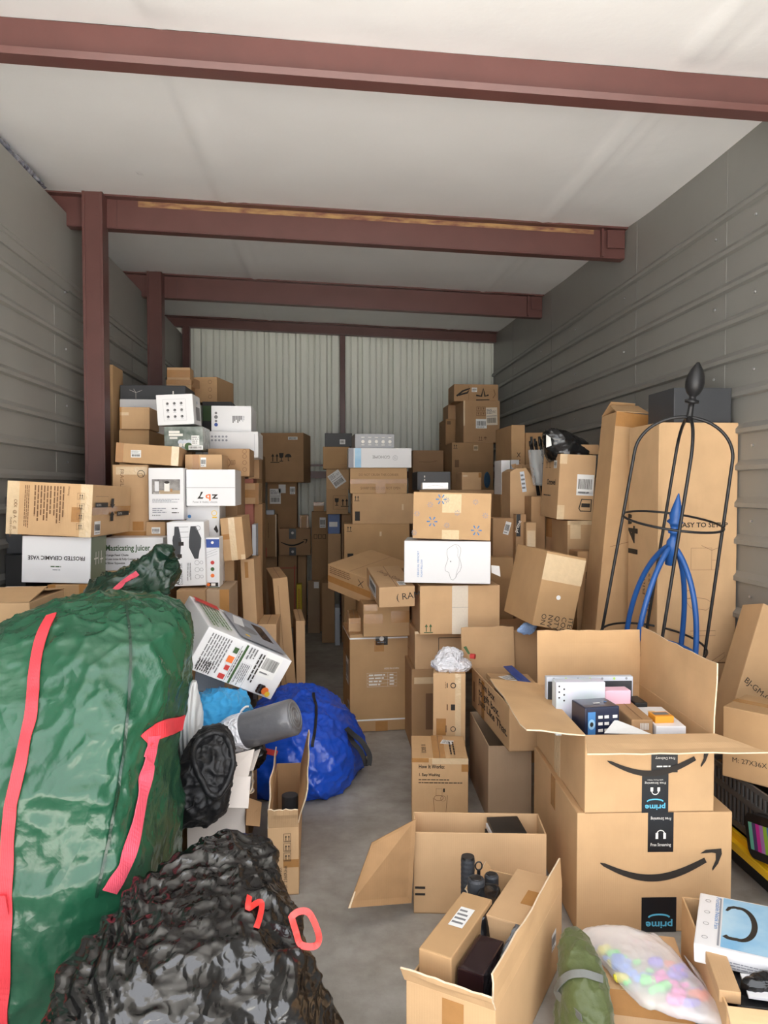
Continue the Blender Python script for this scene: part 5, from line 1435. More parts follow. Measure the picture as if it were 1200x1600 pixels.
# ------------------------------------------------------------------ open boxes
def open_box(key, label, c, Y, d, ext=0.0, m='kraft', tilt=0, rz0=0, rzw=60, w=None, h=None, flaps=(), deco=None, name='cardboard_box', inner='kraft_in', t=.005, group=None, floor_z=None):
    org, R, dims, err = fit(c, Y, d, rz0, tilt, w, h, rzw)
    if ext is not None:
        tz = (org[2] - ext) / max(R[2, 2], .2); org = org - R[:, 2] * tz; dims = np.array([dims[0], dims[1], dims[2] + tz])
    W_, D_, H_ = [float(v) for v in dims]
    LOG.append(f'OPEN {key:10s} {W_:.2f}x{D_:.2f}x{H_:.2f} at {org[0]:.2f},{org[1]:.2f},{org[2]:.2f} top {org[2]+H_:.2f} rz {math.degrees(math.atan2(R[1,0],R[0,0])):.0f} err {err:.1f}')
    th = thing(name, label, 'box', place(org, R, dims), group)
    LOG[-1] += ' ' + th.name
    mb = MB()
    mb.box((0, 0, 0), (W_, D_, t))
    mb.box((0, 0, 0), (W_, t, H_)); mb.box((0, D_ - t, 0), (W_, D_, H_)); mb.box((0, t, 0), (t, D_ - t, H_)); mb.box((W_ - t, t, 0), (W_, D_ - t, H_))
    mb.build('carton', [m], th, bevel=.0015)
    fs = faces(W_, D_, H_)
    ft = .004
    for (edge, L_, ang, a0, a1, *sk) in flaps:       # ang: 0 up, 90 outwards, 180 folded down
        o_, e_, n_ = {'F': (Vector((0, 0, H_)), Vector((W_, 0, 0)), Vector((0, -1, 0))), 'B': (Vector((W_, D_, H_)), Vector((-W_, 0, 0)), Vector((0, 1, 0))),
                      'L': (Vector((0, D_, H_)), Vector((0, -D_, 0)), Vector((-1, 0, 0))), 'R': (Vector((W_, 0, H_)), Vector((0, D_, 0)), Vector((1, 0, 0)))}[edge]
        a = math.radians(ang); out = n_ * math.sin(a) + Vector((0, 0, 1)) * math.cos(a)
        en = e_.normalized(); s0, s1 = (sk + [0, 0])[:2]
        q0, q1 = o_ + e_ * a0, o_ + e_ * a1
        nn = 10; vs = []; 
        nrm = en.cross(out).normalized()
        rnd = random.Random(key + edge)
        for j in range(5):
            for i in range(nn + 1):
                u = i / nn; v = j / 4
                base_ = q0.lerp(q1, u); tip = base_ + out * L_ + en * (s0 * (1 - u) + s1 * u)
                p = base_.lerp(tip, v)
                curl = math.sin(v * PI / 2) * .006 * noise.noise(Vector((u * 3, v * 2, hash(edge) % 7)))
                if j == 4: p = p + out * rnd.uniform(-.003, .003)
                vs.append(p + nrm * curl)
        k = len(vs); vs = vs + [p - nrm * ft for p in vs]
        fsx = []
        for j in range(4):
            for i in range(nn):
                b = j * (nn + 1) + i
                fsx.append((b, b + 1, b + nn + 2, b + nn + 1)); fsx.append((k + b, k + b + nn + 1, k + b + nn + 2, k + b + 1))
        def wall(ix):
            for b, c2 in zip(ix, ix[1:]): fsx.append((b, k + b, k + c2, c2))
        mb = MB(); mb.add(vs, fsx)
        n0 = len(mb.f)
        fsx = []; ring_ = [i for i in range(nn + 1)] + [j * (nn + 1) + nn for j in range(1, 5)] + [4 * (nn + 1) + i for i in range(nn - 1, -1, -1)] + [j * (nn + 1) for j in range(3, -1, -1)]
        for b, c2 in zip(ring_, ring_[1:]): fsx.append((b, k + b, k + c2, c2))
        mb.f += fsx; mb.mi += [1] * len(fsx)
        mb.build('flap', [m, 'core'], th)
    cc = Carton(); cc.th, cc.f, cc.w, cc.d, cc.h, cc.pr, cc.top, cc.org, cc.R = th, fs, W_, D_, H_, Print(), org[2] + H_, org, R
    cc.mw = place(org, R, dims)
    if deco: deco(cc)
    cc.pr.build('lettering', th)
    CARTONS[key] = cc
    return cc

def prime_tape(cc, f, x0, x1, y0, y1, flip=True, mid=True):
    """black tape with the pale type, headphones sign and blue word"""
    strip(f, x0, y0, x1, y1, 'tape_k', cc.th, t=.0007); p = cc.pr; w = x1 - x0; xm = (x0 + x1) / 2
    if p.k < 12: p.k = 12
    p.text(f, 'prime', x1 - w * .1, y0 + w * .30, w * .20, 'ink_cyan', 180, bold=True, width=w * .78)
    p.stroke(f, [(xm + w * .3 * math.cos(a), y0 + w * .42 + w * .09 * math.sin(a)) for a in [PI * i / 10 for i in range(11)]], w * .05, 'ink_cyan')
    if y1 - y0 > w * 1.15:
        yy = y0 + w * .82
        p.stroke(f, [(xm + w * .13 * math.cos(a), yy - w * .13 * math.sin(a)) for a in [PI * i / 10 for i in range(11)]], w * .03, 'ink_white')
        p.rect(f, xm - w * .18, yy - .01 * w, xm - w * .08, yy + w * .14, 'ink_white'); p.rect(f, xm + w * .08, yy - .01 * w, xm + w * .18, yy + w * .14, 'ink_white')
        p.text(f, 'Free Streaming', x1 - w * .1, y0 + w * 1.16, w * .085, 'ink_white', 180, width=w * .8); p.text(f, 'with Prime Video', x1 - w * .2, y0 + w * 1.26, w * .05, 'ink_white', 180, width=w * .6)
# the two big smile-print cartons
def d_amz1b(cc):
    f, p = cc.f['F'], cc.pr; w, h = f.w, f.h; p.k = 14
    prime_tape(cc, f, w * .44, w * .645, 0, h * .50)
    x0, x1 = w * .51, w * .715; ww = x1 - x0; xm = (x0 + x1) / 2
    strip(f, x0, h * .52, x1, h * .99, 'tape_k', cc.th)
    p.text(f, 'prime', x1 - ww * .1, h * .93, ww * .20, 'ink_cyan', 180, bold=True, width=ww * .78); p.text(f, 'Free Delivery', x1 - ww * .1, h * .72, ww * .10, 'ink_white', 180, width=ww * .75); p.lines(f, x0 + ww * .2, h * .58, x1 - ww * .2, h * .62, 1, 'ink_white')
    smile(p, f, w * .17, w * .95, h * .70)
    strip(cc.f['L'], cc.f['L'].w * .42, 0, cc.f['L'].w * .54, h, 'tape_l', cc.th)
cc = C('amz_low', 'large brown carton with a curved arrow print, lower of the two', {'flt': (905, 1270), 'frt': (1147, 1272), 'flb': (896, 1455), 'frb': (1139, 1455), 'blt': (836, 1166)}, Y=1.995, d=.46, ext=0, m='kraft_light', rzw=120, seam=False, deco=None)
def d_low(cc):
    f, p = cc.f['F'], cc.pr; w, h = f.w, f.h; p.k = 14
    x0, x1 = w * .455, w * .62; ww = x1 - x0; xm = (x0 + x1) / 2
    strip(f, x0, h * .67, x1, h * 1.0, 'tape_k', cc.th)
    p.text(f, 'Free Streaming', x0 + ww * .1, h * .72, ww * .12, 'ink_white', 0, width=ww * .8); p.text(f, 'Free Streaming', x1 - ww * .1, h * .96, ww * .12, 'ink_white', 180, width=ww * .8)
    p.stroke(f, [(xm + ww * .15 * math.cos(a), h * .82 + ww * .15 * math.sin(a)) for a in [PI * i / 10 for i in range(11)]], ww * .035, 'ink_white')
    p.rect(f, xm - ww * .2, h * .78, xm - ww * .1, h * .83, 'ink_white'); p.rect(f, xm + ww * .1, h * .78, xm + ww * .2, h * .83, 'ink_white')
    prime_tape(cc, f, w * .42, w * .645, 0, h * .29)
    smile(p, f, w * .15, w * .93, h * .60)
    L = cc.f['L']; strip(L, L.w * .45, h - .10, L.w * .55, h, 'tape', cc.th)
d_low(cc); o = cc.pr.build('lettering', cc.th); cc.pr = Print()
o2 = open_box('amz_top', 'open brown carton full of small boxes, with a curved arrow print', {'flt': (923, 1148), 'frt': (1118, 1149), 'flb': (908, 1270), 'frb': (1113, 1268), 'blt': (836, 1055), 'brt': (1001, 1083)}, 1.995, .46, ext=cc.top, m='kraft_light', rzw=40,
  flaps=(('F', .115, 96, 0, 1, -.03, .09), ('B', .19, 4, 0, 1), ('R', .20, 2, 0, 1), ('L', .17, 84, 0, 1)), deco=lambda cc: d_amz1b(cc))

# ================================================================== small goods inside the open smile-print carton
AT = CARTONS['amz_top']
zr = AT.top
M['ink_pink'] = flat('pink_print', 226, 90, 180, .5)
M['ink_lime'] = flat('lime_print', 176, 214, 100, .5)
M['pale_pink'] = flat('pale_pink_fabric', 240, 196, 214, .7)
M['pale_mint'] = flat('pale_mint_fabric', 214, 226, 230, .7, col2=(.75, .70, .85), vscale=14)
def d_pouch(cc):
    p, f = cc.pr, cc.f['F']
    p.rect(f, .004, .002, cc.w - .004, cc.h - .014, 'charcoal')
    for x, y, m in ((.04, .4, 'ink_pink'), (.80, .30, 'ink_pink'), (.87, .42, 'ink_pink'), (.94, .3, 'ink_pink'), (.80, .62, 'ink_lime'), (.75, .3, 'ink_lime'), (.12, .3, 'ink_white'), (.6, .6, 'ink_white')): p.disc(f, cc.w * x, cc.h * y, .011, m)
    for i in range(7): p.disc(f, cc.w * (.08 + .14 * i), cc.h - .006, .004, 'ink_lime' if i % 2 else 'ink_bluegrey')
C('in_thin', 'clear pouch with pink and green pieces at the back of the open carton', {'flt': (853, 1055), 'frt': (990, 1060), 'flb': (855, 1100), 'frb': (988, 1100)}, Y=2.34, d=.025, m='label_b', name='clear_pouch', cat='pouch', ext=zr - .08, deco=d_pouch)
cc = C('in_mint', 'pale blue padded case with dark polka dots in the open carton', {'flt': (868, 1062), 'frt': (946, 1070), 'flb': (870, 1100), 'frb': (946, 1100)}, Y=2.24, d=.05, ext=zr - .08, m='pale_mint', name='padded_case', cat='case', bevel=.012,
  deco=lambda cc: [cc.pr.disc(cc.f['F'], cc.w * (.06 + .10 * (i % 2)), cc.h - .012 - .009 * i, .0028, 'ink') for i in range(6)])
C('in_pink', 'pale pink folded pouch beside the polka dot case', {'flt': (945, 1078), 'frt': (986, 1080), 'flb': (946, 1100), 'frb': (986, 1100)}, Y=2.25, d=.05, ext=zr - .08, m='pale_pink', name='folded_pouch', cat='pouch', bevel=.01)
def d_blueb(cc):
    f, p = cc.f['F'], cc.pr; w, h = f.w, f.h
    M.setdefault('glowblue', flat('bright_blue_print', 110, 170, 235, .35))
    p.rect(f, w * .08, h * .04, w * .30, h * .9, 'ink_blue'); p.disc(f, w * .19, h * .62, w * .10, 'skyblue', a=1.4); p.disc(f, w * .19, h * .25, w * .10, 'skyblue', a=1.4)
    p.disc(f, w * .19, h * .62, w * .05, 'ink', a=1.3); p.disc(f, w * .19, h * .25, w * .05, 'ink', a=1.3)
    for x in (.38, .56, .8): p.lines(f, w * x, h * .1, w * (x + .14), h * .85, 5, 'ink_white', ragged=.1)
    T = cc.f['T']; p.lines(T, T.w * .4, T.h * .3, T.w * .65, T.h * .5, 1, 'ink_white'); p.disc(T, T.w * .8, T.h * .5, T.w * .05, 'ink_blue')
M['navy_board'] = flat('navy_glossy_board', 34, 42, 66, .3, coat=.3)
C('in_blue', 'navy blue product box with two glowing lens pictures', {'flt': (911, 1106), 'frt': (968, 1101), 'flb': (918, 1145), 'frb': (967, 1145), 'blt': (892, 1094), 'brt': (945, 1091)}, Y=2.10, d=.10, ext=zr - .08, m='navy_board', name='printed_box', deco=d_blueb, rzw=10)
C('in_kr', 'plain small kraft box beside the navy box', {'flt': (985, 1127), 'frt': (1021, 1127), 'flb': (985, 1150), 'frb': (1021, 1150), 'blt': (957, 1092), 'brt': (982, 1091)}, Y=2.09, d=.13, ext=zr - .08, m='kraft_dark', deco=lambda cc: cc.pr.barcode(cc.f['F'], cc.w * .4, cc.h - .03, cc.w * .8, cc.h - .01, 'ink_white'))
C('in_w', 'flat white box under the small orange box', {'flt': (1022, 1137), 'frt': (1074, 1138), 'flb': (1022, 1150), 'frb': (1074, 1150), 'blt': (998, 1102), 'brt': (1030, 1100)}, Y=2.07, d=.14, ext=zr - .08, m='white', name='printed_box', deco=lambda cc: cc.pr.disc(cc.f['T'], cc.w * .4, cc.d * .7, .012, 'tape_s'))
M['orange_board'] = flat('orange_board', 240, 160, 50, .45)
C('in_o', 'small orange box lying on the flat white box', {'flt': (1024, 1121), 'frt': (1053, 1118), 'flb': (1024, 1136), 'frb': (1053, 1134)}, Y=2.10, d=.05, on='in_w', m='orange_board', name='printed_box', deco=lambda cc: cc.pr.rect(cc.f['T'], cc.w * .1, cc.d * .3, cc.w * .9, cc.d * .8, 'ink_g'))
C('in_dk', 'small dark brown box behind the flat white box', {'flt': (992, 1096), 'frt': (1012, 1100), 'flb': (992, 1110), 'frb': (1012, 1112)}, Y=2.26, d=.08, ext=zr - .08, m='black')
mb = MB(); p = [W(944, 1146, 2.04), W(1018, 1148, 2.04), W(990, 1136, 2.08), W(961, 1125, 2.11)]
mb.slab(p, .002); tag(mb.build('white_leaflet', ['label'], None), 'crumpled white leaflet in front of the navy box', 'leaflet')
C('in_base', 'flat brown inner box under the goods of the open carton', {'flt': (932, 1190), 'frt': (1085, 1190), 'flb': (932, 1240), 'frb': (1085, 1240)}, Y=2.06, d=.30, m='kraft_dark', ext=AT.org[2] + .008)
CARTONS['in_base'].th.scale = (1, 1, (zr - .08 - AT.org[2] - .010) / CARTONS['in_base'].h)

# ================================================================== FROM BOX carton and the one below, left of the smile-print cartons
def d_under(cc):
    L = cc.f['L']; strip(L, 0, L.h - .012, L.w, L.h, 'tape_l', cc.th)
open_box('under_t', 'grey brown carton with its top open, on the floor behind the How It Works box', {'flt': (763, 1167), 'frt': (832, 1164), 'flb': (762, 1280), 'frb': (829, 1280), 'blt': (735, 1112)}, 2.72, .5, ext=0, m='kraft_grey', rzw=60)
def d_gift(cc):
    L, p = cc.f['L'], cc.pr
    for i, t in enumerate(('From box', 'to gift box.', 'Just Like That.')):
        p.text(L, t, L.w * .22, L.h - .042 - i * .040, .029, 'ink', bold=True, width=(.27, .34, .46)[i] * L.w / .62)
    p.rect(L, L.w * .06, .03, L.w * .10, L.h - .05, 'ink_l')
    strip(L, L.w * .30, 0, L.w * .38, L.h * .95, 'tape', cc.th)
GB = open_box('gift', 'open brown carton lettered From box to gift box. Just Like That.', {'flt': (797, 1108), 'frt': (872, 1104), 'flb': (795, 1171), 'frb': (872, 1168), 'blt': (737, 1035), 'blb': (737, 1108)}, 2.66, .62, ext=CARTONS['under_t'].top, m='kraft', rzw=60,
  flaps=(('B', .18, 6, -.05, 1.25),), deco=d_gift)
T = GB.f['T']; MWg = GB.mw
def in_local(cc, x, y, z): return cc.mw @ Vector((x, y, z))
mb = MB(); q = [in_local(GB, a, b, GB.h - .01) for a, b in ((.02, .12), (.18, .12), (.2, .42), (.03, .45))]; mb.slab(q, .02)
o = mb.build('padded_envelope', ['kraft']); tag(o, 'brown padded envelope with an address label in the gift box carton', 'envelope')
f = Face(q[0] + Vector((0, 0, .021)), q[1] - q[0], q[3] - q[0], (0, 0, 1)); label_part(f, .01, .05, .12, .2, o, 'ship', rot=10); label_part(f, .04, .22, .14, .28, o, 'text', rot=20)
mb = MB(); q = [in_local(GB, a, b, GB.h + c) for a, b, c in ((.13, .10, .0), (.17, .08, .01), (.15, .48, .03), (.11, .47, .03))]; mb.slab(q, .004)
tag(mb.build('blue_strip', ['dblue']), 'blue plastic strip across the padded envelope', 'strip')
C('giftfill', 'brown inner carton under the padded envelope', {'flt': (805, 1140), 'frt': (840, 1140), 'flb': (805, 1160), 'frb': (840, 1160)}, Y=2.75, d=.36, ext=GB.org[2] + .006, m='kraft_dark', h=.04)
cc = CARTONS['giftfill']; cc.th.scale.z = (GB.h - .024) / cc.h
M['blue_film'] = flat('pale_blue_film', 150, 180, 225, .25, bump=[('crumple', 30, .7, .005)])
p0 = W(823, 981, 3.2)
o = loft('blue_film_scrap', [(p0.x, p0.y, p0.z - .025, .02, .006, 2, .2), (p0.x, p0.y, p0.z - .01, .045, .012, 2, .2), (p0.x + .01, p0.y, p0.z + .01, .04, .012, 2, .2), (p0.x + .01, p0.y, p0.z + .025, .015, .006, 2, .2)], 'blue_film', None, 20, 30, disp=lambda p: folds(p, 40, .01))
tag(o, 'scrap of pale blue film stuck on the raised gift carton flap', 'plastic scrap')

# white crumpled bag with a red cap on the slim carton
M['white_film'] = flat('white_plastic_film', 236, 236, 242, .35, bump=[('crumple', 26, .9, .01)])
p0 = W(708, 1024, 3.1); zq = CARTONS['st_q'].top
o = loft('plastic_bag', [(p0.x, 3.14, zq + .001, .07, .06, 2, .1), (p0.x, 3.14, zq + .02, .085, .07, 2, .1), (p0.x - .005, 3.15, zq + .045, .06, .055, 2, 0), (p0.x, 3.16, zq + .07, .045, .045, 2, 0), (p0.x + .0, 3.17, zq + .085, .012, .012, 2, 0)], 'white_film', None, 40, 70, disp=lambda p: folds(p, 26, .022))
tag(o, 'crumpled white plastic bag on the slim taped carton', 'plastic bag')
mb = MB(); q = W(738, 1025, 3.12); mb.tube([q + Vector((-.008, 0, 0)), q + Vector((.010, -.01, 0))], .011, 16)
o2 = mb.build('red_cap', ['ink_red'], o, smooth=False); o2['label'] = 'red cap end'
mb = MB(); q = W(724, 1011, 3.1); mb.slab([q, q + Vector((.02, 0, -.03)), q + Vector((.03, 0, -.03)), q + Vector((.012, 0, .004))], .002); mb.build('green_tie', ['ink_dgreen'], o)

# ================================================================== pair of open cartons in the foreground middle
rb = open_box('f_rear', 'open brown carton with a side panel swung out, behind the front carton', {'flt': (650, 1297), 'frt': (857, 1307), 'flb': (643, 1440), 'frb': (850, 1445)}, 2.12, .14, ext=0, m='kraft_light', deco=lambda cc: [cc.pr.rect(cc.f['F'], .004, y, .034, y + .007, 'ink') for y in (.055, .075)])
q = [W(650, 1280, 2.12), W(643, 1411, 2.10), W(544, 1419, 2.02), W(581, 1317, 2.10)]
mb = MB(); mb.slab(q, .004); mb.add([p + Vector((0, -.001, .0)) for p in (q[2], q[2] + (q[3] - q[2]) * .25, q[2] + (q[3] - q[2]) * .25 + Vector((.004, 0, 0)), q[2] + Vector((.006, 0, 0)))], [(0, 1, 2, 3)], 1)
fl = mb.build('flap', ['kraft_in', 'core'], rb.th); fl.matrix_parent_inverse = rb.mw.inverted()
fl['label'] = 'side panel folded out to the left'
for i in range(4):
    z = rb.top - .075 + .018 * i
    mb = MB(); a = W(766, 1290, 2.15).x; mb.box((a + .003 * i, 2.13, z), (a + .10 + .002 * i, 2.24, z + .014))
    b = mb.build('disc_case', ['black' if i != 2 else 'white2'], None, bevel=.001); tag(b, ('black case on top of the small stack in the open rear carton', 'second black case from the top in the open rear carton', 'white edged case near the bottom of the rear carton stack', 'lowest black case in the rear carton stack')[(3, 2, 1, 0).index(i)] if i != 2 else 'white edged flat case second in the rear carton stack', 'case', 'flat cases in the rear open carton')
    pr = Print(); f = Face((a + .003 * i, 2.13, z), (.1, 0, 0), (0, 0, .014), (0, -1, 0)); pr.lines(f, .01, .003, .09, .012, 1, 'ink_white' if i != 2 else 'ink'); pr.build('lettering', b)
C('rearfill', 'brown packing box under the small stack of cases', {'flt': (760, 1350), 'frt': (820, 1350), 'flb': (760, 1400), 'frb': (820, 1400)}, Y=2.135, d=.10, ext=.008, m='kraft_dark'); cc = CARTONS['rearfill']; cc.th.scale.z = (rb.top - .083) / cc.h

FB = open_box('front', 'open kraft carton in the foreground holding kraft boxes and black bottles', {'flt': (629, 1537), 'frt': (774, 1573), 'flb': (636, 1646), 'frb': (774, 1690), 'brt': (882, 1388)}, 1.50, .58, ext=0, m='kraft_light', rz0=-.5, rzw=30,
  flaps=(('F', .045, 30, -.02, 1.0), ('R', .075, -4, .0, 1.0, .0, .0), ('L', .02, 40, .0, .3)), deco=lambda cc: (strip(cc.f['F'], cc.w * .42, cc.h - .07, cc.w * .66, cc.h - .01, 'tape', cc.th), label_part(cc.f['R'], cc.d * .80, cc.h * .4, cc.d * .88, cc.h * .62, cc.th, 'bar')))
def d_tl(cc):
    T = cc.f['T']; label_part(T, T.w * .42, T.h * .48, T.w * .80, T.h * .78, cc.th, 'text', rot=20)
C('fc1', 'kraft box with a white sticker in the foreground carton', {'flt': (631, 1462), 'frt': (681, 1473), 'flb': (634, 1515), 'frb': (681, 1521), 'blt': (700, 1382), 'brt': (749, 1392)}, Y=1.62, d=.3, tilt=.6, ext=.035, rz0=-.5, rzw=20, m='kraft', deco=lambda cc: label_part(cc.f['T'], cc.w * .3, cc.d * .42, cc.w * .75, cc.d * .74, cc.th, 'text', rot=0), seam=False)
C('fc2', 'kraft box with a square of brown tape in the foreground carton', {'flt': (767, 1390), 'frt': (828, 1403), 'flb': (771, 1458), 'frb': (824, 1462), 'blt': (809, 1328), 'brt': (864, 1335)}, Y=1.80, d=.22, tilt=.6, ext=.035, rz0=-.4, rzw=20, m='kraft', deco=lambda cc: (strip(cc.f['T'], cc.w * .62, cc.d * .35, cc.w, cc.d * .62, 'tape', cc.th), strip(cc.f['R'], cc.d * .35, cc.h * .7, cc.d * .62, cc.h, 'tape', cc.th)), seam=False)
M['maroon_board'] = flat('dark_maroon_gloss_board', 40, 24, 28, .2, coat=.5)
C('fc3', 'glossy dark maroon box between the kraft boxes in the foreground carton', {'flt': (709, 1498), 'frt': (752, 1517), 'flb': (708, 1530), 'frb': (750, 1548), 'blt': (757, 1456), 'brt': (788, 1463)}, Y=1.56, d=.12, tilt=.6, ext=.035, rz0=-.5, rzw=20, m='maroon_board', seam=False, name='gift_box')
for k_, x_, y_ in (('fc1', .013, .035), ('fc2', FB.w - .013 - CARTONS['fc2'].w, .235), ('fc3', FB.w - .105, .05)):
    CARTONS[k_].th.matrix_world = FB.mw @ Matrix.Translation((x_, y_, .012)) @ Matrix.Diagonal((1, 1, 1.16, 1))
M['dark_glass'] = flat('smoked_plastic', 30, 32, 34, .15, coat=.6)
def bottle(px, py, r, h, label, Y, lid='charcoal'):
    p = W(px, py, Y)
    th = thing('bottle', label, 'bottle', Matrix.Translation((p.x, p.y, p.z - h)))
    mb = MB(); mb.tube([(0, 0, 0), (0, 0, h * .8), (0, 0, h * .84)], [r, r, r * .93], 24); mb.build('bottle_body', ['dark_glass'], th, smooth=True)
    mb = MB(); 
    zz = [(h * .84, r * .95), (h * .86, r * 1.02), (h * .975, r * 1.02), (h, r * .86)]
    mb.tube([(0, 0, z) for z, _ in zz], [q for _, q in zz], 24); mb.build('bottle_cap', [lid], th, smooth=False)
    mb = MB(); mb.tube([(0, 0, h), (0, 0, h + .002)], [r * .68, r * .62], 20); mb.build('cap_disc', ['plastic_k'], th)
    return th
zt = .18
def tube_jar(px, py0, Y, r, h, label):
    p = W(px, py0, Y)
    th = thing('ribbed_canister', label, 'canister', Matrix.Translation((p.x, p.y, p.z - h)))
    pts, rr = [], []
    for i in range(40):
        z = h * i / 39; pts.append((0, 0, z)); rr.append(r * (1 - .04 * (i % 2)))
    MB().tube(pts, rr, 24).build('canister_body', ['charcoal'], th, smooth=False)
    MB().tube([(0, 0, h), (0, 0, h + .006)], [r * .96, r * .9], 24).build('lid', ['plastic_k'], th)
    return th
tube_jar(731, 1341, 1.93, .019, .24, 'black ribbed canister at the back corner of the foreground carton')
bottle(744, 1372, .022, .22, 'black lidded bottle, front one of two in the foreground carton', 1.84)
bottle(768, 1366, .0185, .22, 'slimmer black bottle next to the tape-patched kraft box', 1.90)
mb = MB(); p = W(748, 1353, 1.90); mb.tube([p + Vector((.009 * math.cos(a), 0, .011 * math.sin(a))) for a in [2 * PI * i / 20 for i in range(20)]], .002, 8, closed=True)
mb.box((p.x - .004, p.y - .003, p.z - .04), (p.x + .004, p.y + .003, p.z - .010)); tag(mb.build('carry_loop', ['plastic_k']), 'small black carry loop behind the bottles', 'loop')
o = loft('black_case', [(W(762, 1420, 1.74).x, 1.76, .03, .030, .09, 4, -.45), (W(762, 1420, 1.74).x, 1.76, .14, .030, .09, 4, -.45), (W(762, 1420, 1.74).x, 1.77, .235, .026, .085, 4, -.45), (W(762, 1420, 1.74).x, 1.77, .245, .02, .07, 4, -.45)], 'poly_k', None, 24, 40, disp=lambda p: folds(p, 12, .004))
tag(o, 'black pouch squeezed between the two kraft boxes', 'pouch')
mb = MB(); q = [in_local(FB, FB.w - .006, a, FB.h + b) for a, b in ((.02, -.06), (.26, -.03), (.28, .055), (.12, .05))]
o = loft('grey_plastic_sheet', [(0, 0, 0, .01, .05, 2, 0), (0, 0, .05, .016, .09, 2, 0), (0, .02, .1, .014, .10, 2, 0), (0, .05, .15, .01, .06, 2, 0), (0, .07, .17, .004, .02, 2, 0)], 'clear', None, 40, 60, disp=lambda p: folds(p, 22, .008))
M['grey_film'] = flat('grey_shiny_film', 120, 124, 130, .15, alpha=.85, bump=[('crumple', 18, 1, .01)])
o.data.materials[0] = M['grey_film']; o.matrix_world = GBm = FB.mw @ Matrix.Translation((FB.w - .024, .13, FB.h - .115)); tag(o, 'crinkled grey plastic sheet inside the right wall of the foreground carton', 'plastic sheet')
C('ffill', 'flat brown packing piece on the floor of the foreground carton', {'flt': (660, 1600), 'frt': (760, 1620), 'flb': (660, 1640), 'frb': (760, 1660)}, Y=1.6, d=.3, ext=.008, m='kraft_dark', rz0=-.5, rzw=3000, h=.03)
CARTONS['ffill'].th.location = in_local(FB, .02, .04, .006); CARTONS['ffill'].th.rotation_euler = FB.th.matrix_world.to_euler()

# ================================================================== bags and soft things
def tarp(name, r, g, b, rough=.24):
    return flat(name, r, g, b, rough, spec=.6, var=.18, vscale=5, bump=[('noise', 3.5, .5, .03), ('crumple', 4.2, .65, .030), ('crumple', 13, .35, .008), ('checker', 70, .10, .0015)])
M['tarp_green'] = tarp('green_woven_tarp', 32, 82, 58)
M['tarp_dark'] = tarp('dark_green_tarp', 24, 54, 40)
M['tarp_blue'] = tarp('blue_woven_tarp', 22, 82, 206)
M['red_web'] = flat('red_webbing', 222, 60, 70, .6, bump=[('wave', 90, .4, .001)])
M['pink_web'] = flat('faded_red_webbing', 222, 84, 104, .65, bump=[('wave', 90, .4, .001)])
M['black_web'] = flat('black_webbing', 26, 26, 28, .6, bump=[('wave', 90, .4, .001)])
M['trash'] = flat('black_bin_liner', 15, 15, 16, .19, spec=1.0, bump=[('noise', 4, .5, .03), ('crumple', 6, .55, .02), ('crumple', 19, .5, .007), ('noise', 60, .25, .002)])
gb = loft('storage_bag', [(-.80, 1.92, .002, .33, .27, 3.4, 0), (-.80, 1.92, .06, .375, .30, 3.8, 0), (-.79, 1.91, .3, .385, .31, 3.8, -.03), (-.78, 1.92, .55, .375, .30, 3.6, -.04), (-.71, 1.95, .72, .325, .28, 3.4, -.03),
                          (-.645, 1.99, .84, .27, .24, 3.0, 0), (-.605, 2.02, .915, .215, .18, 2.7, 0), (-.59, 2.03, .955, .14, .12, 2.3, 0), (-.58, 2.05, .970, .03, .03, 2, 0)],
          'tarp_green', None, 150, 260, disp=lambda p: folds(p, 2.4, .030, .7) + folds(p + Vector((5, 2, 1)), 6, .009, 1.3))
tag(gb, 'big glossy green tarpaulin storage bag with a red zip, along the left wall', 'storage bag')
bv = bvh_of(gb)
strap('zip', bv, [(82, 962), (64, 1000), (54, 1060), (50, 1110), (36, 1180), (22, 1240), (14, 1290), (10, 1400), (8, 1480), (5, 1560), (2, 1640)], .026, 'red_web', gb, 90)
sl = strap('zip_slider', bv, [(9, 1396), (8, 1412), (8, 1425)], .016, 'red_web', gb, 6, off=.010, t=.006)
strap('handle', bv, [(284, 1128), (270, 1134), (256, 1138), (244, 1142), (234, 1148), (226, 1158)], .040, 'red_web', gb, 24)
strap('handle', bv, [(238, 1150), (232, 1175), (228, 1200), (218, 1250), (206, 1310), (190, 1356), (170, 1390)], .038, 'pink_web', gb, 50, off=.006)
strap('seam', bv, [(197, 948), (204, 1000), (203, 1060), (198, 1120), (190, 1190), (178, 1260), (166, 1330), (150, 1400)], .006, 'tarp_dark', gb, 60, off=.003, t=.004)
g2 = loft('storage_bag', [(-0.73, 2.60, .002, .15, .17, 2.6, 0), (-0.73, 2.60, .3, .17, .19, 2.6, 0), (-0.72, 2.60, .66, .17, .19, 2.4, .1), (-0.71, 2.60, .82, .16, .17, 2.2, .2), (-0.70, 2.60, .89, .140, .12, 2.0, .3), (-.64, 2.64, .95, .11, .07, 2.0, .3), (-.60, 2.64, 1.0, .055, .03, 1.9, .4), (-.575, 2.64, 1.035, .015, .012, 1.9, .4)],
          'tarp_dark', None, 110, 160, disp=lambda p: folds(p, 4.2, .036, .9) + folds(p + Vector((4, 2, 1)), 9, .010, 1.2))
tag(g2, 'crumpled dark green bag end rising behind the big green storage bag', 'storage bag')
bv2 = bvh_of(g2)
strap('handle', bv2, [(172, 944), (178, 926), (192, 912), (206, 902), (214, 896)], .018, 'pink_web', g2, 30)

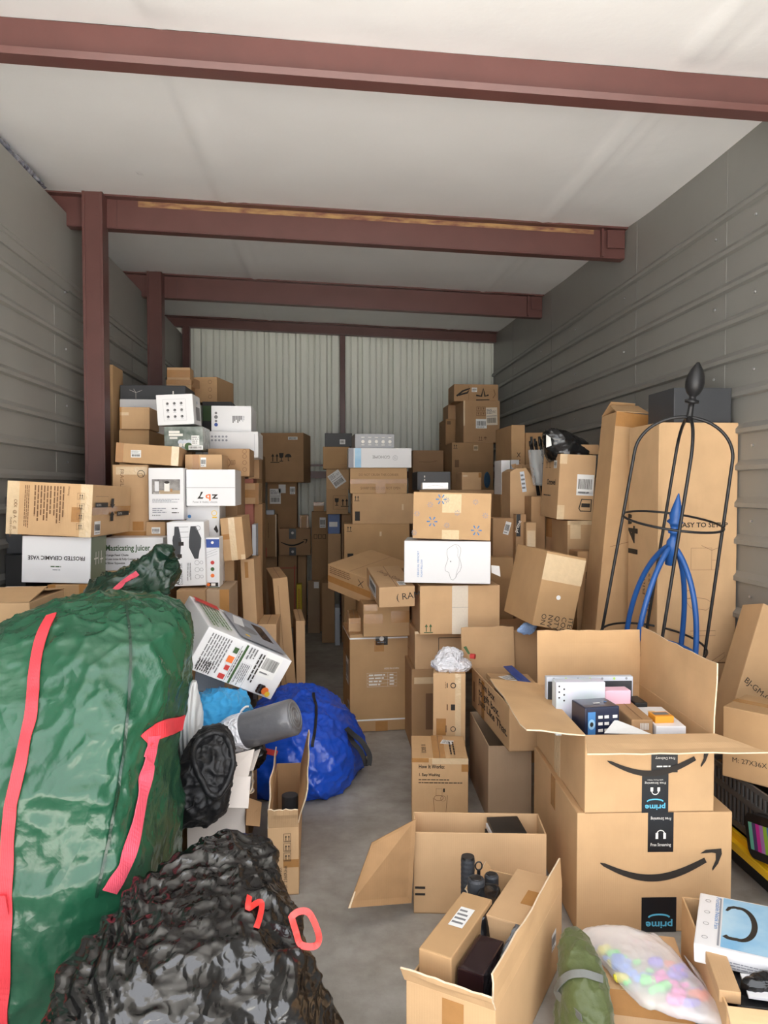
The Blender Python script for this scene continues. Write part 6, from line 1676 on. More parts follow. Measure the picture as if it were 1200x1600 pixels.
# black bin bag
def crk(p):
    d = folds(p, 3.4, .030, .9) + folds(p + Vector((7, 1, 3)), 6, .010, 1.2) + folds(p + Vector((2, 4, 3)), 17, .0015, 1.2)
    if p.x < -.30: d += .006 * math.sin((p.x * .9 + p.y * .3) * 190 + noise.noise(p * 9) * 5) * min(1, (-.30 - p.x) * 8)     # gathered pleats down the left side
    return d
tb = loft('bin_bag', [(-.23, 1.43, .004, .24, .19, 2.5, .8), (-.24, 1.43, .05, .285, .22, 2.5, .8), (-.265, 1.45, .15, .285, .20, 2.4, .7), (-.28, 1.45, .24, .265, .165, 2.3, .6), (-.285, 1.51, .32, .24, .135, 2.2, .55), (-.285, 1.56, .37, .205, .105, 2.1, .55),
                      (-.275, 1.66, .405, .16, .08, 2, .6), (-.27, 1.71, .425, .08, .045, 2, .7), (-.275, 1.73, .437, .015, .015, 2, .9)],
          'trash', None, 150, 220, disp=crk)
tag(tb, 'shiny crumpled black bin bag with red drawstrings in front of the green bag', 'bin bag')
M['red_film'] = flat('red_drawstring_film', 226, 62, 58, .3, bump=[('noise', 40, .6, .004)])
def loop(name, pts, wdt, m, parent, t=.0015, closed=True):
    """a flat plastic ribbon bent through the air"""
    P = [Vector(p) for p in pts]; n = len(P); vs = []
    for i, p in enumerate(P):
        tt = (P[(i + 1) % n] - P[i - 1]) if closed else (P[min(i + 1, n - 1)] - P[max(i - 1, 0)])
        tt = tt.normalized(); up = Vector((.3, -.8, .5)); sd = tt.cross(up).normalized(); nn = sd.cross(tt).normalized()
        a = sd * wdt / 2
        vs += [p - a, p + a, p + a + nn * t, p - a + nn * t]
    fs = []
    for i in range(n if closed else n - 1):
        a, b = i * 4, ((i + 1) % n) * 4
        for j in range(4): fs.append((a + j, a + (j + 1) % 4, b + (j + 1) % 4, b + j))
    if not closed: fs += [(0, 1, 2, 3), (n * 4 - 1, n * 4 - 2, n * 4 - 3, n * 4 - 4)]
    return MB().add(vs, fs).build(name, [m], parent, smooth=False)
def cat_pts(pix, n, closed):
    P = pix + [pix[0]] if closed else pix
    return [W(*catmull(P, i / n)) for i in range(n if closed else n + 1)]
bvt = bvh_of(tb)
_h = [h_[0] for h_ in (bvt.ray_cast(Vector((0, 0, H)), ray(a, b).normalized()) for a, b in ((455, 1432), (462, 1455), (470, 1476), (480, 1470))) if h_[0]]
Yl = min([h_.y for h_ in _h] + [1.66]) - .012
loop('drawstring', cat_pts([(455, 1432, Yl), (462, 1455, Yl), (470, 1476, Yl), (492, 1478, Yl), (498, 1462, Yl), (484, 1428, Yl), (468, 1424, Yl)], 36, True), .013, 'red_film', tb)
strap('drawstring', bvt, [(388, 1402), (386, 1422), (394, 1416), (408, 1410), (405, 1432), (400, 1452)], .012, 'red_film', tb, 24, off=.004, t=.002)

# blue bag
bb = loft('storage_bag', [(-.11, 3.24, .004, .22, .28, 3.4, -.3), (-.105, 3.24, .05, .245, .31, 3.4, -.3), (-.11, 3.25, .15, .235, .30, 3.2, -.3), (-.13, 3.28, .25, .19, .26, 3.0, -.3), (-.15, 3.32, .31, .14, .19, 2.6, -.3), (-.15, 3.34, .338, .07, .09, 2.2, -.3), (-.15, 3.34, .344, .015, .02, 2, 0)],
          'tarp_blue', None, 120, 180, disp=lambda p: folds(p, 5, .025, .9) + folds(p + Vector((5, 2, 1)), 13, .008, 1.0))
tag(bb, 'bright blue tarpaulin storage bag with a black zip, on the concrete floor', 'storage bag')
bvb = bvh_of(bb)
strap('zip', bvb, [(490, 1084), (493, 1105), (492, 1130), (488, 1168)], .012, 'black_web', bb, 30)
loop('handle', cat_pts([(541, 1138, 3.15), (552, 1148, 3.12), (566, 1160, 3.10), (577, 1180, 3.08), (576, 1196, 3.06)], 20, False), .022, 'black_web', bb, .003, False)
loop('handle', cat_pts([(544, 1140, 3.17), (550, 1158, 3.12), (562, 1172, 3.10), (569, 1186, 3.08), (572, 1197, 3.06)], 20, False), .020, 'black_web', bb, .003, False)

# juicer box lying tilted on the heap
def d_grape(cc):
    f, p = cc.f['F'], cc.pr; w, h = f.w, f.h
    p.lines(f, w * .06, h * .05, w * .30, h * .92, 8, 'ink_g', True, ragged=.3); p.lines(f, w * .07, h * .03, w * .24, h * .30, 7, 'ink', True, ragged=.1)
    for i, (c, y0, y1) in enumerate((('ink_red', .06, .22), ('ink_red', .30, .46), ('ink_orange', .50, .70), ('ink_dgreen', .76, .94))): p.rect(f, w * (.33 + .02 * (i % 2)), h * y0 * .9, w * .40, h * (y1 * .9 - .03), c)
    p.stroke(f, [(w * .415, h * .04), (w * .415, h * .9)], .0015, 'ink_g'); p.lines(f, w * .425, h * .1, w * .445, h * .8, 1, 'ink', True, ragged=.1)
    p.rect(f, w * .455, h * .02, w * .48, h * .96, 'ink_dgreen'); p.lines(f, w * .50, h * .04, w * .60, h * .55, 5, 'ink_g', True); p.frame(f, w * .495, h * .02, w * .61, h * .58, .0008, 'ink_g'); p.lines(f, w * .50, h * .62, w * .60, h * .95, 3, 'ink_g', True)
    p.lines(f, w * .63, h * .1, w * .70, h * .9, 2, 'ink', True, ragged=.2)
    label_part(f, w * .70, h * .42, w * .90, h * .98, cc.th, 'bar')
    for i in range(9): p.disc(f, w * (.80 + .022 * (i % 3)), h * (.10 + .06 * (i // 3)), .008, ('maroon_board', 'charcoal', 'maroon_board')[i % 3])
    p.disc(f, w * .88, h * .15, .014, 'ink_orange'); p.disc(f, w * .92, h * .10, .010, 'ink_yellow')
    T = cc.f['T']
    p.lines(T, T.w * .05, T.h * .05, T.w * .30, T.h * .75, 6, 'ink_green', True); p.rect(T, T.w * .02, T.h * .78, T.w * .32, T.h * .94, 'ink_red')
    p.rect(T, T.w * .38, T.h * .05, T.w * .94, T.h * .90, 'ink_bluegrey'); p.disc(T, T.w * .58, T.h * .45, .04, 'ink_g'); p.disc(T, T.w * .50, T.h * .20, .010, 'ink_yellow'); p.rect(T, T.w * .72, T.h * .3, T.w * .86, T.h * .8, 'maroon_board'); p.poly(T, [(T.w * .42, T.h * .5), (T.w * .5, T.h * .85), (T.w * .62, T.h * .85), (T.w * .55, T.h * .5)], 'white2')
C('grape', 'white juicer box tilted on the heap, with barcode and fruit picture', {'flt': (327, 977), 'frt': (457, 1032), 'frb': (421, 1095), 'flb': (292, 1046), 'blt': (291, 931), 'blb': (267, 985), 'brt': (415, 983)}, Y=2.62, d=.26, tilt=8, rzw=5, m='white', deco=d_grape, name='printed_box')

# small heap beside the green bag
M['paperw'] = flat('white_paper_board', 226, 216, 208, .75, bump=[('noise', 4, .3, .004)])
C('heapbox', 'plain brown box buried under the heap by the green bag', r=(282, 1158, 388, 1260), Y=2.56, d=.32, ext=0, m='kraft_dark')
zhp = CARTONS['heapbox'].top
def sheetstack(key, label, pix, m='paperw', t=.006):
    q = [W(*a) for a in pix]; mb = MB(); mb.slab(q, t); o = mb.build('paper_board', [m], None, bevel=.001); tag(o, label, 'paper board'); return o
wb = open_box('whitecarton', 'open white paperboard carton with loose flaps beside the black drawstring bag', {'flt': (292, 1262), 'frt': (383, 1250), 'flb': (292, 1300), 'frb': (383, 1300)}, 2.33, .22, ext=0, m='paperw', inner='paperw', rzw=3000, rz0=.1,
  flaps=(('R', .05, 30, 0, 1), ('B', .10, -12, .4, 1), ('R', .03, 70, .2, .9)))
sheetstack('s1', 'white paperboard flap standing up in the heap, upper one', [(345, 1222, 2.30), (388, 1216, 2.30), (398, 1172, 2.38), (350, 1184, 2.38)])
sheetstack('s2', 'white paperboard flap lower in the heap, nearer the narrow open box', [(336, 1262, 2.24), (388, 1264, 2.24), (392, 1214, 2.30), (348, 1214, 2.30)])
sheetstack('s3', 'narrow white paperboard strip beside the standing flap in the heap', [(386, 1206, 2.38), (396, 1204, 2.38), (407, 1172, 2.46), (398, 1176, 2.46)])
sheetstack('s4', 'torn brown cardboard piece by the narrow open box', [(384, 1290, 2.30), (406, 1292, 2.30), (409, 1254, 2.36), (386, 1246, 2.36)], 'kraft_dark', .004)
M['cloth_black'] = flat('black_ripstop_fabric', 18, 18, 21, .5, sheen=.05, bump=[('noise', 9, .6, .02), ('crumple', 16, .5, .01)])
M['cloth_blue'] = flat('sky_blue_jersey', 52, 152, 206, .8, sheen=.3, bump=[('noise', 14, .5, .01)])
M['padding'] = flat('white_padding', 226, 230, 232, .7, bump=[('wave', 22, .7, .01)])
ds = loft('drawstring_bag', [(W(305, 1230, 2.22).x, 2.20, .275, .06, .035, 2.2, 0), (W(306, 1230, 2.22).x, 2.20, .31, .085, .055, 2.2, .1), (W(316, 1200, 2.2).x, 2.20, .37, .085, .06, 2.2, .1), (W(322, 1180, 2.2).x, 2.22, .43, .080, .055, 2.2, .1), (W(324, 1150, 2.2).x, 2.25, .49, .065, .045, 2.2, .1), (W(322, 1140, 2.2).x, 2.27, .525, .035, .03, 2, .1)],
          'cloth_black', None, 80, 120, disp=lambda p: folds(p, 9, .018, 1.0))
tag(ds, 'black fabric drawstring bag lying open by the green bag', 'drawstring bag')
bvd = bvh_of(ds)
def pix_tube(name, bv, pix, r, m, parent, n=50, off=.006, closed=False):
    pts = [hit(bv, *catmull([(a, b, 0) for a, b in (pix + [pix[0]] if closed else pix)], i / n)[:2], off)[0] for i in range(n if closed else n + 1)]
    for _ in range(2): pts = [(pts[i - 1] + pts[i] * 2 + pts[(i + 1) % len(pts)]) / 4 if (closed or 0 < i < len(pts) - 1) else pts[i] for i in range(len(pts))]
    return MB().tube(pts, r, 8, closed=closed).build(name, [m], parent, smooth=True)
pix_tube('gathered_rim', bvd, [(335, 1145), (355, 1155), (362, 1185), (358, 1215), (342, 1242), (326, 1240), (314, 1215), (305, 1195), (304, 1172), (316, 1152)], .010, 'cloth_black', ds, closed=True, off=.004)
pix_tube('cord', bvd, [(306, 1244), (300, 1258), (290, 1266)], .003, 'plastic_k', ds, 16)
cl = loft('cloth', [(W(340, 1120, 2.6).x, 2.62, zhp + .002, .095, .07, 2.2, 0), (W(340, 1120, 2.6).x, 2.62, zhp + .04, .11, .08, 2.2, .1), (W(342, 1110, 2.6).x, 2.62, zhp + .09, .10, .07, 2, .1), (W(342, 1100, 2.6).x, 2.62, zhp + .135, .08, .05, 2, .1), (W(342, 1090, 2.6).x, 2.62, zhp + .155, .02, .02, 2, .1)],
          'cloth_blue', None, 80, 120, disp=lambda p: folds(p, 9, .020, 1.1) + folds(p, 17, .005, 1.0))
tag(cl, 'crumpled sky blue T-shirt cloth under the tilted white box', 'cloth')
pix_tube('collar', bvh_of(cl), [(352, 1128), (372, 1118), (378, 1108), (388, 1106)], .004, 'label', cl, 20)
pd = loft('cushion', [(W(290, 1150, 2.38).x, 2.44, .345, .02, .05, 2.2, 0), (W(290, 1130, 2.38).x, 2.44, .43, .038, .08, 2.3, 0), (W(290, 1100, 2.38).x, 2.44, .52, .040, .09, 2.3, 0), (W(288, 1060, 2.38).x, 2.44, .60, .03, .06, 2.2, 0), (W(292, 1045, 2.38).x, 2.44, .63, .02, .02, 2, 0)], 'padding', None, 50, 60, disp=lambda p: folds(p, 10, .008))
tag(pd, 'white quilted cushion wedged between the green bag and blue cloth', 'cushion')
sheetstack('s5', 'pale grey printed sheet sticking out under the tilted white box', [(302, 1080, 2.70), (350, 1082, 2.70), (352, 1052, 2.78), (306, 1048, 2.78)], 'label_b', .004)
# foam roll in plastic
M['foam'] = flat('dark_grey_foam', 98, 98, 102, .42, coat=.6, bump=[('noise', 70, .4, .004), ('crumple', 9, .4, .01)])
M['foamend'] = flat('grey_foam_end', 112, 112, 114, .4, coat=.5, bump=[('noise', 60, .5, .004)])
A, B = W(368, 1146, 2.50), W(462, 1119, 2.44)
r0 = .060
th = thing('foam_roll', 'dark grey foam roll wrapped in clear plastic, above the blue bag', 'foam roll', Matrix.Translation(A))
dirv = B - A
pts = [dirv * t for t in (0, .005, .03, .25, .5, .75, .96, .985, .998)]
MB().tube(pts, [r0 * k for k in (.6, .85, .98, 1, 1.0, 1, 1.0, .94, .85)], 40).build('roll', ['foam'], th, smooth=True)
e1 = dirv.normalized(); e2 = e1.cross(Vector((0, 0, 1))).normalized(); e3 = e1.cross(e2)
sp = [dirv * 1.0 + (e2 * math.cos(a) + e3 * math.sin(a)) * (.008 + .0023 * a) for a in [i * .35 for i in range(56)]]
MB().tube(sp, .0028, 6).build('rolled_end', ['foamend'], th, smooth=True)
pts = [dirv * t for t in (-.18, -.06, .0, .12, .18)]
MB().tube(pts, [r0 * k for k in (.85, 1.0, 1.04, 1.03, 1.02)], 36).build('plastic_wrap', ['white_film'], th, smooth=True)
kb = loft('plastic_wrapper', [(W(385, 1170, 2.5).x, 2.56, .30, .05, .05, 2, 0), (W(383, 1160, 2.5).x, 2.56, .34, .07, .05, 2, 0), (W(380, 1150, 2.5).x, 2.57, .385, .05, .04, 2, 0), (W(378, 1145, 2.5).x, 2.58, .41, .01, .01, 2, 0)], 'poly_k', None, 40, 60, disp=lambda p: folds(p, 20, .02))
tag(kb, 'small dark plastic wrapper below the grey foam roll', 'plastic wrapper')
rt = loop('red_tag', cat_pts([(404, 1180, 2.70), (412, 1174, 2.68), (424, 1176, 2.66), (433, 1178, 2.65)], 10, False), .020, 'ink_red', None, .004, False)
tag(rt, 'small red plastic tag between the blue bag and narrow open box', 'tag')
# narrow upright open box
nb = open_box('narrow', 'narrow open brown box standing between the bin bag and blue bag', {'flt': (413, 1291), 'frt': (477, 1296), 'flb': (420, 1400), 'frb': (461, 1402), 'blt': (436, 1192), 'brt': (467, 1192)}, 2.27, .45, ext=0, m='kraft_light', rzw=60,
  flaps=(('F', .075, 24, .03, .98), ('R', .13, 13, .05, 1.0, -.06, 0), ('L', .13, -3, .35, 1.0)), deco=lambda cc: (
    [ (cc.pr.frame(cc.f['F'], cc.w * .52, cc.h - y, cc.w * .74, cc.h - y + .026, .0015, 'ink'), cc.pr.arrows(cc.f['F'], cc.w * .59, cc.h - y + .005, .016)) for y in (.045, .075, .105)],
    cc.pr.text(cc.f['F'], 'CTN NO.', cc.w * .45, cc.h - .17, .008, 'ink', 90), cc.pr.text(cc.f['F'], 'D. 2360Unit', cc.w * .62, cc.h - .19, .010, 'ink', 90), strip(cc.f['F'], cc.w * .5, cc.h - .125, cc.w, cc.h - .10, 'tape', cc.th)))
mb = MB(); c0 = in_local(nb, nb.w * .62, nb.d * .5, 0); mb.tube([c0 + Vector((0, 0, .01)), c0 + Vector((0, 0, nb.h - .01))], .028, 20); tag(mb.build('canister', ['charcoal'], None, smooth=False, bevel=.002), 'dark grey cylinder inside the narrow open box', 'canister')
mb = MB(); c0 = in_local(nb, nb.w * .3, nb.d * .3, 0); mb.box(c0 + Vector((-.02, -.05, .01)), c0 + Vector((.02, .06, nb.h - .05))); tag(mb.build('foam_block', ['white2'], None, bevel=.003), 'pale packing block inside the narrow open box', 'packing')

# ------------------------------------------------------------------ bottom right corner
def d_bag(cc): pass
C('polybox', 'brown carton with a red print mark under the clear bag of bright pieces', {'flt': (938, 1545), 'frt': (1085, 1562), 'flb': (945, 1640), 'frb': (1085, 1660), 'blt': (928, 1454), 'brt': (1058, 1462)}, Y=1.62, d=.3, ext=0, m='kraft', rzw=40,
  deco=lambda cc: (cc.pr.frame(cc.f['T'], cc.w * .42, cc.d * .72, cc.w * .74, cc.d * .92, .002, 'ink_red'), cc.pr.umbrella(cc.f['T'], cc.w * .5, cc.d * .75, .03, 'ink_red'), cc.pr.glass(cc.f['T'], cc.w * .64, cc.d * .75, .03, 'ink_red'), strip(cc.f['F'], 0, cc.h - .06, cc.w, cc.h - .0, 'tape', cc.th)))
zp = CARTONS['polybox'].top
M['poly_milky'] = flat('milky_polythene', 244, 244, 246, .16, alpha=.46, spec=.8, bump=[('crumple', 8, .5, .012), ('noise', 14, .3, .006)])
U_ = [WZ(a, b, zp + .02) for a, b in ((903, 1452), (940, 1454), (985, 1462), (1030, 1472), (1068, 1484), (1090, 1520), (1108, 1560), (1130, 1596))]
L_ = [WZ(a, b, zp + .02) for a, b in ((903, 1458), (912, 1500), (945, 1548), (1000, 1568), (1050, 1592), (1090, 1602), (1118, 1604), (1130, 1604))]
def edge_y(P, x):
    if x <= P[0].x: return P[0].y
    for a, b in zip(P, P[1:]):
        if a.x <= x <= b.x: return a.y + (b.y - a.y) * (x - a.x) / max(1e-6, b.x - a.x)
    return P[-1].y
X0, X1 = max(U_[0].x, L_[0].x), max(p.x for p in U_ + L_)
U_ = sorted(U_, key=lambda p: p.x); L_ = sorted(L_, key=lambda p: p.x)
X0 = U_[0].x
secs = []
for k in range(11):
    x = X0 + (X1 - X0) * k / 10; yu, yl = edge_y(U_, x), edge_y(L_, x)
    th_ = .004 + .026 * math.sin(PI * k / 10) ** .7
    secs.append((x, (yu + yl) / 2, zp + .003 + th_, max(.006, abs(yu - yl) / 2), th_, 2.3, 0))
pb = loft('clear_bag', secs, 'poly_milky', None, 70, 90, disp=lambda p: folds(p, 8, .006, .8) if p.z > zp + .008 else 0, axis='X')
tag(pb, 'milky clear plastic bag of bright pieces on the brown carton', 'plastic bag')
for v in pb.data.vertices:
    if v.co.z < zp + .002: v.co.z = zp + .002
rnd = random.Random(3)
mb = MB(); cols = []
brights = ['p_green', 'p_pink', 'p_violet', 'p_orange', 'p_yellow', 'p_blue']
for n_, c_3 in zip(brights, ((90, 240, 110), (250, 80, 200), (120, 90, 240), (255, 110, 70), (240, 230, 90), (100, 160, 250))): M[n_] = flat(n_[2:] + '_soft_plastic', *c_3, .4)
for i in range(60):
    t = rnd.uniform(.12, .85); u = rnd.uniform(.2, .8); k = t * 10; k0 = int(k); fr = k - k0
    c0_, c1_ = secs[k0], secs[k0 + 1]; cy_ = c0_[1] * (1 - fr) + c1_[1] * fr; hw_ = c0_[3] * (1 - fr) + c1_[3] * fr
    q = Vector((X0 + (X1 - X0) * t, cy_ + (u * 2 - 1) * hw_ * .8, 0))
    r_ = rnd.uniform(.006, .012); z = zp + .004 + r_
    ci = (4, 5, 0, 1, 2, 3)[min(5, int(t * 6 + rnd.uniform(-.8, .8)) % 6)]
    mb.tube([(q.x - r_ * 1.5, q.y, z), (q.x - r_, q.y, z), (q.x + r_, q.y + rnd.uniform(-.01, .01), z), (q.x + r_ * 1.5, q.y, z)], [r_ * .5, r_, r_, r_ * .5], 8, ci)
o = mb.build('bright_pieces', brights, None, smooth=True); tag(o, 'jumble of neon coloured pieces seen through the milky bag', 'plastic pieces', kind='stuff')
M['olive'] = flat('olive_nylon', 76, 86, 44, .45, sheen=.2, bump=[('noise', 9, .7, .02), ('crumple', 12, .3, .01)])
M['grey_web'] = flat('grey_webbing', 108, 110, 106, .7)
ox = W(905, 1530, 1.66).x
ol = loft('stuff_sack', [(ox - .01, 1.60, .003, .045, .06, 2.4, 0), (ox - .01, 1.60, .03, .058, .085, 2.4, 0), (ox, 1.62, .10, .052, .080, 2.4, 0), (ox + .003, 1.66, .145, .045, .07, 2.3, 0), (ox + .006, 1.69, .175, .034, .05, 2.2, 0), (ox + .008, 1.71, .188, .015, .02, 2, 0)], 'olive', None, 80, 90, disp=lambda p: folds(p, 10, .010, .9))
tag(ol, 'olive green nylon stuff sack next to the foreground carton', 'stuff sack')
strap('band', bvh_of(ol), [(868, 1560), (876, 1538), (892, 1524), (915, 1522), (938, 1530)], .016, 'grey_web', ol, 30)

nbx = open_box('fanbox', 'open brown carton in the corner holding the neck fan box', {'flt': (1136, 1563), 'frt': (1290, 1600), 'flb': (1136, 1700), 'frb': (1290, 1720), 'blt': (1062, 1402)}, 1.42, .45, ext=0, m='kraft_light', rz0=-.15, rzw=20,
  flaps=(('F', .05, 120, 0, 1),))
def d_fan(cc):
    T, p = cc.f['T'], cc.pr; w, h = T.w, T.h
    p.rect(T, w * .26, h * .04, w * .98, h * .97, 'skyblue')
    p.rect(T, w * .225, h * .05, w * .245, h * .95, 'ink_bluegrey')
    p.text(T, 'Portable Neck Fan', w * .185, h * .96, .010, 'ink_blue', -90, width=h * .62)
    for y in (.15, .4, .62, .85): p.ring(T, w * .10, h * y, .006, .0012, 'ink_g')
    P = [(w * (.44 + .15 * math.cos(a)), h * (.52 + .30 * math.sin(a))) for a in [math.radians(100 - i * 200 / 24) for i in range(25)]]
    P = [(w * .30, h * .72), (w * .33, h * .79), (w * .38, h * .82)] + P + [(w * .38, h * .22), (w * .33, h * .22), (w * .29, h * .25)]
    p.stroke(T, P, [.006, .010, .012] + [.013] * 25 + [.013, .013, .014], 'ink')
    F_ = cc.f['F']; p.lines(F_, F_.w * .3, F_.h * .1, F_.w * .9, F_.h * .5, 3, 'ink_bluegrey')
C('neckfan', 'white and blue Portable Neck Fan box with a black fan picture', {'flt': (1082, 1474), 'frt': (1252, 1512), 'flb': (1084, 1500), 'frb': (1250, 1545), 'blt': (1096, 1398), 'brt': (1240, 1420)}, Y=1.56, d=.2, tilt=2, rzw=15, m='white', deco=d_fan, name='printed_box')
C('fan_k', 'slim kraft box beside the neck fan box', {'flt': (1122, 1546), 'frt': (1157, 1552), 'flb': (1125, 1575), 'frb': (1158, 1580), 'blt': (1102, 1484), 'brt': (1135, 1490)}, Y=1.47, d=.12, tilt=1, rzw=20, ext=.17, m='kraft', seam=False)
C('fan_w', 'small white box in front of the neck fan box', {'flt': (1168, 1556), 'frt': (1230, 1566), 'flb': (1170, 1590), 'frb': (1230, 1600), 'blt': (1158, 1522), 'brt': (1215, 1525)}, Y=1.47, d=.08, tilt=1, rzw=20, ext=.17, m='white', seam=False, name='printed_box')
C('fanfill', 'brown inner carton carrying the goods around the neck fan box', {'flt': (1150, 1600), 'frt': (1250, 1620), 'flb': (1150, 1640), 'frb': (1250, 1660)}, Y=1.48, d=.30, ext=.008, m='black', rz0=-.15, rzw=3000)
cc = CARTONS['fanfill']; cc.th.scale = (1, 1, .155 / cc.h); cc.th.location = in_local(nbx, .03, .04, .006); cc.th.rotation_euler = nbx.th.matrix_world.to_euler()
fanp = W(1175, 1512, 1.52)
o = loft('plastic_wrapper', [(fanp.x + .03, 1.51, fanp.z - .05, .06, .02, 2, 0), (fanp.x + .03, 1.51, fanp.z - .03, .06, .02, 2, 0), (fanp.x + .03, 1.51, fanp.z - .015, .05, .015, 2, 0), (fanp.x + .03, 1.51, fanp.z - .012, .01, .01, 2, 0)], 'poly_k', None, 30, 50, disp=lambda p: folds(p, 24, .01))
tag(o, 'black plastic wrapper just below the neck fan box', 'plastic wrapper')

# tote, crate, box and leaning carton by the right wall
M['yellow_pl'] = flat('yellow_plastic', 244, 196, 34, .35)
M['grey_pl'] = flat('grey_plastic_crate', 88, 86, 84, .5)
th = thing('storage_tote', 'black storage tote with a slotted yellow lid by the right wall', 'storage tote', Matrix.Translation((1.345, 2.08, 0)))
mb = MB(); mb.box((.02, .02, 0), (.31, .44, .09)); mb.build('tote_body', ['black'], th, bevel=.01)
mb = MB(); mb.box((0, 0, .09), (.04, .46, .125)); mb.box((.29, 0, .09), (.33, .46, .125)); mb.box((.04, 0, .09), (.29, .04, .125)); mb.box((.04, .42, .09), (.29, .46, .125)); mb.box((.04, .04, .09), (.29, .42, .10))
mb.box((-.02, 0, .095), (.0, .46, .103)); mb.box((-.02, .0, .075), (-.016, .46, .095))
mb.build('tote_lid', ['yellow_pl'], th, bevel=.004)
mb = MB()
for y in (.06, .20, .34): mb.box((.012, y, .1252), (.026, y + .05, .1258))
mb.build('slot', ['black'], th)
th = thing('plastic_crate', 'grey slotted plastic crate on the yellow-lidded tote', 'crate', Matrix.Translation((1.355, 2.12, .127)))
Wc, Dc, Hc = .30, .40, .182
mb = MB()
mb.box((0, 0, 0), (Wc, Dc, .008))
for x in (0, Wc - .008):
    for z0, z1 in ((0, .03), (.105, .125), (.166, Hc)): mb.box((x, 0, z0), (x + .008, Dc, z1))
    n = 16
    for i in range(n + 1):
        y = (Dc - .008) * i / n; mb.box((x + .001, y, .02), (x + .007, y + .010, .175))
for y in (0, Dc - .008):
    for z0, z1 in ((0, .03), (.105, .125), (.166, Hc)): mb.box((0, y, z0), (Wc, y + .008, z1))
    for i in range(12): x = (Wc - .008) * i / 11; mb.box((x, y + .001, .02), (x + .010, y + .007, .175))
mb.build('crate_body', ['grey_pl'], th)
mb = MB(); mb.box((.02, .02, .01), (Wc - .02, Dc - .02, .15)); mb.build('dark_liner', ['black'], th)
def d_m27(cc):
    f, p = cc.f['F'], cc.pr
    p.text(f, 'M: 27X36X18', .065, .045, .014, 'ink', 4); strip(f, f.w * .55, 0, f.w * .75, f.h * .5, 'tape', cc.th)
org = Vector((1.300, 2.32, .312)); a = math.radians(-50)
th = thing('cardboard_box', 'brown box marked M: 27X on the grey plastic crate', 'box', Matrix.Translation(org) @ Matrix.Rotation(a, 4, 'Z'))
mb = MB(); mb.box((0, 0, 0), (.30, .20, .232)); mb.build('carton', ['kraft'], th, bevel=.004)
f = Face((0, 0, 0), (.30, 0, 0), (0, 0, .232), (0, -1, 0)); pr = Print(); pr.text(f, 'M: 27X36X18', .032, .055, .016, 'ink', 3); strip(f, .16, 0, .20, .1, 'tape', th)
T = Face((0, 0, .232), (.30, 0, 0), (0, .20, 0), (0, 0, 1)); strip(T, 0, .08, .3, .12, 'tape', th); pr.build('lettering', th)
th = thing('pencil_case', 'black zipped case with a window of coloured stripes, against the grey crate', 'case', Matrix.Translation((1.322, 1.98, .16)) @ Matrix.Rotation(-.25, 4, 'X'))
def rr(w, h, r, n=6):
    out = []
    for cx, cy, a0 in ((w - r, h - r, 0), (r, h - r, 90), (r, r, 180), (w - r, r, 270)):
        for i in range(n + 1): a = math.radians(a0 + 90 * i / n); out.append((cx + r * math.cos(a), cy + r * math.sin(a)))
    return out
P = rr(.22, .13, .03)
mb = MB(); n = len(P); mb.add([(0, x, z) for x, z in P] + [(.03, x, z) for x, z in P], [tuple(range(n)), tuple(range(n, 2 * n))[::-1]] + [(i, (i + 1) % n, n + (i + 1) % n, n + i) for i in range(n)])
mb.build('case_body', ['plastic_k'], th, bevel=.002)
strp = [(116, 206, 180), (90, 70, 120), (210, 50, 160), (170, 120, 180), (150, 190, 60), (90, 130, 170), (230, 150, 60), (200, 60, 70), (110, 150, 210)]
for i, c3 in enumerate(strp):
    M['st%d' % i] = flat('striped_fabric_%s' % 'abcdefghi'[i], *c3, .5)
mb = MB()
for i in range(9): mb.box((-.002, .020 + .020 * i, .025), (.0, .040 + .020 * i, .105), i)
mb.build('striped_window', ['st%d' % i for i in range(9)][::-1], th)
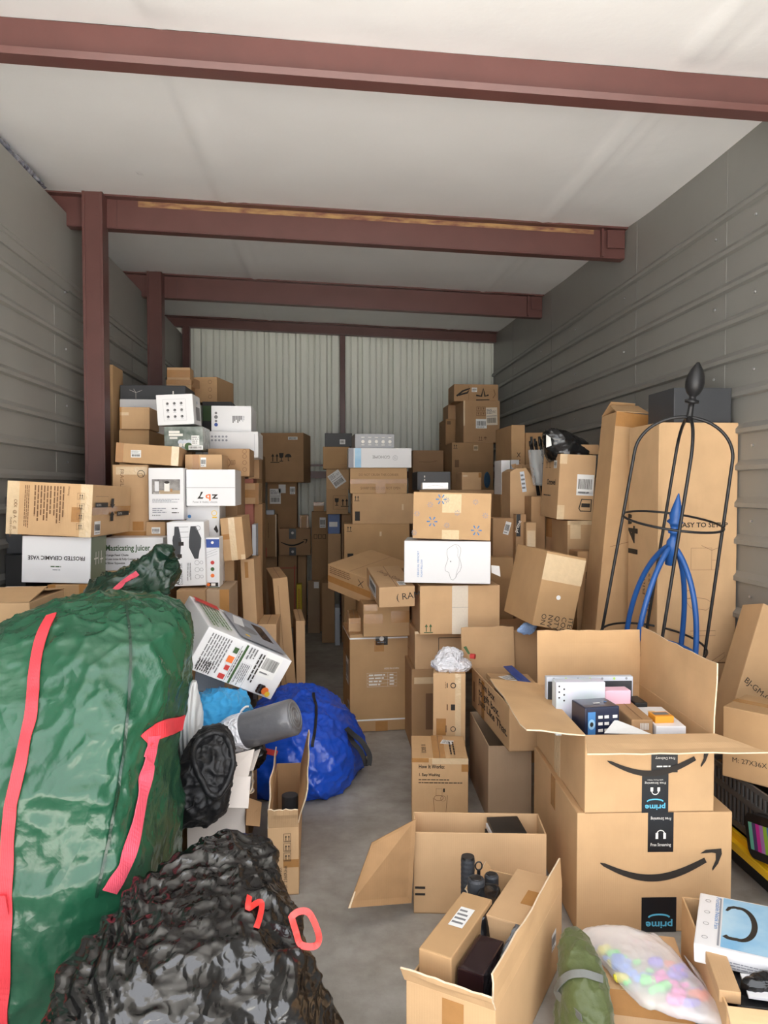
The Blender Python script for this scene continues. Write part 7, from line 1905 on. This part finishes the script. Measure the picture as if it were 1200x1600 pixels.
def d_bj(cc):
    f, p = cc.f['F'], cc.pr; w, h = f.w, f.h
    p.text(f, 'BJ-GM-0001', w * .06, h * .50, .022, 'ink', -20, width=.15)
    x, y = w * .52, h * .80; z = .055
    p.stroke(f, [(x - z, y + z * .9), (x + z, y + z * .9), (x, y - z)], .005, 'ink_red', True); p.glass(f, x, y + .002, .035, 'ink_red')
mb = MB(); mb.box((1.42, 2.60, .001), (1.66, 2.80, .27)); o = mb.build('cardboard_box', ['kraft_dark'], None, bevel=.004); tag(o, 'brown box low in the corner under the leaning BJ-GM-0001 carton', 'box')
C('bj', 'leaning brown carton marked BJ-GM-0001 with a red triangle', {'flt': (1197, 940), 'frt': (1262, 975), 'flb': (1118, 1185), 'frb': (1200, 1220)}, Y=2.56, d=.14, tilt=2.5, m='kraft', deco=d_bj, rzw=200)
# water packs lying on top of the left wall
M['pack'] = flat('blue_grey_shrink_wrap', 96, 102, 122, .14, spec=.9, col2=(.42, .44, .50), vscale=16, coat=.6, bump=[('crumple', 14, 1, .02)])
for i, (ya, yb2, lb) in enumerate(((2.62, 3.20, 'shrink-wrapped grey pack above the left wall, nearest the ceiling corner of the photo'), (3.27, 3.86, 'shrink-wrapped grey pack above the left wall beside the second beam'))):
    n = 7; ss = []
    for k in range(n + 1):
        t = k / n; y = ya + (yb2 - ya) * t; rr_ = (math.sin(PI * min(1, max(0, t))) ** .35 if 0 < t < 1 else .15)
        ss.append((XL - .10, y, wl_top(y) + .038, .10, max(.01, .034 * rr_), 2.4, 0))
    o = loft('bottle_pack', ss, 'pack', None, 40, 50, disp=lambda p: folds(p, 12, .014, 1.0), axis='Y')
    tag(o, ('shrink-wrapped blue-grey pack on the left wall top, nearer the door', 'shrink-wrapped blue-grey pack on the left wall top, next to the column')[i], 'bottle pack', 'packs lying along the left wall top')
    mb = MB(); mb.box((XL - .015, (ya + yb2) / 2 - .05, wl_top(3.5) + .005), (XL - .01, (ya + yb2) / 2 + .04, wl_top(3.5) + .04)); mb.build('pack_label', ['label'], o)
